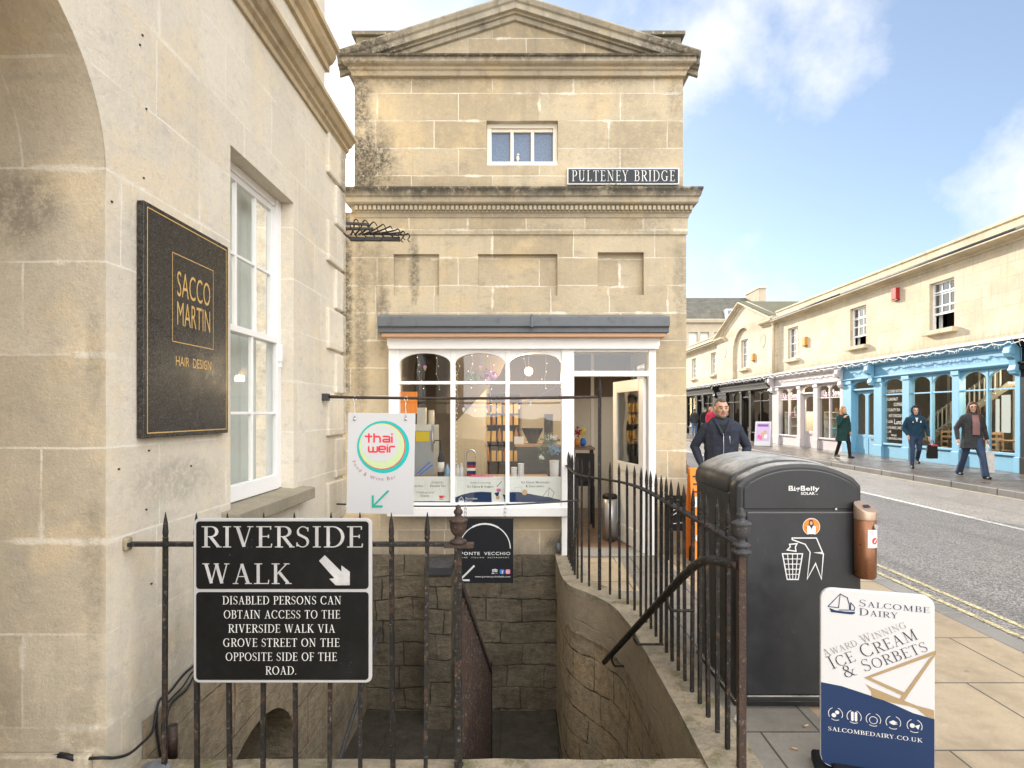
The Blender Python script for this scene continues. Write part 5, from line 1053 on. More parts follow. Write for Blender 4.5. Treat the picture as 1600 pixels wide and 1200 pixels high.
for z_ in (.86, .76): 
    a, b = cv(lx0 + .01, .003), cv(.01, .003); m.poly([a + Vector((0, 0, lz0 + (lz1 - lz0) * z_)), b + Vector((0, 0, lz0 + (lz1 - lz0) * z_)), b + Vector((0, 0, lz0 + (lz1 - lz0) * z_ + .0025)), a + Vector((0, 0, lz0 + (lz1 - lz0) * z_ + .0025))])
m.build('sticker', [M['paper'], M['red'], M['pinky']], cg, fix=False)
# ---------------------------------------------------------------- ice cream board
TLc, TRc = P(1282, 918, 2.36), P(1461, 937, 2.245)
yaw = math.atan2(TRc.y - TLc.y, TRc.x - TLc.x); W_ = (TRc - TLc).xy.length
ic = thing('pavement_sign', 'white and navy ice cream pavement sign standing in front of the litter bin', 'sign', (TLc.x, TLc.y, 0), yaw)
TH = TLc.z; lean = -.0
def LP(mb, f): pass
m = MB(); hgt = TH - .055; s4 = W_ / 176.5          # metres per photo pixel on the board
m.prism([Vector((p[0], 0, p[1] + .055)) for p in rrect(0, W_, 0, hgt, .045, 8)], (0, .022, 0)); m.build('panel', M['board_white'], ic, bevel=.004)
xl = lambda x: (1270 + x / 4 - 1281) * s4
# image rows on the board: the top edge falls 18 px from left to right
def I(x, y):
    px, py = 1270 + x / 4, 900 + y / 4; t = (px - 1281) / 176.5; ytop = 919 + 18.5 * t; per = 1 + .052 * t
    return (t * W_, TH - (py - ytop) / per * s4 * 1.0)
o = (0, -.0006, 0); U, V = (1, 0, 0), (0, 0, 1)
mats = [M['navy'], M['bronze'], M['sign_white'], M['ink'], M['grey_ink'], M['board_white']]
m = MB()
lowL, lowR = I(40, 752), I(745, 1030)
flat(m, [(.002, .10), (W_ - .002, .10), (W_ - .002, lowR[1]), I(620, 985), I(520, 930), I(420, 880), I(300, 832), I(180, 785), (.002, lowL[1])], o, U, V, 0, 0)
flat(m, [(p[0], p[1]) for p in [(.002, .10), (.010, .072), (.045, .058), (W_ - .045, .058), (W_ - .01, .072), (W_ - .002, .10)]], o, U, V, 0, 0)
fi = lambda pts, mi, l: flat(m, [I(*p) for p in pts], o, U, V, mi, l)
fi([(320, 726), (756, 535), (757, 562), (362, 728)], 1, .0010); fi([(362, 728), (320, 726), (556, 858), (572, 838)], 1, .0014); fi([(722, 585), (757, 560), (565, 895), (538, 885)], 1, .0018)
fi([(330, 772), (372, 800), (540, 882), (640, 930), (744, 965), (744, 1000), (600, 935), (480, 905), (368, 862), (366, 826)], 1, .0010); fi([(650, 960), (744, 985), (744, 1028), (700, 1010)], 1, .0014)
def sboat(k, cx, cy, mi, ww, l):
    q = lambda pts: [I(cx + k * x, cy + k * y) for x, y in pts]
    flat(m, q([(100, 222), (140, 240), (200, 250), (264, 254), (262, 266), (240, 272), (112, 252)]), o, U, V, mi, l)
    stroke(m, q([(92, 212), (170, 124), (160, 222), (92, 212)]), ww, o, U, V, mi, lift=l); stroke(m, q([(170, 124), (215, 150), (228, 200), (230, 240), (162, 238)]), ww, o, U, V, mi, lift=l + .0004); stroke(m, q([(236, 186), (262, 220), (258, 244), (236, 240), (236, 186)]), ww, o, U, V, mi, lift=l)
sboat(1, 0, 0, 0, .0032, .001)
def wline(t, x0, y0, x1, y1, h, mi, small=.8, wt=.8):
    a, b = I(x0, y0), I(x1, y1); u = Vector((b[0] - a[0], 0, b[1] - a[1])); v = Vector((-u.z, 0, u.x))
    write(m, t, (a[0], -.0018, a[1]), u, v, h * s4 / 4, 'serif', width=u.length, mi=mi, small=small, weight=wt)
wline('Salcombe', 287, 213, 717, 268, 48, 0); wline('Dairy', 287, 277, 530, 305, 50, 0)
wline('Award Winning', 72, 577, 585, 370, 56, 4, .78, .7); wline('Ice Cream', 118, 664, 655, 452, 92, 3, .82, .7); wline('& Sorbets', 205, 730, 715, 538, 84, 3, .82, .7)
wline('salcombedairy.co.uk', 92, 1098, 675, 1196, 28, 2, 1.0, 1.1)
for i, (x, y) in enumerate(((140, 982), (258, 1005), (378, 1028), (500, 1050), (628, 1076))):
    c = I(x, y); r = 45 * s4 / 4
    for a0, a1 in ((-30, 70), (115, 215), (235, 300)): stroke(m, circ(c[0], c[1], r, a0, a1, 12), .0022, o, U, V, 2, lift=.0012)
    if i == 0: disc(m, (c[0] - .006, c[1] - .006), r * .34, o, U, V, 2, .0012, 12); disc(m, (c[0] + .006, c[1] + .007), r * .3, o, U, V, 2, .0016, 12)
    if i == 1: [disc(m, (c[0] + s_ * r * .25, c[1] + r * (.5 - .3 * j)), r * .2, o, U, V, 2, .0012 + .0003 * j, 10, r * .3) for j in range(4) for s_ in (-1, 1)]
    if i == 2: stroke(m, circ(c[0], c[1] - .002, r * .55, 0, 360, 18), .0022, o, U, V, 2, closed=True, lift=.0012)
    if i == 3: [flat(m, [(c[0] - r * .6, c[1] - r * .1 * j), (c[0], c[1] + r * (.35 - .3 * j)), (c[0] + r * .6, c[1] - r * .2 * j), (c[0], c[1] - r * (.05 + .3 * j))], o, U, V, 2, .0012 + .0005 * j) for j in range(2)]
    if i == 4: disc(m, (c[0] - r * .3, c[1]), r * .34, o, U, V, 2, .0012, 12); flat(m, [(c[0], c[1]), (c[0] + r * .7, c[1] + r * .3), (c[0] + r * .5, c[1] - r * .5)], o, U, V, 2, .0016)
m.build('lettering', mats, ic, fix=False)
m = MB(); m.box(-.012, W_ + .012, -.10, .14, .0, .05); m.box(.04, W_ - .04, -.05, .08, .05, .075); m.build('base', M['board_black'], ic, bevel=.02)
# ---------------------------------------------------------------- boards near the corner
ob = thing('pavement_sign', 'bright orange folding board beside the stone corner, half hidden by the litter bin', 'sign', (1.93, 5.75, 0), R(4))
m = MB(); m.prism([Vector(p) for p in ((-.27, .12, .02), (-.27, .0, .95), (-.27, .03, .95), (-.27, .15, .02))], (.56, 0, 0)); m.build('front_panel', M['orange'], ob, bevel=.006)
m = MB(); m.prism([Vector(p) for p in ((-.27, -.16, .02), (-.27, -.03, .95), (-.27, -.002, .95), (-.27, -.13, .02))], (.56, 0, 0)); m.build('back_panel', M['orange'], ob, bevel=.006)
m = MB(); vo = Vector((0, -.13, .93)).normalized(); vo = Vector((0, .13, .93)).normalized(); oo = Vector((-.27, -.164, .02))
for i, l in enumerate((.08, .08, .08)): 
    stroke(m, [(.0 + .025, .86 - .075 * i), (.025 + l, .86 - .075 * i)], .014, oo, (1, 0, 0), vo, 0, lift=.002)
for i in range(3): flat(m, [(.03 + .1 * i, .56), (.09 + .1 * i, .56), (.09 + .1 * i, .66), (.03 + .1 * i, .66)], oo, (1, 0, 0), vo, 1, .002)
write(m, 'CO', oo + Vector((.02, -.004, 0)) + vo * .22, (1, 0, 0), vo, .09, mi=1, bold=.03); stroke(m, circ(.13, .86, .03, 30, 230, 10), .006, oo, (1, 0, 0), vo, 0, lift=.002)
m.build('lettering', [M['ink'], M['paper']], ob, fix=False)
kb2 = thing('pavement_sign', 'small black board standing behind the railing by the stone corner', 'sign', (1.60, 5.85, 0), R(-6))
m = MB(); m.box(-.13, .13, 0, .02, .30, .66); m.build('panel', M['black_paint'], kb2, bevel=.004)
m = MB(); [m.bar((x, .01, 0), (x, .01, .32), .022) for x in (-.11, .11)]; m.build('leg', M['black_paint'], kb2)
m = MB(); stroke(m, [(-.08, .0), (.0, .05), (.07, .01)], .008, (0, -.002, .45), U, V); stroke(m, [(-.06, .06), (.05, .09)], .006, (0, -.002, .45), U, V); stroke(m, [(-.09, -.08), (.08, -.06)], .007, (0, -.002, .45), U, V); m.build('chalk_marks', M['paper'], kb2, fix=False)
# litter on the paving
for k, (px, py, Y) in enumerate(((1153, 1138, 2.74),)):
    m = MB(); p = P(px, py, Y); m.ball((p.x, p.y, .045), (.018, .015, .022), 7, 5)
    for v in m.v: v += Vector((noise.noise(v * 60), noise.noise(v * 61 + Vector((3, 0, 0))), 0)) * .012
    tag(m.build('tissue', M['paper'], None), 'crumpled white tissue at the foot of the right railing post', 'litter')
for k, (px, py) in enumerate(((1260, 1138), (1240, 1172))):
    Y = 1350 / (py - CY); p = P(px, py, Y); m = MB(); m.tube([(p.x - .012, p.y, .01), (p.x + .012, p.y + .01 * (1 - 2 * k), .01)], .0045, 6); tag(m.build('cigarette_end', M['tan'], None), ['tan cigarette end on the paving, nearer to the litter bin', 'tan cigarette end on the paving, nearer to the stairwell and ice cream sign foot'][k], 'cigarette end')
# ---------------------------------------------------------------- things inside the shop
IK = lambda px, py, Y: P(px, py, Y)
def pos3(px, py, Y): return P(px, py, Y)
# posters along the foot of the window
yp = YS + .055
PS = [('window poster of hot drinks with dark writing, behind the white hanging sign', 624, 703), ('window poster with a navy hill and an ice cream in the middle pane', 710.5, 789.5), ('window poster for milkshakes with a line drawn sailing boat in the right pane', 796, 877)]
for i, (lab, a, b) in enumerate(PS):
    t = thing('window_poster', lab, 'poster', (sx((a + b) / 2), yp, sz(786)), group='posters along the bottom of the shop window')
    ky = yp / F; X_ = lambda px: (px - CX) * ky; Z_ = lambda py: EYE - (py - CY) * ky
    m = MB(); m.box(X_(a), X_(b), yp, yp + .003, Z_(787), Z_(744.5)); m.build('sheet', M['paper'], t)
    m = MB(); o = (0, yp - .001, 0); q = lambda x, y: (X_(600 + x / 4.287), Z_(520 + y / 4.287)); s_ = ky / 4.287
    wr = lambda tx_, x, y, w_, h_, mi=0: write(m, tx_, (q(x, y)[0], yp - .0018, q(x, y)[1]), U, V, h_ * s_, 'serif', width=w_ * s_, mi=mi, weight=1.5, small=.7)
    fl = lambda pts, mi, l=0: flat(m, [q(*p) for p in pts], o, U, V, mi, l)
    if i == 0:
        write(m, 'Delightful', (q(318, 1008)[0], yp - .0018, q(318, 1008)[1]), U, Vector((.25, 0, 1)), 15 * s_, width=80 * s_, mi=2); wr('English Tea', 310, 1032, 102, 15); write(m, 'Freshly ground', (q(218, 1074)[0], yp - .0018, q(218, 1074)[1]), U, Vector((.25, 0, 1)), 13 * s_, width=115 * s_, mi=2); wr('Coffee', 246, 1098, 58, 14); wr('Hot Chocolates', 120, 1032, 140, 14)
        fl([(366, 1090), (404, 1090), (396, 1108), (374, 1108)], 3); stroke(m, [q(405, 1094), q(412, 1098), q(400, 1104)], .004, o, U, V, 3); fl([(368, 1113), (402, 1113), (402, 1116), (368, 1116)], 0); fl([(105, 1128), (443, 1128), (443, 1140), (105, 1140)], 1)
    if i == 1:
        write(m, 'Award winning', (q(574, 1010)[0], yp - .0018, q(574, 1010)[1]), U, Vector((.25, 0, 1)), 15 * s_, width=140 * s_, mi=2); wr('Ice Cream & Sorbets', 558, 1037, 176, 15)
        fl([(474, 1140), (474, 1104), (520, 1085), (580, 1070), (650, 1064), (720, 1068), (812, 1085), (812, 1140)], 1); fl([(720, 1066), (788, 1058), (812, 1140), (722, 1138)], 4, .0008); fl([(738, 1072), (772, 1066), (762, 1112)], 1, .0012); disc(m, q(768, 1054), 16 * s_, o, U, V, 5, .0016, 14, 12 * s_); disc(m, q(762, 1104), 13 * s_, o, U, V, 6, .0018, 14)
        stroke(m, [q(788, 994), q(770, 1016), q(756, 1030)], .006, o, U, V, 0); wr('Salcombe', 545, 1116, 82, 14, 4); wr('Dairy', 545, 1134, 48, 12, 4)
        stroke(m, [q(500, 1122), q(518, 1098), q(534, 1122), q(500, 1122)], .004, o, U, V, 4, lift=.001); fl([(496, 1126), (540, 1126), (534, 1136), (504, 1136)], 4, .001); fl([(584, 952), (732, 952), (732, 964), (584, 964)], 5, .002)
    if i == 2:
        wr('Ice Cream Milkshakes', 920, 1008, 188, 15); wr('& Cold drinks', 950, 1034, 120, 15)
        fl([(838, 1140), (838, 1068), (900, 1066), (960, 1076), (1060, 1094), (1182, 1118), (1182, 1140)], 1); disc(m, q(942, 1068), 19 * s_, o, U, V, 6, .001, 16); stroke(m, [q(866, 1040), q(926, 1030), q(918, 1060)], .002, o, U, V, 2, lift=.001)
        for pts in ([(1062, 1098), (1108, 1036), (1098, 1100), (1062, 1098)], [(1110, 1040), (1140, 1070), (1126, 1106), (1100, 1100)], [(1060, 1104), (1140, 1110)]): stroke(m, [q(*p) for p in pts], .004, o, U, V, 0, lift=.001)
    m.build('print', [M['ink'], M['navy'], M['grey_ink'], M['red'], M['paper'], M['pinky'], M['tan']], t, fix=False)
m = MB(); yo = yp + .006; k_ = yo / F; m.box((626 - CX) * k_, (652 - CX) * k_, yo, yo + .002, EYE - (646 - CY) * k_, EYE - (612 - CY) * k_); tag(m.build('orange_notice', M['orange'], None), 'plain orange notice stuck inside the left window pane', 'notice')
# counter, fridge, shelves
ct = thing('counter', 'light brown counter along the inside of the shop window', 'counter', (-.6, 6.6, 0))
m = MB(); m.box(-1.55, .30, 6.2, 6.75, .74, .78); m.build('worktop', M['wood_l'], ct, bevel=.005); m = MB(); m.box(-1.5, .28, 6.24, 6.7, .02, .74); m.build('cabinet', M['cream'], ct)
fd = thing('fridge', 'steel grey cabinet with a yellow notice behind the left window pane', 'fridge', (-1.2, 6.75, .78)); Yf = 6.62
a, b = IK(643, 716, Yf), IK(679, 664, Yf)
m = MB(); m.box(a.x, b.x, Yf, Yf + .35, .78, b.z); m.build('body', plain('grey_metal_casing', (.40, .44, .47), .45, .2), fd, bevel=.01)
m = MB(); m.box(a.x + .05, b.x - .06, Yf - .01, Yf, IK(0, 690, Yf).z, IK(0, 674, Yf).z); m.build('notice', M['yellow'], fd); m = MB(); m.box(a.x + .04, b.x - .04, Yf - .01, Yf, IK(0, 673, Yf).z, IK(0, 663, Yf).z); m.build('label', M['paper'], fd)
m = MB(); m.tube([(b.x - .02, Yf - .03, b.z - .3), (b.x - .02, Yf - .03, b.z - .06)], .008, 8); m.build('handle', M['steel'], fd)
for (px, py, w_, h_, mt, lab) in ((658, 656, .10, .2, M['paper'], 'white carton on top of the steel cabinet'), (674, 656, .07, .17, M['cream'], 'round cream tin beside a carton on the steel cabinet')):
    p = IK(px, py, Yf + .12); m = MB()
    if w_ > .09: m.box(p.x - w_/2, p.x + w_/2, p.y, p.y + .1, b.z, b.z + h_)
    else: m.lathe([(w_/2, 0), (w_/2, h_)], (p.x, p.y, b.z), 16)
    tag(m.build('container', mt, None, bevel=.004), lab, 'container')
p = IK(689, 740, 6.45); sp_ = thing('syrup_pump', 'tall dark bottle with pump top and white label on the counter', 'bottle', (p.x, p.y, .78))
m = MB(); m.lathe([(.034, .78), (.036, .80), (.036, 1.0), (.014, 1.06), (.013, 1.10)], (p.x, p.y, 0), 14); m.build('bottle', M['ink'], sp_); m = MB(); m.lathe([(.0368, .84), (.0368, .95)], (p.x, p.y, 0), 14); m.build('label', M['paper'], sp_); m = MB(); m.tube([(p.x, p.y, 1.10), (p.x, p.y, 1.19), (p.x - .07, p.y, 1.19), (p.x - .08, p.y, 1.16)], .008, 8); m.build('pump', M['ink'], sp_)
for k, (px, h_, c_, lab) in enumerate(((699, .15, M['bluef'], 'pale blue spray bottle at the right of the left window pane'), (715, .14, M['board_white'], 'white bottle on the counter left of another white bottle'), (721, .16, M['board_white'], 'white bottle on the counter close beside the curved tap'))):
    p = IK(px, 740, 6.42); m = MB(); m.lathe([(.026, .78), (.028, .79), (.028, .78 + h_ * .65), (.011, .78 + h_ * .78), (.011, .78 + h_)], (p.x, p.y, 0), 12); tag(m.build('bottle', c_, None), lab, 'bottle')
p = IK(727, 742, 6.4); tp_ = spline([(p.x, p.y, .78), (p.x, p.y, .98), (p.x + .015, p.y, 1.06), (p.x + .06, p.y, 1.09), (p.x + .11, p.y, 1.06), (p.x + .12, p.y, 1.0)], 4); m = MB(); m.tube(tp_, .011, 8); tag(m.build('tap', M['steel'], None), 'tall curved steel tap in the middle window', 'tap')
m = MB(); p = IK(731, 733, 6.5); 
for i, c_ in enumerate(('redcoat', 'navy', 'paper', 'redcoat', 'navy')): m.cur = i; m.box(p.x - .01, p.x + .085, p.y, p.y + .08, .78 + .033 * i, .78 + .033 * i + .031)
tag(m.build('striped_tin', [M['redcoat'], M['navy'], M['paper'], M['redcoat'], M['navy']], None), 'stack of red, white and navy boxes beside the curved tap', 'boxes')
bl = thing('tool_tray', 'brown tray with blue handled tools at the foot of the left window', 'tray', (-1.2, 6.3, .78)); p = IK(664, 741, 6.3); m = MB(); m.box(p.x - .1, p.x + .09, p.y, p.y + .12, .78, .81); m.build('tray', M['wood_l'], bl, bevel=.004); m = MB(); m.bar((p.x - .09, p.y, .83), (p.x + .05, p.y + .03, .96), .014); m.bar((p.x - .06, p.y, .82), (p.x + .08, p.y + .02, .93), .014); m.build('tool', M['lblue'], bl)
# shelf unit with boxes and bottles
shx0, shx1, YH = IK(757, 0, 8.3).x, IK(812, 0, 8.3).x, 8.3
sh = thing('shelf_unit', 'dark wooden shelf unit stacked with amber bottles and packets at the back of the shop', 'shelf', ((shx0 + shx1) / 2, YH, 0))
zsh = [IK(0, y, YH).z for y in (745, 721, 690, 664, 646)]
m = MB(); m.box(shx0 - .03, shx0, YH, YH + .3, .02, zsh[-1] + .3); m.box(shx1, shx1 + .03, YH, YH + .3, .02, zsh[-1] + .3); m.box(shx0, shx1, YH + .28, YH + .3, .02, zsh[-1] + .3); m.build('frame', M['room_dark'], sh)
for z in zsh + [zsh[-1] + .28]: m = MB(); m.box(shx0, shx1, YH, YH + .28, z - .02, z); m.build('shelf', M['ink'], sh)
amber = plain('amber_bottle_glass', (.36, .17, .05), .2); packet = plain('gold_packet', (.55, .36, .12), .4)
b0 = MB(); b0.lathe([(.028, 0), (.03, .01), (.03, .12), (.010, .165), (.010, .20)], (0, 0, 0), 10); bme = b0.mesh('bottle', amber); b1 = MB(); b1.box(-.03, .03, -.03, .03, 0, .15); pme = b1.mesh('packet', packet)
for r_, z in enumerate(zsh[1:]):
    n = 6
    for i in range(n):
        o = bpy.data.objects.new('packet' if (r_ + i) % 3 else 'bottle', pme if (r_ + i) % 3 else bme); C.objects.link(o); o.location = (shx0 + .05 + (shx1 - shx0 - .1) * i / (n - 1), YH + .06, z + .001)
        tag(o, 'gold packet standing in a row on the dark shelf unit' if (r_ + i) % 3 else 'slim amber bottle standing in a row on the dark shelf unit', 'packet' if (r_ + i) % 3 else 'bottle', 'gold packets on the shelf unit' if (r_ + i) % 3 else 'amber bottles on the shelf unit')
# right pane: hopper, card, cups, flowers, dark counter front
dc = thing('dark_counter', 'dark slate coloured serving counter behind the right window pane', 'counter', (.2, 7.0, 0)); m = MB(); a, b = IK(808, 0, 7.0), IK(879, 0, 7.0); m.box(a.x, b.x, 7.0, 7.5, .02, IK(0, 698, 7).z); m.build('cabinet', M['ink_slate'], dc); m = MB(); m.box(a.x - .03, b.x + .03, 6.97, 7.53, IK(0, 698, 7).z, IK(0, 694, 7).z); m.build('worktop', M['wood_l'], dc)
zt_ = IK(0, 694, 7).z
p = IK(832, 694, 7.2); m = MB(); m.lathe([(.05, zt_), (.06, zt_ + .02), (.13, zt_ + .17), (.135, zt_ + .19), (.10, zt_ + .18)], (p.x, p.y, 0), 18); tag(m.build('bowl', M['leather'], None), 'large dark wicker bowl on the slate counter', 'bowl')
p = IK(811, 692, 7.05); m = MB(); m.box(p.x - .06, p.x + .06, p.y, p.y + .01, zt_, zt_ + .09); tag(m.build('card', M['paper'], None), 'small white card standing on the slate counter', 'card')
p = IK(857, 690, 7.25); m = MB()
for i in range(12): m.lathe([(.05, zt_ + .03 * i), (.062, zt_ + .03 * i + .03), (.064, zt_ + .03 * i + .034)], (p.x, p.y, 0), 16)
tag(m.build('cup_stack', M['greyh'], None), 'tall stack of ridged brown paper cups on the slate counter', 'cups')
for px, h_, lab in ((814, .17, 'ridged white paper cup tower near the middle of the right pane'), (803, .12, 'short white cup stack beside the taller white tower')):
    p = IK(px, 744, 6.35); m = MB()
    for i in range(int(h_ / .02)): m.lathe([(.030, .78 + .02 * i), (.036, .78 + .02 * i + .02)], (p.x, p.y, 0), 14)
    tag(m.build('cup_stack', M['board_white'], None), lab, 'cups')
fl_ = thing('flower_vase', 'white ridged vase of blue hydrangea and pale leaves in the right pane', 'flowers', (IK(866, 744, 6.3).x, 6.3, .78)); c = IK(866, 744, 6.3)
m = MB(); m.lathe([(.04, .78), (.045, .80), (.052, .98), (.05, .98)], (c.x, c.y, 0), 16); m.build('vase', M['board_white'], fl_)
def leaves(mb, ctr, rad, n, sz_, seed):
    rnd = random.Random(seed)
    for i in range(n):
        d = Vector((rnd.gauss(0, 1), rnd.gauss(0, 1), rnd.gauss(0, 1))).normalized(); p = Vector(ctr) + Vector((d.x * rad[0], d.y * rad[1], d.z * rad[2])) * (rnd.random() ** .4)
        a = Vector((rnd.gauss(0, 1), rnd.gauss(0, 1), rnd.gauss(0, 1))).normalized(); b = a.cross(d).normalized(); s_ = sz_ * rnd.uniform(.6, 1.3); mb.poly([p - a * s_, p + b * s_ * .5, p + a * s_, p - b * s_ * .5])
m = MB(); leaves(m, IK(858, 695, 6.3), (.14, .08, .12), 150, .022, 1); leaves(m, IK(846, 712, 6.28), (.04, .04, .10), 40, .02, 2); m.build('leaf', plain('pale_green_leaf', (.13, .20, .14), .7), fl_, fix=False)
m = MB(); leaves(m, IK(867, 702, 6.2), (.07, .05, .08), 150, .014, 3); m.build('blossom', M['bluef'], fl_, fix=False)
m = MB(); leaves(m, IK(860, 684, 6.25), (.10, .05, .035), 60, .014, 4); leaves(m, IK(846, 715, 6.2), (.03, .03, .04), 30, .014, 5); m.build('white_blossom', M['paper'], fl_, fix=False)
for px, h_, c1, lab in ((902, .16, M['redcoat'], 'orange pot with dark red flowers on the table inside the door'), (911, .17, M['yellow'], 'blue vase of yellow and red flowers on the table inside the door')):
    Y = 8.0; zb_ = IK(0, 697, Y).z; p = IK(px, 697, Y); f_ = thing('flower_vase', lab, 'flowers', (p.x, p.y, zb_)); m = MB(); m.lathe([(.025, zb_), (.045, zb_ + .03), (.05, zb_ + .07), (.025, zb_ + .10), (.03, zb_ + .11)], (p.x, p.y, 0), 12); m.build('vase', M['orangebox'] if c1 is M['redcoat'] else M['lblue'], f_)
    m = MB(); leaves(m, p + Vector((0, 0, .2)), (.06, .05, .08), 60, .02, px); m.build('blossom', c1, f_, fix=False)
tb = thing('table', 'dark brown table inside the doorway carrying two flower vases', 'table', (IK(905, 0, 8).x, 8.0, 0)); m = MB(); c = IK(905, 698, 8.0); m.box(.66, .99, 7.75, 8.3, c.z - .03, c.z); m.build('tabletop', M['wood'], tb, bevel=.004)
for x in (.70, .95): m = MB(); m.box(x - .025, x + .025, 7.8, 7.85, .012, c.z - .03); m.build('leg', M['leather'], tb)
ch = thing('chair', 'black chair tucked in at the table inside the doorway', 'chair', (.85, 7.55, 0)); p = Vector((.86, 7.5, 0))
m = MB(); m.box(p.x - .16, p.x + .08, 7.45, 7.75, .55, .6); m.build('seat', M['leather'], ch, bevel=.01); m = MB(); m.box(p.x - .16, p.x + .08, 7.42, 7.45, .6, .98); m.build('backrest', M['leather'], ch, bevel=.01)
for x, y in ((-.15, 7.46), (.07, 7.46), (-.15, 7.72), (.07, 7.72)): m = MB(); m.box(p.x + x - .015, p.x + x + .015, y - .015, y + .015, .012, .55); m.build('leg', M['leather'], ch)
pb = thing('pedal_bin', 'slim dark steel pedal bin just inside the open door', 'bin', (.93, 6.75, 0)); q = P(953, 840, 6.75); m = MB(); m.lathe([(.085, .02), (.085, .50)], (q.x, 6.75, 0), 18); m.build('body', M['steel'], pb); m = MB(); m.lathe([(.088, .50), (.088, .53), (.07, .55), (0, .56)], (q.x, 6.75, 0), 18); m.build('lid', M['leather'], pb); m = MB(); m.box(q.x - .03, q.x + .03, 6.63, 6.68, .02, .04); m.build('pedal', M['leather'], pb)
# pendant lamp that is lit, ornaments and fairy lights
pd = thing('pendant_lamp', 'lit warm globe lamp hanging in the right arched light', 'lamp', IK(826, 580, 7.4)); c = IK(826, 580, 7.4); m = MB(); m.ball(c, .055, 14, 9); m.build('globe', M['lampglow'], pd); m = MB(); m.tube([c + Vector((0, 0, .05)), (c.x, c.y, 2.44)], .005, 6); m.build('flex', M['ink'], pd)
ld = bpy.data.lights.new('globe_light', 'POINT'); ld.energy = 32; ld.color = (1, .78, .5); ld.shadow_soft_size = .06; lo = bpy.data.objects.new('globe_light', ld); C.objects.link(lo); lo.parent = pd; lo.location = (0, -.1, -.1)
for k, (px, py, lab) in enumerate(((664, 575, 'pink cone ornament hanging in the left arched light'), (750.5, 575, 'pink cone ornament hanging in the middle arched light'))):
    c = IK(px, py, 6.2); o_ = thing('cone_ornament', lab, 'ornament', c); m = MB(); m.lathe([(.004, -.035), (.017, .0)], c, 10); m.build('cone', M['tan'], o_); m = MB(); m.ball(c + Vector((0, 0, .012)), .019, 10, 6); m.build('scoop', M['pink'], o_); m = MB(); m.tube([c + Vector((0, 0, .03)), (c.x, c.y, 2.12)], .0025, 5); m.build('thread', M['wire_blue'], o_)
gl = thing('light_garland', 'blue flex garland of little white cone lights across the window', 'garland', IK(790, 635, 6.25)); pts = spline([IK(x, y, 6.25) for x, y in ((710, 630), (740, 636), (778, 634), (800, 631), (832, 624), (858, 610), (874, 602))], 4); m = MB(); m.tube(pts, .003, 5); m.build('flex', M['wire_blue'], gl)
for x, y in ((724, 634), (742, 636), (760, 637), (777, 635), (811, 630), (829, 625)): m = MB(); c = IK(x, y + 5, 6.25); m.ball(c, (.014, .014, .017), 8, 5); m.lathe([(.013, -.006), (.003, -.035)], c, 8); m.build('lamp', M['paper'], gl)
fg = thing('fairy_lights', 'strings of tiny warm fairy lights hanging under the shop ceiling', 'fairy lights', (-.5, 6.6, 2.1)); rnd = random.Random(5); m = MB(); w_ = MB()
for s_ in range(9):
    x0 = -1.35 + .2 * s_; pts = [Vector((x0 + .03 * rnd.uniform(-1, 1), 6.25 + .17 * (s_ % 4), 2.12 - .09 * i + .02 * rnd.random())) for i in range(rnd.choice((4, 5, 8)))]; w_.tube(pts, .0015, 4)
    for p in pts: m.ball(p + Vector((rnd.uniform(-.03, .03), 0, 0)), .0032, 6, 4)
for i in range(22): m.ball((IK(712, 0, 6.25).x + .012 * rnd.random(), 6.25, 2.0 - .05 * i), .0022, 6, 4)
m.build('bulb', M['bulb'], fg, fix=False); w_.build('flex', M['wire_white'], fg, fix=False)
m = MB(); leaves(m, IK(740, 590, 7.4), (.12, .1, .11), 110, .025, 8); tag(m.build('hanging_plant', M['mgreen'], None, fix=False), 'bushy dark wreath hanging left of the purple one in the middle light', 'wreath')
m = MB(); leaves(m, IK(764, 588, 7.4), (.11, .1, .10), 110, .025, 9); tag(m.build('hanging_plant', M['purple'], None, fix=False), 'purple bushy wreath hanging right of the dark green one', 'wreath')
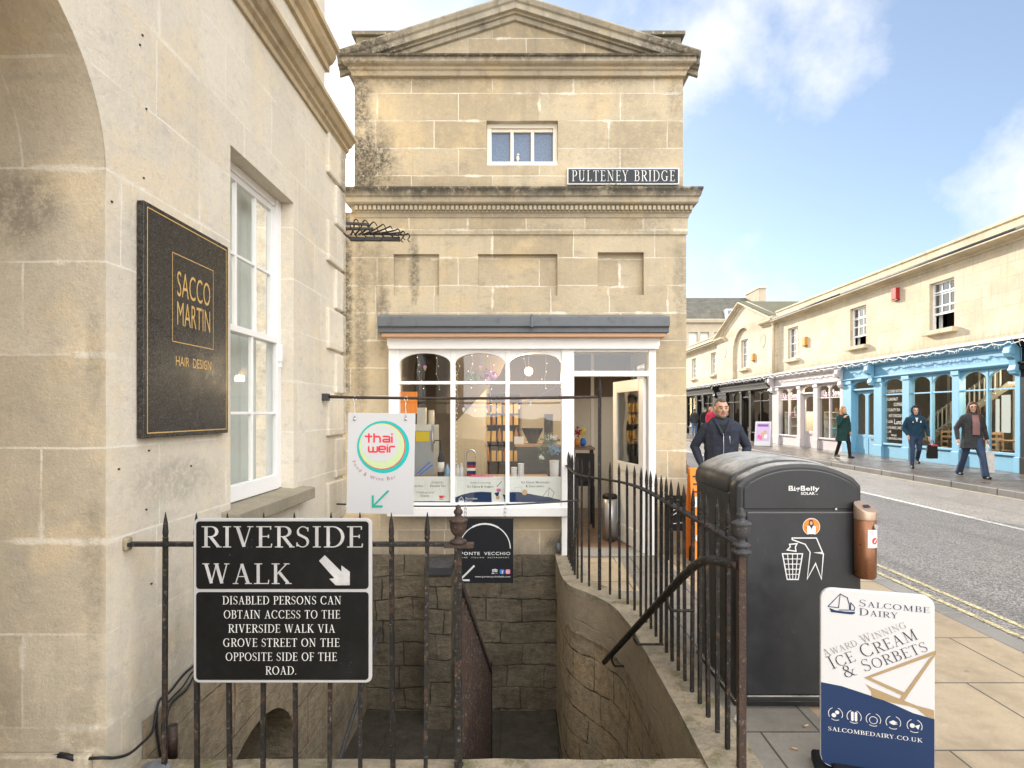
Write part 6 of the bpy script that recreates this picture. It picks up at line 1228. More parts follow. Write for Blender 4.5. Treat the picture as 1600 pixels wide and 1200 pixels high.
# ---------------------------------------------------------------- the terrace across the street
XT = 12.32; XSF = 12.12; pt = place_r(XT); pq_ = place_r(XSF); TV = Vector((0, 0, 1)); TU = Vector((0, -1, 0))
YT = lambda px: XSF * F / (px - CX)
GZ = .03
def sash_window(root, u, w_, z0, z1, cols=3, raised=0, label=None):
    a, b = u - w_ / 2, u + w_ / 2; m = MB(); d0, d1 = .11, .17
    pbox(m, pt, a, a + .05, z0, z1, d0, d1); pbox(m, pt, b - .05, b, z0, z1, d0, d1); pbox(m, pt, a + .05, b - .05, z1 - .05, z1, d0, d1); pbox(m, pt, a + .05, b - .05, z0, z0 + .04, d0, d1)
    mid = (z0 + z1) / 2; lo = z0 + raised
    pbox(m, pt, a + .05, b - .05, mid - .02, mid + .025, d0 + .01, d1); pbox(m, pt, a + .05, b - .05, lo + .04, lo + .10, d0 + .005, d1)
    if raised: pbox(m, pt, a + .05, b - .05, mid + raised - .02, mid + raised + .02, d0 + .005, d1)
    for i in range(1, cols):
        v = a + .05 + (w_ - .1) * i / cols; pbox(m, pt, v - .011, v + .011, mid + .025, z1 - .05, d0 + .02, d1 - .01); pbox(m, pt, v - .011, v + .011, lo + .10, mid - .02, d0 + .015, d1 - .01)
    q = (mid + z1) / 2; pbox(m, pt, a + .05, b - .05, q - .011, q + .011, d0 + .021, d1 - .012)
    if not raised: q = (mid + z0) / 2; pbox(m, pt, a + .05, b - .05, q - .011, q + .011, d0 + .016, d1 - .012)
    wf = m.build('window', M['white'], root)
    m = MB(); m.poly([pt(a, lo + .05, d1 - .02), pt(b, lo + .05, d1 - .02), pt(b, z1, d1 - .02), pt(a, z1, d1 - .02)]); m.build('pane', M['glass_up'], wf, fix=False)
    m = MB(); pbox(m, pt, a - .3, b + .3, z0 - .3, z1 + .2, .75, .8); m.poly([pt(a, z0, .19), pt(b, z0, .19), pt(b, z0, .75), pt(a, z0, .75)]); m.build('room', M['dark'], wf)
    m = MB()
    for (c0, c1) in ((a, a + w_ * .22), (b - w_ * .2, b)):
        n = 5
        for i in range(n): x0, x1 = c0 + (c1 - c0) * i / n, c0 + (c1 - c0) * (i + 1) / n; m.poly([pt(x0, z0, .26 + .03 * (i % 2)), pt(x1, z0, .26 + .03 * ((i + 1) % 2)), pt(x1, z1, .26 + .03 * ((i + 1) % 2)), pt(x0, z1, .26 + .03 * (i % 2))])
    m.build('curtain', M['blind'], wf, fix=False)
    m = MB(); pbox(m, pt, a - .14, b + .14, z0 - .13, z0, -.17, .12); m.build('sill', M['terrace_trim'], root, bevel=.01)
def upper(root, y0, y1, wins, ztop=5.92, gable=None):
    m = MB(); holes = [(u - .5, u + .5, 3.95, 5.38) for u, _ in wins]
    wall_holes(m, pt, y0, y1, 3.0, ztop, holes, .19); m.poly([pt(y0, 3.0, 0), pt(y0, ztop, 0), pt(y0, ztop, 6), pt(y0, 3, 6)]); m.poly([pt(y1, 3.0, 0), pt(y1, ztop, 0), pt(y1, ztop, 6), pt(y1, 3, 6)])
    m.build('wall', M['terrace'], root, fix=False)
    for u, r_ in wins: sash_window(root, u, 1.0, 3.95, 5.38, raised=r_)
def eaves(root, y0, y1, z=5.86):
    m = MB(); profile(m, pt, y0, y1, [(-.02, z - .10), (.04, z - .09), (.06, z - .03), (.26, z), (.34, z + .03), (.34, z + .085), (.14, z + .11), (.06, z + .12), (.06, z + .44), (.10, z + .46), (.10, z + .53), (-.3, z + .55)]); m.build('cornice', M['terrace_trim'], root)
    m = MB(); m.tube([pt(y0, z + .10, -.31), pt(y1, z + .10, -.31)], .05, 6); m.build('gutter', M['iron_grey'], root)
    m = MB(); m.poly([pt(y0, z + .55, .25), pt(y1, z + .55, .25), pt(y1, z + 1.2, 3), pt(y0, z + 1.2, 3)]); m.poly([pt(y0, z + 1.2, 3), pt(y1, z + 1.2, 3), pt(y1, z, 6), pt(y0, z, 6)]); m.build('roof', M['roofpale'], root, fix=False)
def shopfront(root, y0, y1, paint_, bays, door=None, text=None, dz=0, brk=(), inner=None):
    """bays: (ya, yb, lights); everything stands on the pavement in front of the upper wall"""
    zs, zt, zb = 2.36, 2.60, .50; ztr = 2.10
    op = sorted([(a, b) for a, b, n in bays] + ([door[:2]] if door else []))
    edges = [y0] + [v for ab in op for v in ab] + [y1]
    for i in range(0, len(edges), 2):
        a, b = edges[i], edges[i + 1]
        if b - a < .02: continue
        m = MB(); pbox(m, pq_, a, b, GZ, 2.70, -.05, .14); pbox(m, pq_, a - .015, b + .015, GZ, .42, -.075, -.05); pbox(m, pq_, a - .02, b + .02, 2.54, 2.66, -.08, -.05)
        m.build('pilaster', paint_, root, bevel=.008)
    m = MB(); pbox(m, pq_, y0, y1, 2.70, 3.14, -.02, .2); profile(m, pq_, y0, y1, [(.02, 2.64), (.09, 2.67), (.12, 2.70), (.12, 2.735), (.02, 2.75)]); profile(m, pq_, y0, y1, [(.02, 3.08), (.10, 3.12), (.16, 3.18), (.22, 3.22), (.22, 3.27), (-.2, 3.29)])
    m.build('fascia', paint_, root, bevel=.004)
    m = MB(); profile(m, pq_, y0, y1, [(.24, 3.272), (.27, 3.275), (.27, 3.315), (-.2, 3.44)]); m.build('canopy_lead', M['roofpale'], root)
    for a, b, n in bays:
        m = MB(); pbox(m, pq_, a, b, GZ, zb - .06, .03, .13); pbox(m, pq_, a - .01, b + .01, zb - .06, zb, -.03, .13)
        gap = .07; lw = (b - a - gap * (n - 1)) / n; ls = [(a + i * (lw + gap), a + i * (lw + gap) + lw) for i in range(n)]
        for i in range(n - 1): pbox(m, pq_, ls[i][1], ls[i+1][0], zb, 2.70, .0, .1)
        for p_, q_ in ls: spandrel(m, pq_, p_, q_, zs, zt - zs, 2.70, .012, .09, 14); pbox(m, pq_, p_, q_, ztr - .02, ztr + .02, .01, .09)
        wf = m.build('window', paint_, root, bevel=.004)
        for p_, q_ in ls: m = MB(); m.poly([pq_(p_, zb, .055), pq_(q_, zb, .055), pq_(q_, zt, .055), pq_(p_, zt, .055)]); m.build('pane', M['glass_far'], wf, fix=False)
    if door:
        a, b, n = door; m = MB(); dd = .12; pw = (b - a) / n
        pbox(m, pq_, a, b, 2.30, 2.36, 0, .16)
        for i in range(n):
            p_, q_ = a + i * pw, a + (i + 1) * pw; pbox(m, pq_, p_, p_ + .09, GZ, 2.3, dd, dd + .05); pbox(m, pq_, q_ - .09, q_ - .004, GZ, 2.3, dd, dd + .05); pbox(m, pq_, p_ + .09, q_ - .09, GZ, .62, dd + .012, dd + .05); pbox(m, pq_, p_ + .09, q_ - .09, .62, .72, dd, dd + .05)
            spandrel(m, pq_, p_ + .09, q_ - .09, 2.05, .14, 2.30, dd, dd + .05, 10)
        spandrel(m, pq_, a, b, zs + .02, zt - zs, 2.70, .012, .09, 12)
        do_ = m.build('door', paint_, root, bevel=.005)
        m = MB()
        for i in range(n): p_, q_ = a + i * pw, a + (i + 1) * pw; m.poly([pq_(p_ + .09, .72, dd + .03), pq_(q_ - .09, .72, dd + .03), pq_(q_ - .09, 2.2, dd + .03), pq_(p_ + .09, 2.2, dd + .03)])
        m.poly([pq_(a, 2.36, .055), pq_(b, 2.36, .055), pq_(b, zt, .055), pq_(a, zt, .055)]); m.build('pane', M['glass_far'], do_, fix=False)
        m = MB(); pbox(m, pq_, a + pw * .5 - .1, a + pw * .5 + .1, .84 - .3, .84 - .25, dd - .006, dd + .012); m.build('letter_box', M['copper'], do_)
    if text:
        s_, ya, yb, z, h, mt = text; m = MB(); write(m, s_, pq_(yb, z, -.024), TU, TV, h, 'serif', width=yb - ya, weight=1.1); m.build('lettering', mt, root, fix=False)
    for y in brk:                                     # scrolled console brackets
        m = MB(); pr = [(0, 2.42), (.10, 2.46), (.13, 2.56), (.10, 2.66), (.12, 2.80), (.20, 2.86), (.26, 2.96), (.25, 3.08), (.18, 3.14), (0, 3.16)]
        m.prism([pq_(y - .10, z, -d - .05) for d, z in pr], (0, .20, 0))
        for (d, z, r_) in ((.17, 3.0, .085), (.08, 2.55, .055)): m.tube([pq_(y - .115, z, -d - .05), pq_(y + .115, z, -d - .05)], r_, 12)
        m.build('bracket', paint_, root, bevel=.008)
    if inner is not None:
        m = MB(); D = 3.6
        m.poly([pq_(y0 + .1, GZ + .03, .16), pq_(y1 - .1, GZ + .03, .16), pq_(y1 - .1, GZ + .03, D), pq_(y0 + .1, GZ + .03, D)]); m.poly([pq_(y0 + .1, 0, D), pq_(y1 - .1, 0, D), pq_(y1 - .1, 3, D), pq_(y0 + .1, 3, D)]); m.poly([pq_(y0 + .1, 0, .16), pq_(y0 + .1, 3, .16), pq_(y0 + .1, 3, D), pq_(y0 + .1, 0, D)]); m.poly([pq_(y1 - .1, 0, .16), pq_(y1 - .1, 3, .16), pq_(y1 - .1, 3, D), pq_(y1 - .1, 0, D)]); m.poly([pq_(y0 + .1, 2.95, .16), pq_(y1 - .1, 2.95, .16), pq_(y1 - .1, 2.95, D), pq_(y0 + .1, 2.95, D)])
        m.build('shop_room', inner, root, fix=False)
def icicles(name_lab, y0, y1, seed, z=3.25, off=-.27, sag=.06):
    rnd = random.Random(seed); t = thing('icicle_lights', name_lab, 'fairy lights', pq_((y0 + y1) / 2, z, off), group='strings of white lights along the terrace'); n = int((y1 - y0) / .09); w_ = MB(); b = MB()
    pts = [pq_(y0 + (y1 - y0) * i / n, z - sag * abs(math.sin(i * .55)) - .03 * rnd.random(), off - .03 * rnd.random()) for i in range(n + 1)]; w_.tube(pts, .015, 5)
    for p in pts:
        l = rnd.uniform(.01, .10) * rnd.choice((.5, 1, 1)); q = p + Vector((rnd.uniform(-.03, .02), rnd.uniform(-.04, .04), -l)); w_.tube([p, q], .005, 4)
        for k in range(3): b.ball(p.lerp(q, (k + 1) / 3), (.009, .009, .011), 5, 3)
        if rnd.random() < .5: b.ball(p + Vector((rnd.uniform(-.05, .02), rnd.uniform(-.03, .03), rnd.uniform(0, .05))), .013, 5, 3)
    w_.build('flex', M['wire_white'], t, fix=False); b.build('bulb', M['bulb_white'], t, fix=False)
grp = 'stone houses of the terrace across the street'
hz = thing('terrace_house', 'sunlit stone house at the near end of the terrace, beside the blue shop', 'house', (XT, 4, 0), group=grp)
upper(hz, -16, 13.95, [(12.3, 0), (7.5, 0), (2.5, 0)]); eaves(hz, -16, 13.95); shopfront(hz, 2, 13.93, M['black_paint'], [(2.4, 4.5, 2), (5, 8.5, 3), (10.6, 13.6, 3)], (9, 10.2, 1), inner=M['room_dark'])
hb = thing('terrace_house', 'sunlit stone house above the light blue cafe shopfront', 'house', (XT, 18, 0), group=grp)
upper(hb, 13.95, 21.65, [(16.9, .42), (21.1, .30)]); eaves(hb, 13.95, 21.65)
shopfront(hb, 13.95, 21.65, M['blue'], [(14.1, 15.9, 2), (16.16, 17.95, 2), (18.27, 19.31, 1)], (19.75, 21.1, 2), ('PULTENEY KITCHEN', 15.3, 18.2, 2.82, .2, M['bluef']), brk=(14.05, 19.8), inner=M['room_mid'])
m = MB(); ym = 19.2
for i, (t, z, h, off, wd) in enumerate((('PULTENEY KITCHEN', 2.16, .10, .06, .86), ('BREAKFAST', 1.90, .10, .03, .6), ('COFFEE', 1.72, .11, .42, .42), ('SPECIALITY TEA', 1.55, .10, .05, .68), ('HOT CHOCOLATE', 1.36, .10, .18, .72), ('Snacks', 1.17, .12, .03, .34), ('Lunch', 1.13, .17, .45, .45), ('HOME MADE CAKES', .97, .09, .03, .8), ('SOUPS', .84, .08, .03, .25), ('PANINI', .73, .07, .30, .25), ('SANDWICHES & WRAPS', .62, .08, .04, .84))):
    write(m, t, pq_(ym - off + .05, z, .045), TU, TV, h, width=wd, bold=-.004)
m.build('window_lettering', M['sign_white'], hb, fix=False)
m = MB(); pbox(m, pq_, 14.35, 14.62, 1.0, 1.95, .06, .065); pbox(m, pq_, 14.68, 14.80, 1.0, 1.85, .06, .065); m.build('menu', M['paper'], hb)
m = MB(); m.bar(pq_(20.6, .75, 1.7), pq_(16.2, 3.0, 1.7), .07); m.bar(pq_(20.6, .1, 1.7), pq_(16.2, 2.35, 1.7), .28, .05)
for i in range(22): y = 20.5 - .19 * i; z = .75 + 2.25 * (20.6 - y) / 4.4; m.bar(pq_(y, z - .7, 1.6), pq_(y, z, 1.6), .035)
m.build('staircase', M['cream'], hb)
rnd = random.Random(3); m = MB()
for i in range(9): y = 15.2 + .7 * i; m.bar(pq_(y, .1, 3.3), pq_(y, 2.9, 3.3), .06 + .1 * rnd.random(), .03)
m.build('wall_board', M['cream'], hb)
for i in range(8):
    y = 15.6 + .66 * i; z = rnd.uniform(1.3, 2.0); m = MB(); pbox(m, pq_, y - .2, y + .2, z - .25, z + .25, 3.2, 3.24); pf_r = m.build('picture_frame', M['wood'], hb); m = MB(); pbox(m, pq_, y - .15, y + .15, z - .2, z + .2, 3.18, 3.199); m.build('picture', M[('mgreen', 'tan', 'bluef', 'paper')[i % 4]], pf_r)
for y, z in ((15.0, .80), (14.75, .80), (16.6, .80), (16.9, .80)): m = MB(); m.lathe([(.05, z), (.07, z + .08), (.03, z + .1), (.08, z + .2), (.02, z + .26)], pq_(y, 0, .8), 8); tag(m.build('table_plant', M['mgreen'] if y in (15.0, 16.6) else M['paper'], None), 'small ' + ('green plant' if y in (15.0, 16.6) else 'white jug') + ' on the cafe table behind the ' + ('walking woman' if y < 16 else 'hooded man'), 'ornament')
for k, (y, lab) in enumerate(((14.9, 'small wooden table inside the blue cafe, behind the walking woman'), (16.7, 'small wooden table inside the blue cafe, behind the hooded man'))):
    t = thing('table', lab, 'table', pq_(y, GZ, .8)); m = MB(); pbox(m, pq_, y - .45, y + .45, .74, .78, .5, 1.2); m.build('tabletop', M['wood_l'], t)
    for du in (-.38, .38):
        for dd in (.56, 1.14): m = MB(); pbox(m, pq_, y + du - .025, y + du + .025, GZ + .03, .74, dd - .025, dd + .025); m.build('leg', M['wood'], t)
    for s_ in (-1, 1):
        c = thing('chair', 'ladder back wooden cafe chair at the ' + ('near' if s_ < 0 else 'far') + ' side of the table behind the ' + ('walking woman' if k == 0 else 'hooded man'), 'chair', pq_(y + s_ * .65, GZ, .85)); m = MB(); pbox(m, pq_, y + s_*.65 - .2, y + s_*.65 + .2, .45, .49, .65, 1.05); m.build('seat', M['wood_l'], c)
        m = MB(); ub = y + s_ * .85; [pbox(m, pq_, ub - .02, ub + .02, .49, .98, d, d + .035) for d in (.65, 1.015)]; [pbox(m, pq_, ub - .012, ub + .012, z, z + .06, .685, 1.015) for z in (.6, .75, .9)]; m.build('backrest', M['wood_l'], c)
        for du in (-.18, .18):
            for dd in (.68, 1.02): m = MB(); pbox(m, pq_, y + s_*.65 + du - .02, y + s_*.65 + du + .02, GZ + .03, .45, dd - .02, dd + .02); m.build('leg', M['wood'], c)
hm = thing('terrace_house', 'sunlit stone house above the pale mauve shopfront', 'house', (XT, 24.6, 0), group=grp)
upper(hm, 21.65, 27.75, [(26.15, 0)]); eaves(hm, 21.65, 27.75)
shopfront(hm, 21.65, 27.75, M['mauve'], [(21.85, 23.5, 2), (25.25, 27.05, 2)], (23.85, 24.95, 1), ('UP TO SEVEN', 23.2, 26, 2.83, .16, M['paper']), brk=(21.7, 27.65), inner=M['room_dark'])
m = MB()
for (ya, yb) in ((21.92, 23.42), (25.35, 26.95)): write(m, '#Up to Seven', pq_(yb, 2.17, .045), TU, TV, .26, width=yb - ya, bold=.02); write(m, '#Up to Seven', pq_(yb - .012, 2.155, .05), TU, TV, .26, width=yb - ya, bold=.035, mi=1)
m.build('window_lettering', [M['sign_white'], M['pink']], hm, fix=False)
rnd = random.Random(11); cols = ['redcoat', 'paper', 'teal', 'purple', 'tan', 'mgreen', 'bluef', 'pinky', 'orange', 'cream', 'wood_l', 'ink']
for k in range(34):
    w_ = (22.65, 26.15)[k % 2]; y = w_ + rnd.uniform(-.72, .72); z = rnd.choice((.55, .75, 1.0, 1.2, 1.4, 1.62)); d = rnd.uniform(.25, .7); m = MB(); s_ = rnd.uniform(.06, .12)
    if k % 3: m.lathe([(s_ * .7, 0), (s_, s_), (s_ * .8, s_ * 2.2), (s_ * .3, s_ * 2.8)], pq_(y, z - .09, d), 8)
    else: pbox(m, pq_, y - s_, y + s_, z - .09, z - .09 + s_ * 2.2, d, d + .1)
    tag(m.build('toy', M[cols[k % 12]], None), 'coloured gift displayed behind the pale mauve shop windows', 'gift', 'gifts in the mauve shop windows')
for k, w_ in enumerate((22.65, 26.15)):
    t = thing('display_stand', 'wooden display stand of gifts in the ' + ('right' if k == 0 else 'left') + ' mauve shop window', 'shelf', pq_(w_, GZ, .5)); m = MB(); [pbox(m, pq_, w_ - .78, w_ + .78, z, z + .02, .2, .78) for z in (.44, .88, 1.28, 1.5)]; m.build('shelf', M['cream'], t); m = MB(); [pbox(m, pq_, w_ + s_ * .8 - .02, w_ + s_ * .8 + .02, GZ, 1.55, .2, .78) for s_ in (-1, 1)]; m.build('frame', M['cream'], t)
hp = thing('terrace_house', 'sunlit stone house with a pediment and round niches above the black shopfront', 'house', (XT, 31.8, 0), group=grp)
Y0, Y1 = 27.75, 35.9; yc = (Y0 + Y1) / 2; m = MB(); XG = XT - .14; pg = place_r(XG)
aw, zsp, ar = 1.42, 4.75, 1.42
wall_holes(m, pg, Y0, yc - aw, 3.0, 6.0, [], .1); wall_holes(m, pg, yc + aw, Y1, 3.0, 6.0, [], .1); spandrel(m, pg, yc - aw, yc + aw, zsp, ar, 6.3, 0, .16, 28)
m.poly([pg(yc - aw, 3, 0), pg(yc - aw, zsp, 0), pg(yc - aw, zsp, .16), pg(yc - aw, 3, .16)]); m.poly([pg(yc + aw, 3, 0), pg(yc + aw, zsp, 0), pg(yc + aw, zsp, .16), pg(yc + aw, 3, .16)])
wall_holes(m, pt, yc - aw - .05, yc + aw + .05, 3.0, 6.3, [(yc - .5, yc + .5, 3.95, 5.55)], .19)
m.poly([pg(Y0, 6.0, 0), pg(yc - aw, 6.0, 0), pg(yc - aw, 6.3, 0), pg(yc, 7.45, 0), pg(Y0, 6.02, 0)]); m.poly([pg(Y1, 6.0, 0), pg(yc + aw, 6.0, 0), pg(yc + aw, 6.3, 0), pg(yc, 7.45, 0), pg(Y1, 6.02, 0)]); m.poly([pg(yc - aw, 6.3, 0), pg(yc + aw, 6.3, 0), pg(yc, 7.45, 0)])
m.poly([pg(Y0, 3, 0), pg(Y0, 6, 0), pg(Y0, 6, .3), pg(Y0, 3, .3)]); m.build('wall', M['terrace'], hp, fix=False)
sash_window(hp, yc, 1.0, 3.95, 5.55)
for y in (yc - 2.75, yc + 2.75):
    m = MB(); n = 20
    for i in range(n):
        a, b = 2*math.pi*i/n, 2*math.pi*(i+1)/n; f = lambda t, r_, d: pg(y + r_*math.cos(t), 5.15 + r_*math.sin(t)*1.15, d)
        m.poly([f(a, .31, -.02), f(b, .31, -.02), f(b, .25, -.02), f(a, .25, -.02)]); m.poly([f(a, .31, -.02), f(b, .31, -.02), f(b, .31, 0), f(a, .31, 0)]); m.poly([f(a, .25, -.02), f(b, .25, -.02), f(b, .2, -.004), f(a, .2, -.004)])
    m.poly([f(2*math.pi*i/n, .21, -.005) for i in range(n)]); m.build('round_niche', M['terrace_trim'], hp)
def rk(s_):
    mb = MB(); prof = [(0, -.25), (.05, -.23), (.07, -.14), (.2, -.10), (.26, -.06), (.26, .0), (-.3, .05)]
    A0 = (yc, 7.62); B0 = (yc + s_ * 4.15, 6.08); k = len(mb.v); q = len(prof)
    for (u, z) in (A0, B0):
        for d, dz in prof: mb.v.append(pg(u, z + dz, -d))
    for i in range(q - 1): mb.face((k+i, k+i+1, k+q+i+1, k+q+i), False)
    mb.face(range(k, k+q)); mb.face(range(k+q, k+2*q)); mb.build('raking_cornice', M['terrace_trim'], hp)
    mb = MB(); mb.poly([pg(yc, 7.66, -.2), pg(yc + s_*4.15, 6.13, -.2), pg(yc + s_*4.15, 6.13, 5), pg(yc, 7.66, 5)]); mb.build('roof', M['mossroof'] if s_ < 0 else M['slate'], hp, fix=False)
    mb = MB(); ya, yb = sorted((yc + s_ * 4.15, yc + s_ * 2.7)); profile(mb, pg, ya, yb, [(-.02, 5.78), (.05, 5.8), (.08, 5.88), (.2, 5.92), (.24, 5.98), (.24, 6.04), (-.02, 6.08)]); mb.build('cornice', M['terrace_trim'], hp)
rk(-1); rk(1)
shopfront(hp, 27.75, 35.9, M['black_paint'], [(28.1, 30.3, 2), (31.9, 34.0, 2)], (30.6, 31.6, 1), ('PRINTS & MAPS'.replace('PRINTS & MAPS', ''), 29, 32, 2.85, .18, M['tan']) if False else None, brk=(27.9, 35.8), inner=M['room_dark'])
m = MB(); m.tube([pt(27.75, 3.3, -.2), pt(27.75, 6.0, -.2)], .065, 8); m.box(XT - .34, XT - .06, 27.62, 27.88, 5.98, 6.16); tag(m.build('drainpipe', M['terrace_trim'], None), 'dark stone coloured drainpipe between the pedimented house and its neighbour', 'drainpipe')
hf = thing('terrace_house', 'sunlit stone house at the far end of the terrace beyond the pediment', 'house', (XT, 45, 0), group=grp)
upper(hf, 35.9, 60, [(37.0, 0), (41.2, 0), (46, 0)]); eaves(hf, 35.9, 60); shopfront(hf, 35.9, 47, M['black_paint'], [(36.4, 38.2, 2), (40, 42, 2), (42.6, 45, 2)], (38.6, 39.6, 1), brk=(46,), inner=M['room_dark'])
icicles('icicle lights over the black shopfront nearest the frame edge', 10, 13.9, 1); icicles('icicle lights along the top of the blue shopfront', 13.95, 21.6, 2); icicles('icicle lights drooping along the pale mauve shopfront', 21.7, 27.7, 3); icicles('icicle lights along the black shopfront under the pediment', 27.8, 35.8, 4); icicles('icicle lights on the farthest black shopfront', 36, 46, 5)
for y, z, mt, lab in ((18.9, 5.40, 'redbox', 'red alarm box high on the terrace wall'), (24.95, 4.60, 'orangebox', 'orange alarm box beside the window above the mauve shop'), (30.2, 4.42, 'orangebox', 'orange alarm box beside the window under the pediment')):
    t = thing('alarm_box', lab, 'alarm box', pt(y, z, 0)); m = MB(); dd = 0 if mt == 'redbox' else (.14 if z < 4.5 else 0)
    pp = pg if z < 4.5 and y > 28 else pt
    pbox(m, pp, y - .13, y + .13, z - .19, z + .19, -.12, .02); m.build('cover', M[mt], t, bevel=.02)
    m = MB(); pbox(m, pp, y - .15, y + .15, z - .22, z - .195, -.10, .0); m.build('bracket', M['copper'], t)
ab = thing('pavement_sign', 'white framed folding sign with a pink and purple poster outside the black shop', 'sign', (10.75, 25.6, GZ), R(-35))
m = MB(); m.prism([Vector(p) for p in ((-.33, -.28, .02), (-.33, -.02, 1.08), (-.33, .0, 1.08), (-.33, -.26, .02))], (.66, 0, 0)); m.build('front_panel', M['board_white'], ab); m = MB(); m.prism([Vector(p) for p in ((-.33, .28, .02), (-.33, .04, 1.08), (-.33, .02, 1.08), (-.33, .26, .02))], (.66, 0, 0)); m.build('back_panel', M['board_white'], ab)
vo = Vector((0, .26, 1.06)).normalized(); oo = Vector((-.33, -.282, .02)); m = MB(); flat(m, [(.05, .22), (.61, .22), (.61, 1.03), (.05, 1.03)], oo, U, vo, 0, .003); flat(m, [(.1, .86), (.56, .86), (.56, .97), (.1, .97)], oo, U, vo, 1, .005)
for i, (a, b) in enumerate(((.12, .4), (.26, .5), (.4, .42), (.2, .35), (.36, .6))): disc(m, (a + .06, b), .07, oo, U, vo, 2 + i % 3, .005 + .001 * i, 12, .1)
m.build('poster', [M['lilac'], M['purple'], M['pinky'], M['tan'], M['paper']], ab, fix=False)
# slate roofed building closing the street
sb_ = thing('far_building', 'grey slate roofed stone building with a dormer and tall chimney closing the street', 'building', (20, 66, 0)); Yb = 66; kf = Yb / F; ux = lambda px: (px - CX) * kf; uz = lambda py: EYE - (py - CY) * kf; pb_ = place_y(Yb)
m = MB(); wall_holes(m, pb_, ux(930), ux(1196), -.1, uz(501), [(ux(x), ux(x + 14), uz(545), uz(519)) for x in (1076, 1094, 1116)], .3); m.poly([(ux(1196), Yb, -.1), (ux(1196), Yb + 12, -.1), (ux(1196), Yb + 12, uz(501)), (ux(1196), Yb, uz(501))]); m.build('wall', M['far_stone'], sb_, fix=False)
m = MB(); [m.poly([pb_(ux(x), uz(545), .25), pb_(ux(x + 14), uz(545), .25), pb_(ux(x + 14), uz(519), .25), pb_(ux(x), uz(519), .25)]) for x in (1076, 1094, 1116)]; m.build('window', M['blind'], sb_, fix=False)
m = MB(); profile(m, pb_, ux(930), ux(1197), [(-.02, uz(507)), (.3, uz(504)), (.35, uz(500)), (-.02, uz(498))]); m.build('cornice', M['far_stone'], sb_)
m = MB(); m.prism([(0, Yb + .3, uz(500)), (0, Yb + 1.0, uz(483)), (0, Yb + 4.5, uz(460) + .5), (0, Yb + 10, uz(500))], (ux(1190) - ux(930), 0, 0))
for v in m.v: v.x += ux(930)
m.build('roof', M['slate'], sb_)
m = MB(); m.box(ux(1189), ux(1200), Yb + .5, Yb + 4.5, uz(500), uz(447)); m.build('chimney', M['far_stone'], sb_, bevel=.05); m = MB(); m.box(ux(1188), ux(1201), Yb + .4, Yb + 4.6, uz(449), uz(446)); m.build('chimney_cap', M['terrace_trim'], sb_)
m = MB(); pbox(m, pb_, ux(1135), ux(1160), uz(500), uz(482), .25, 1.3); dm = m.build('dormer', M['white'], sb_); m = MB(); pbox(m, pb_, ux(1138), ux(1158), uz(498), uz(484), .235, .245); m.build('pane', M['frost'], dm); m = MB(); [pbox(m, pb_, ux(x) - .03, ux(x) + .03, uz(498), uz(484), .2, .232) for x in (1144.6, 1151.3)]; pbox(m, pb_, ux(1138), ux(1158), uz(491) - .03, uz(491) + .03, .19, .199); m.build('glazing_bar', M['white'], dm)

def shop_lamp(lab, y, z, d, e, glow_):
    t = thing('ceiling_lamp', lab, 'lamp', pq_(y, z, d)); m = MB(); c = pq_(y, z, d); m.lathe([(.13, -.02), (.10, .04), (.02, .08)], c, 14); m.build('shade', M['copper_l'], t); m = MB(); m.ball(c + Vector((0, 0, -.02)), (.10, .10, .035), 12, 6); m.build('bulb', glow_, t); m = MB(); m.tube([c + Vector((0, 0, .08)), Vector((c.x, c.y, 2.94))], .008, 5); m.build('flex', M['ink'], t)
    l = bpy.data.lights.new('lamp_light', 'POINT'); l.energy = e; l.color = (1, .82, .58); l.shadow_soft_size = .1; o = bpy.data.objects.new('lamp_light', l); C.objects.link(o); o.parent = t; o.location = (0, 0, -.14)
shop_lamp('lit ceiling lamp in the top right pane of the blue cafe', 14.9, 2.50, 1.2, 170, M['bulb'])
shop_lamp('lit ceiling lamp inside the pale mauve shop', 24.4, 2.45, 1.0, 150, M['bulb'])
shop_lamp('orange lit lamp in the black shop window beside the mauve shop', 29.6, 2.2, .7, 60, M['lampglow'])
# ---------------------------------------------------------------- people
def capsule(mb, a, b, ra, rb, sx=1, sy=1, n=12):
    """tapered capsule; sx, sy squash the section along world x / y"""
    a = Vector(a); b = Vector(b); d = b - a; l = d.length
    if l < 1e-6: d = Vector((0, 0, 1)); l = 1e-4
    d = d.normalized(); up = Vector((0, 1, 0)) if abs(d.y) < .8 else Vector((0, 0, 1)); x = d.cross(up).normalized(); y = d.cross(x).normalized(); base = len(mb.v); rings = []
    for t in (90, 60, 30, 0): rings.append((a - d * ra * math.sin(R(t)), ra * math.cos(R(t))))
    for t in (0, 30, 60, 90): rings.append((b + d * rb * math.sin(R(t)), rb * math.cos(R(t))))
    for c, r_ in rings:
        for j in range(n):
            an = 2 * math.pi * j / n; o = (x * math.cos(an) + y * math.sin(an)) * max(r_, 1e-4); mb.v.append(c + Vector((o.x * sx, o.y * sy, o.z)))
    for i in range(len(rings) - 1):
        for j in range(n): mb.face((base + i*n + j, base + i*n + (j+1) % n, base + (i+1)*n + (j+1) % n, base + (i+1)*n + j), True)
    mb.face(range(base, base + n)); mb.face(range(base + (len(rings)-1)*n, base + len(rings)*n))
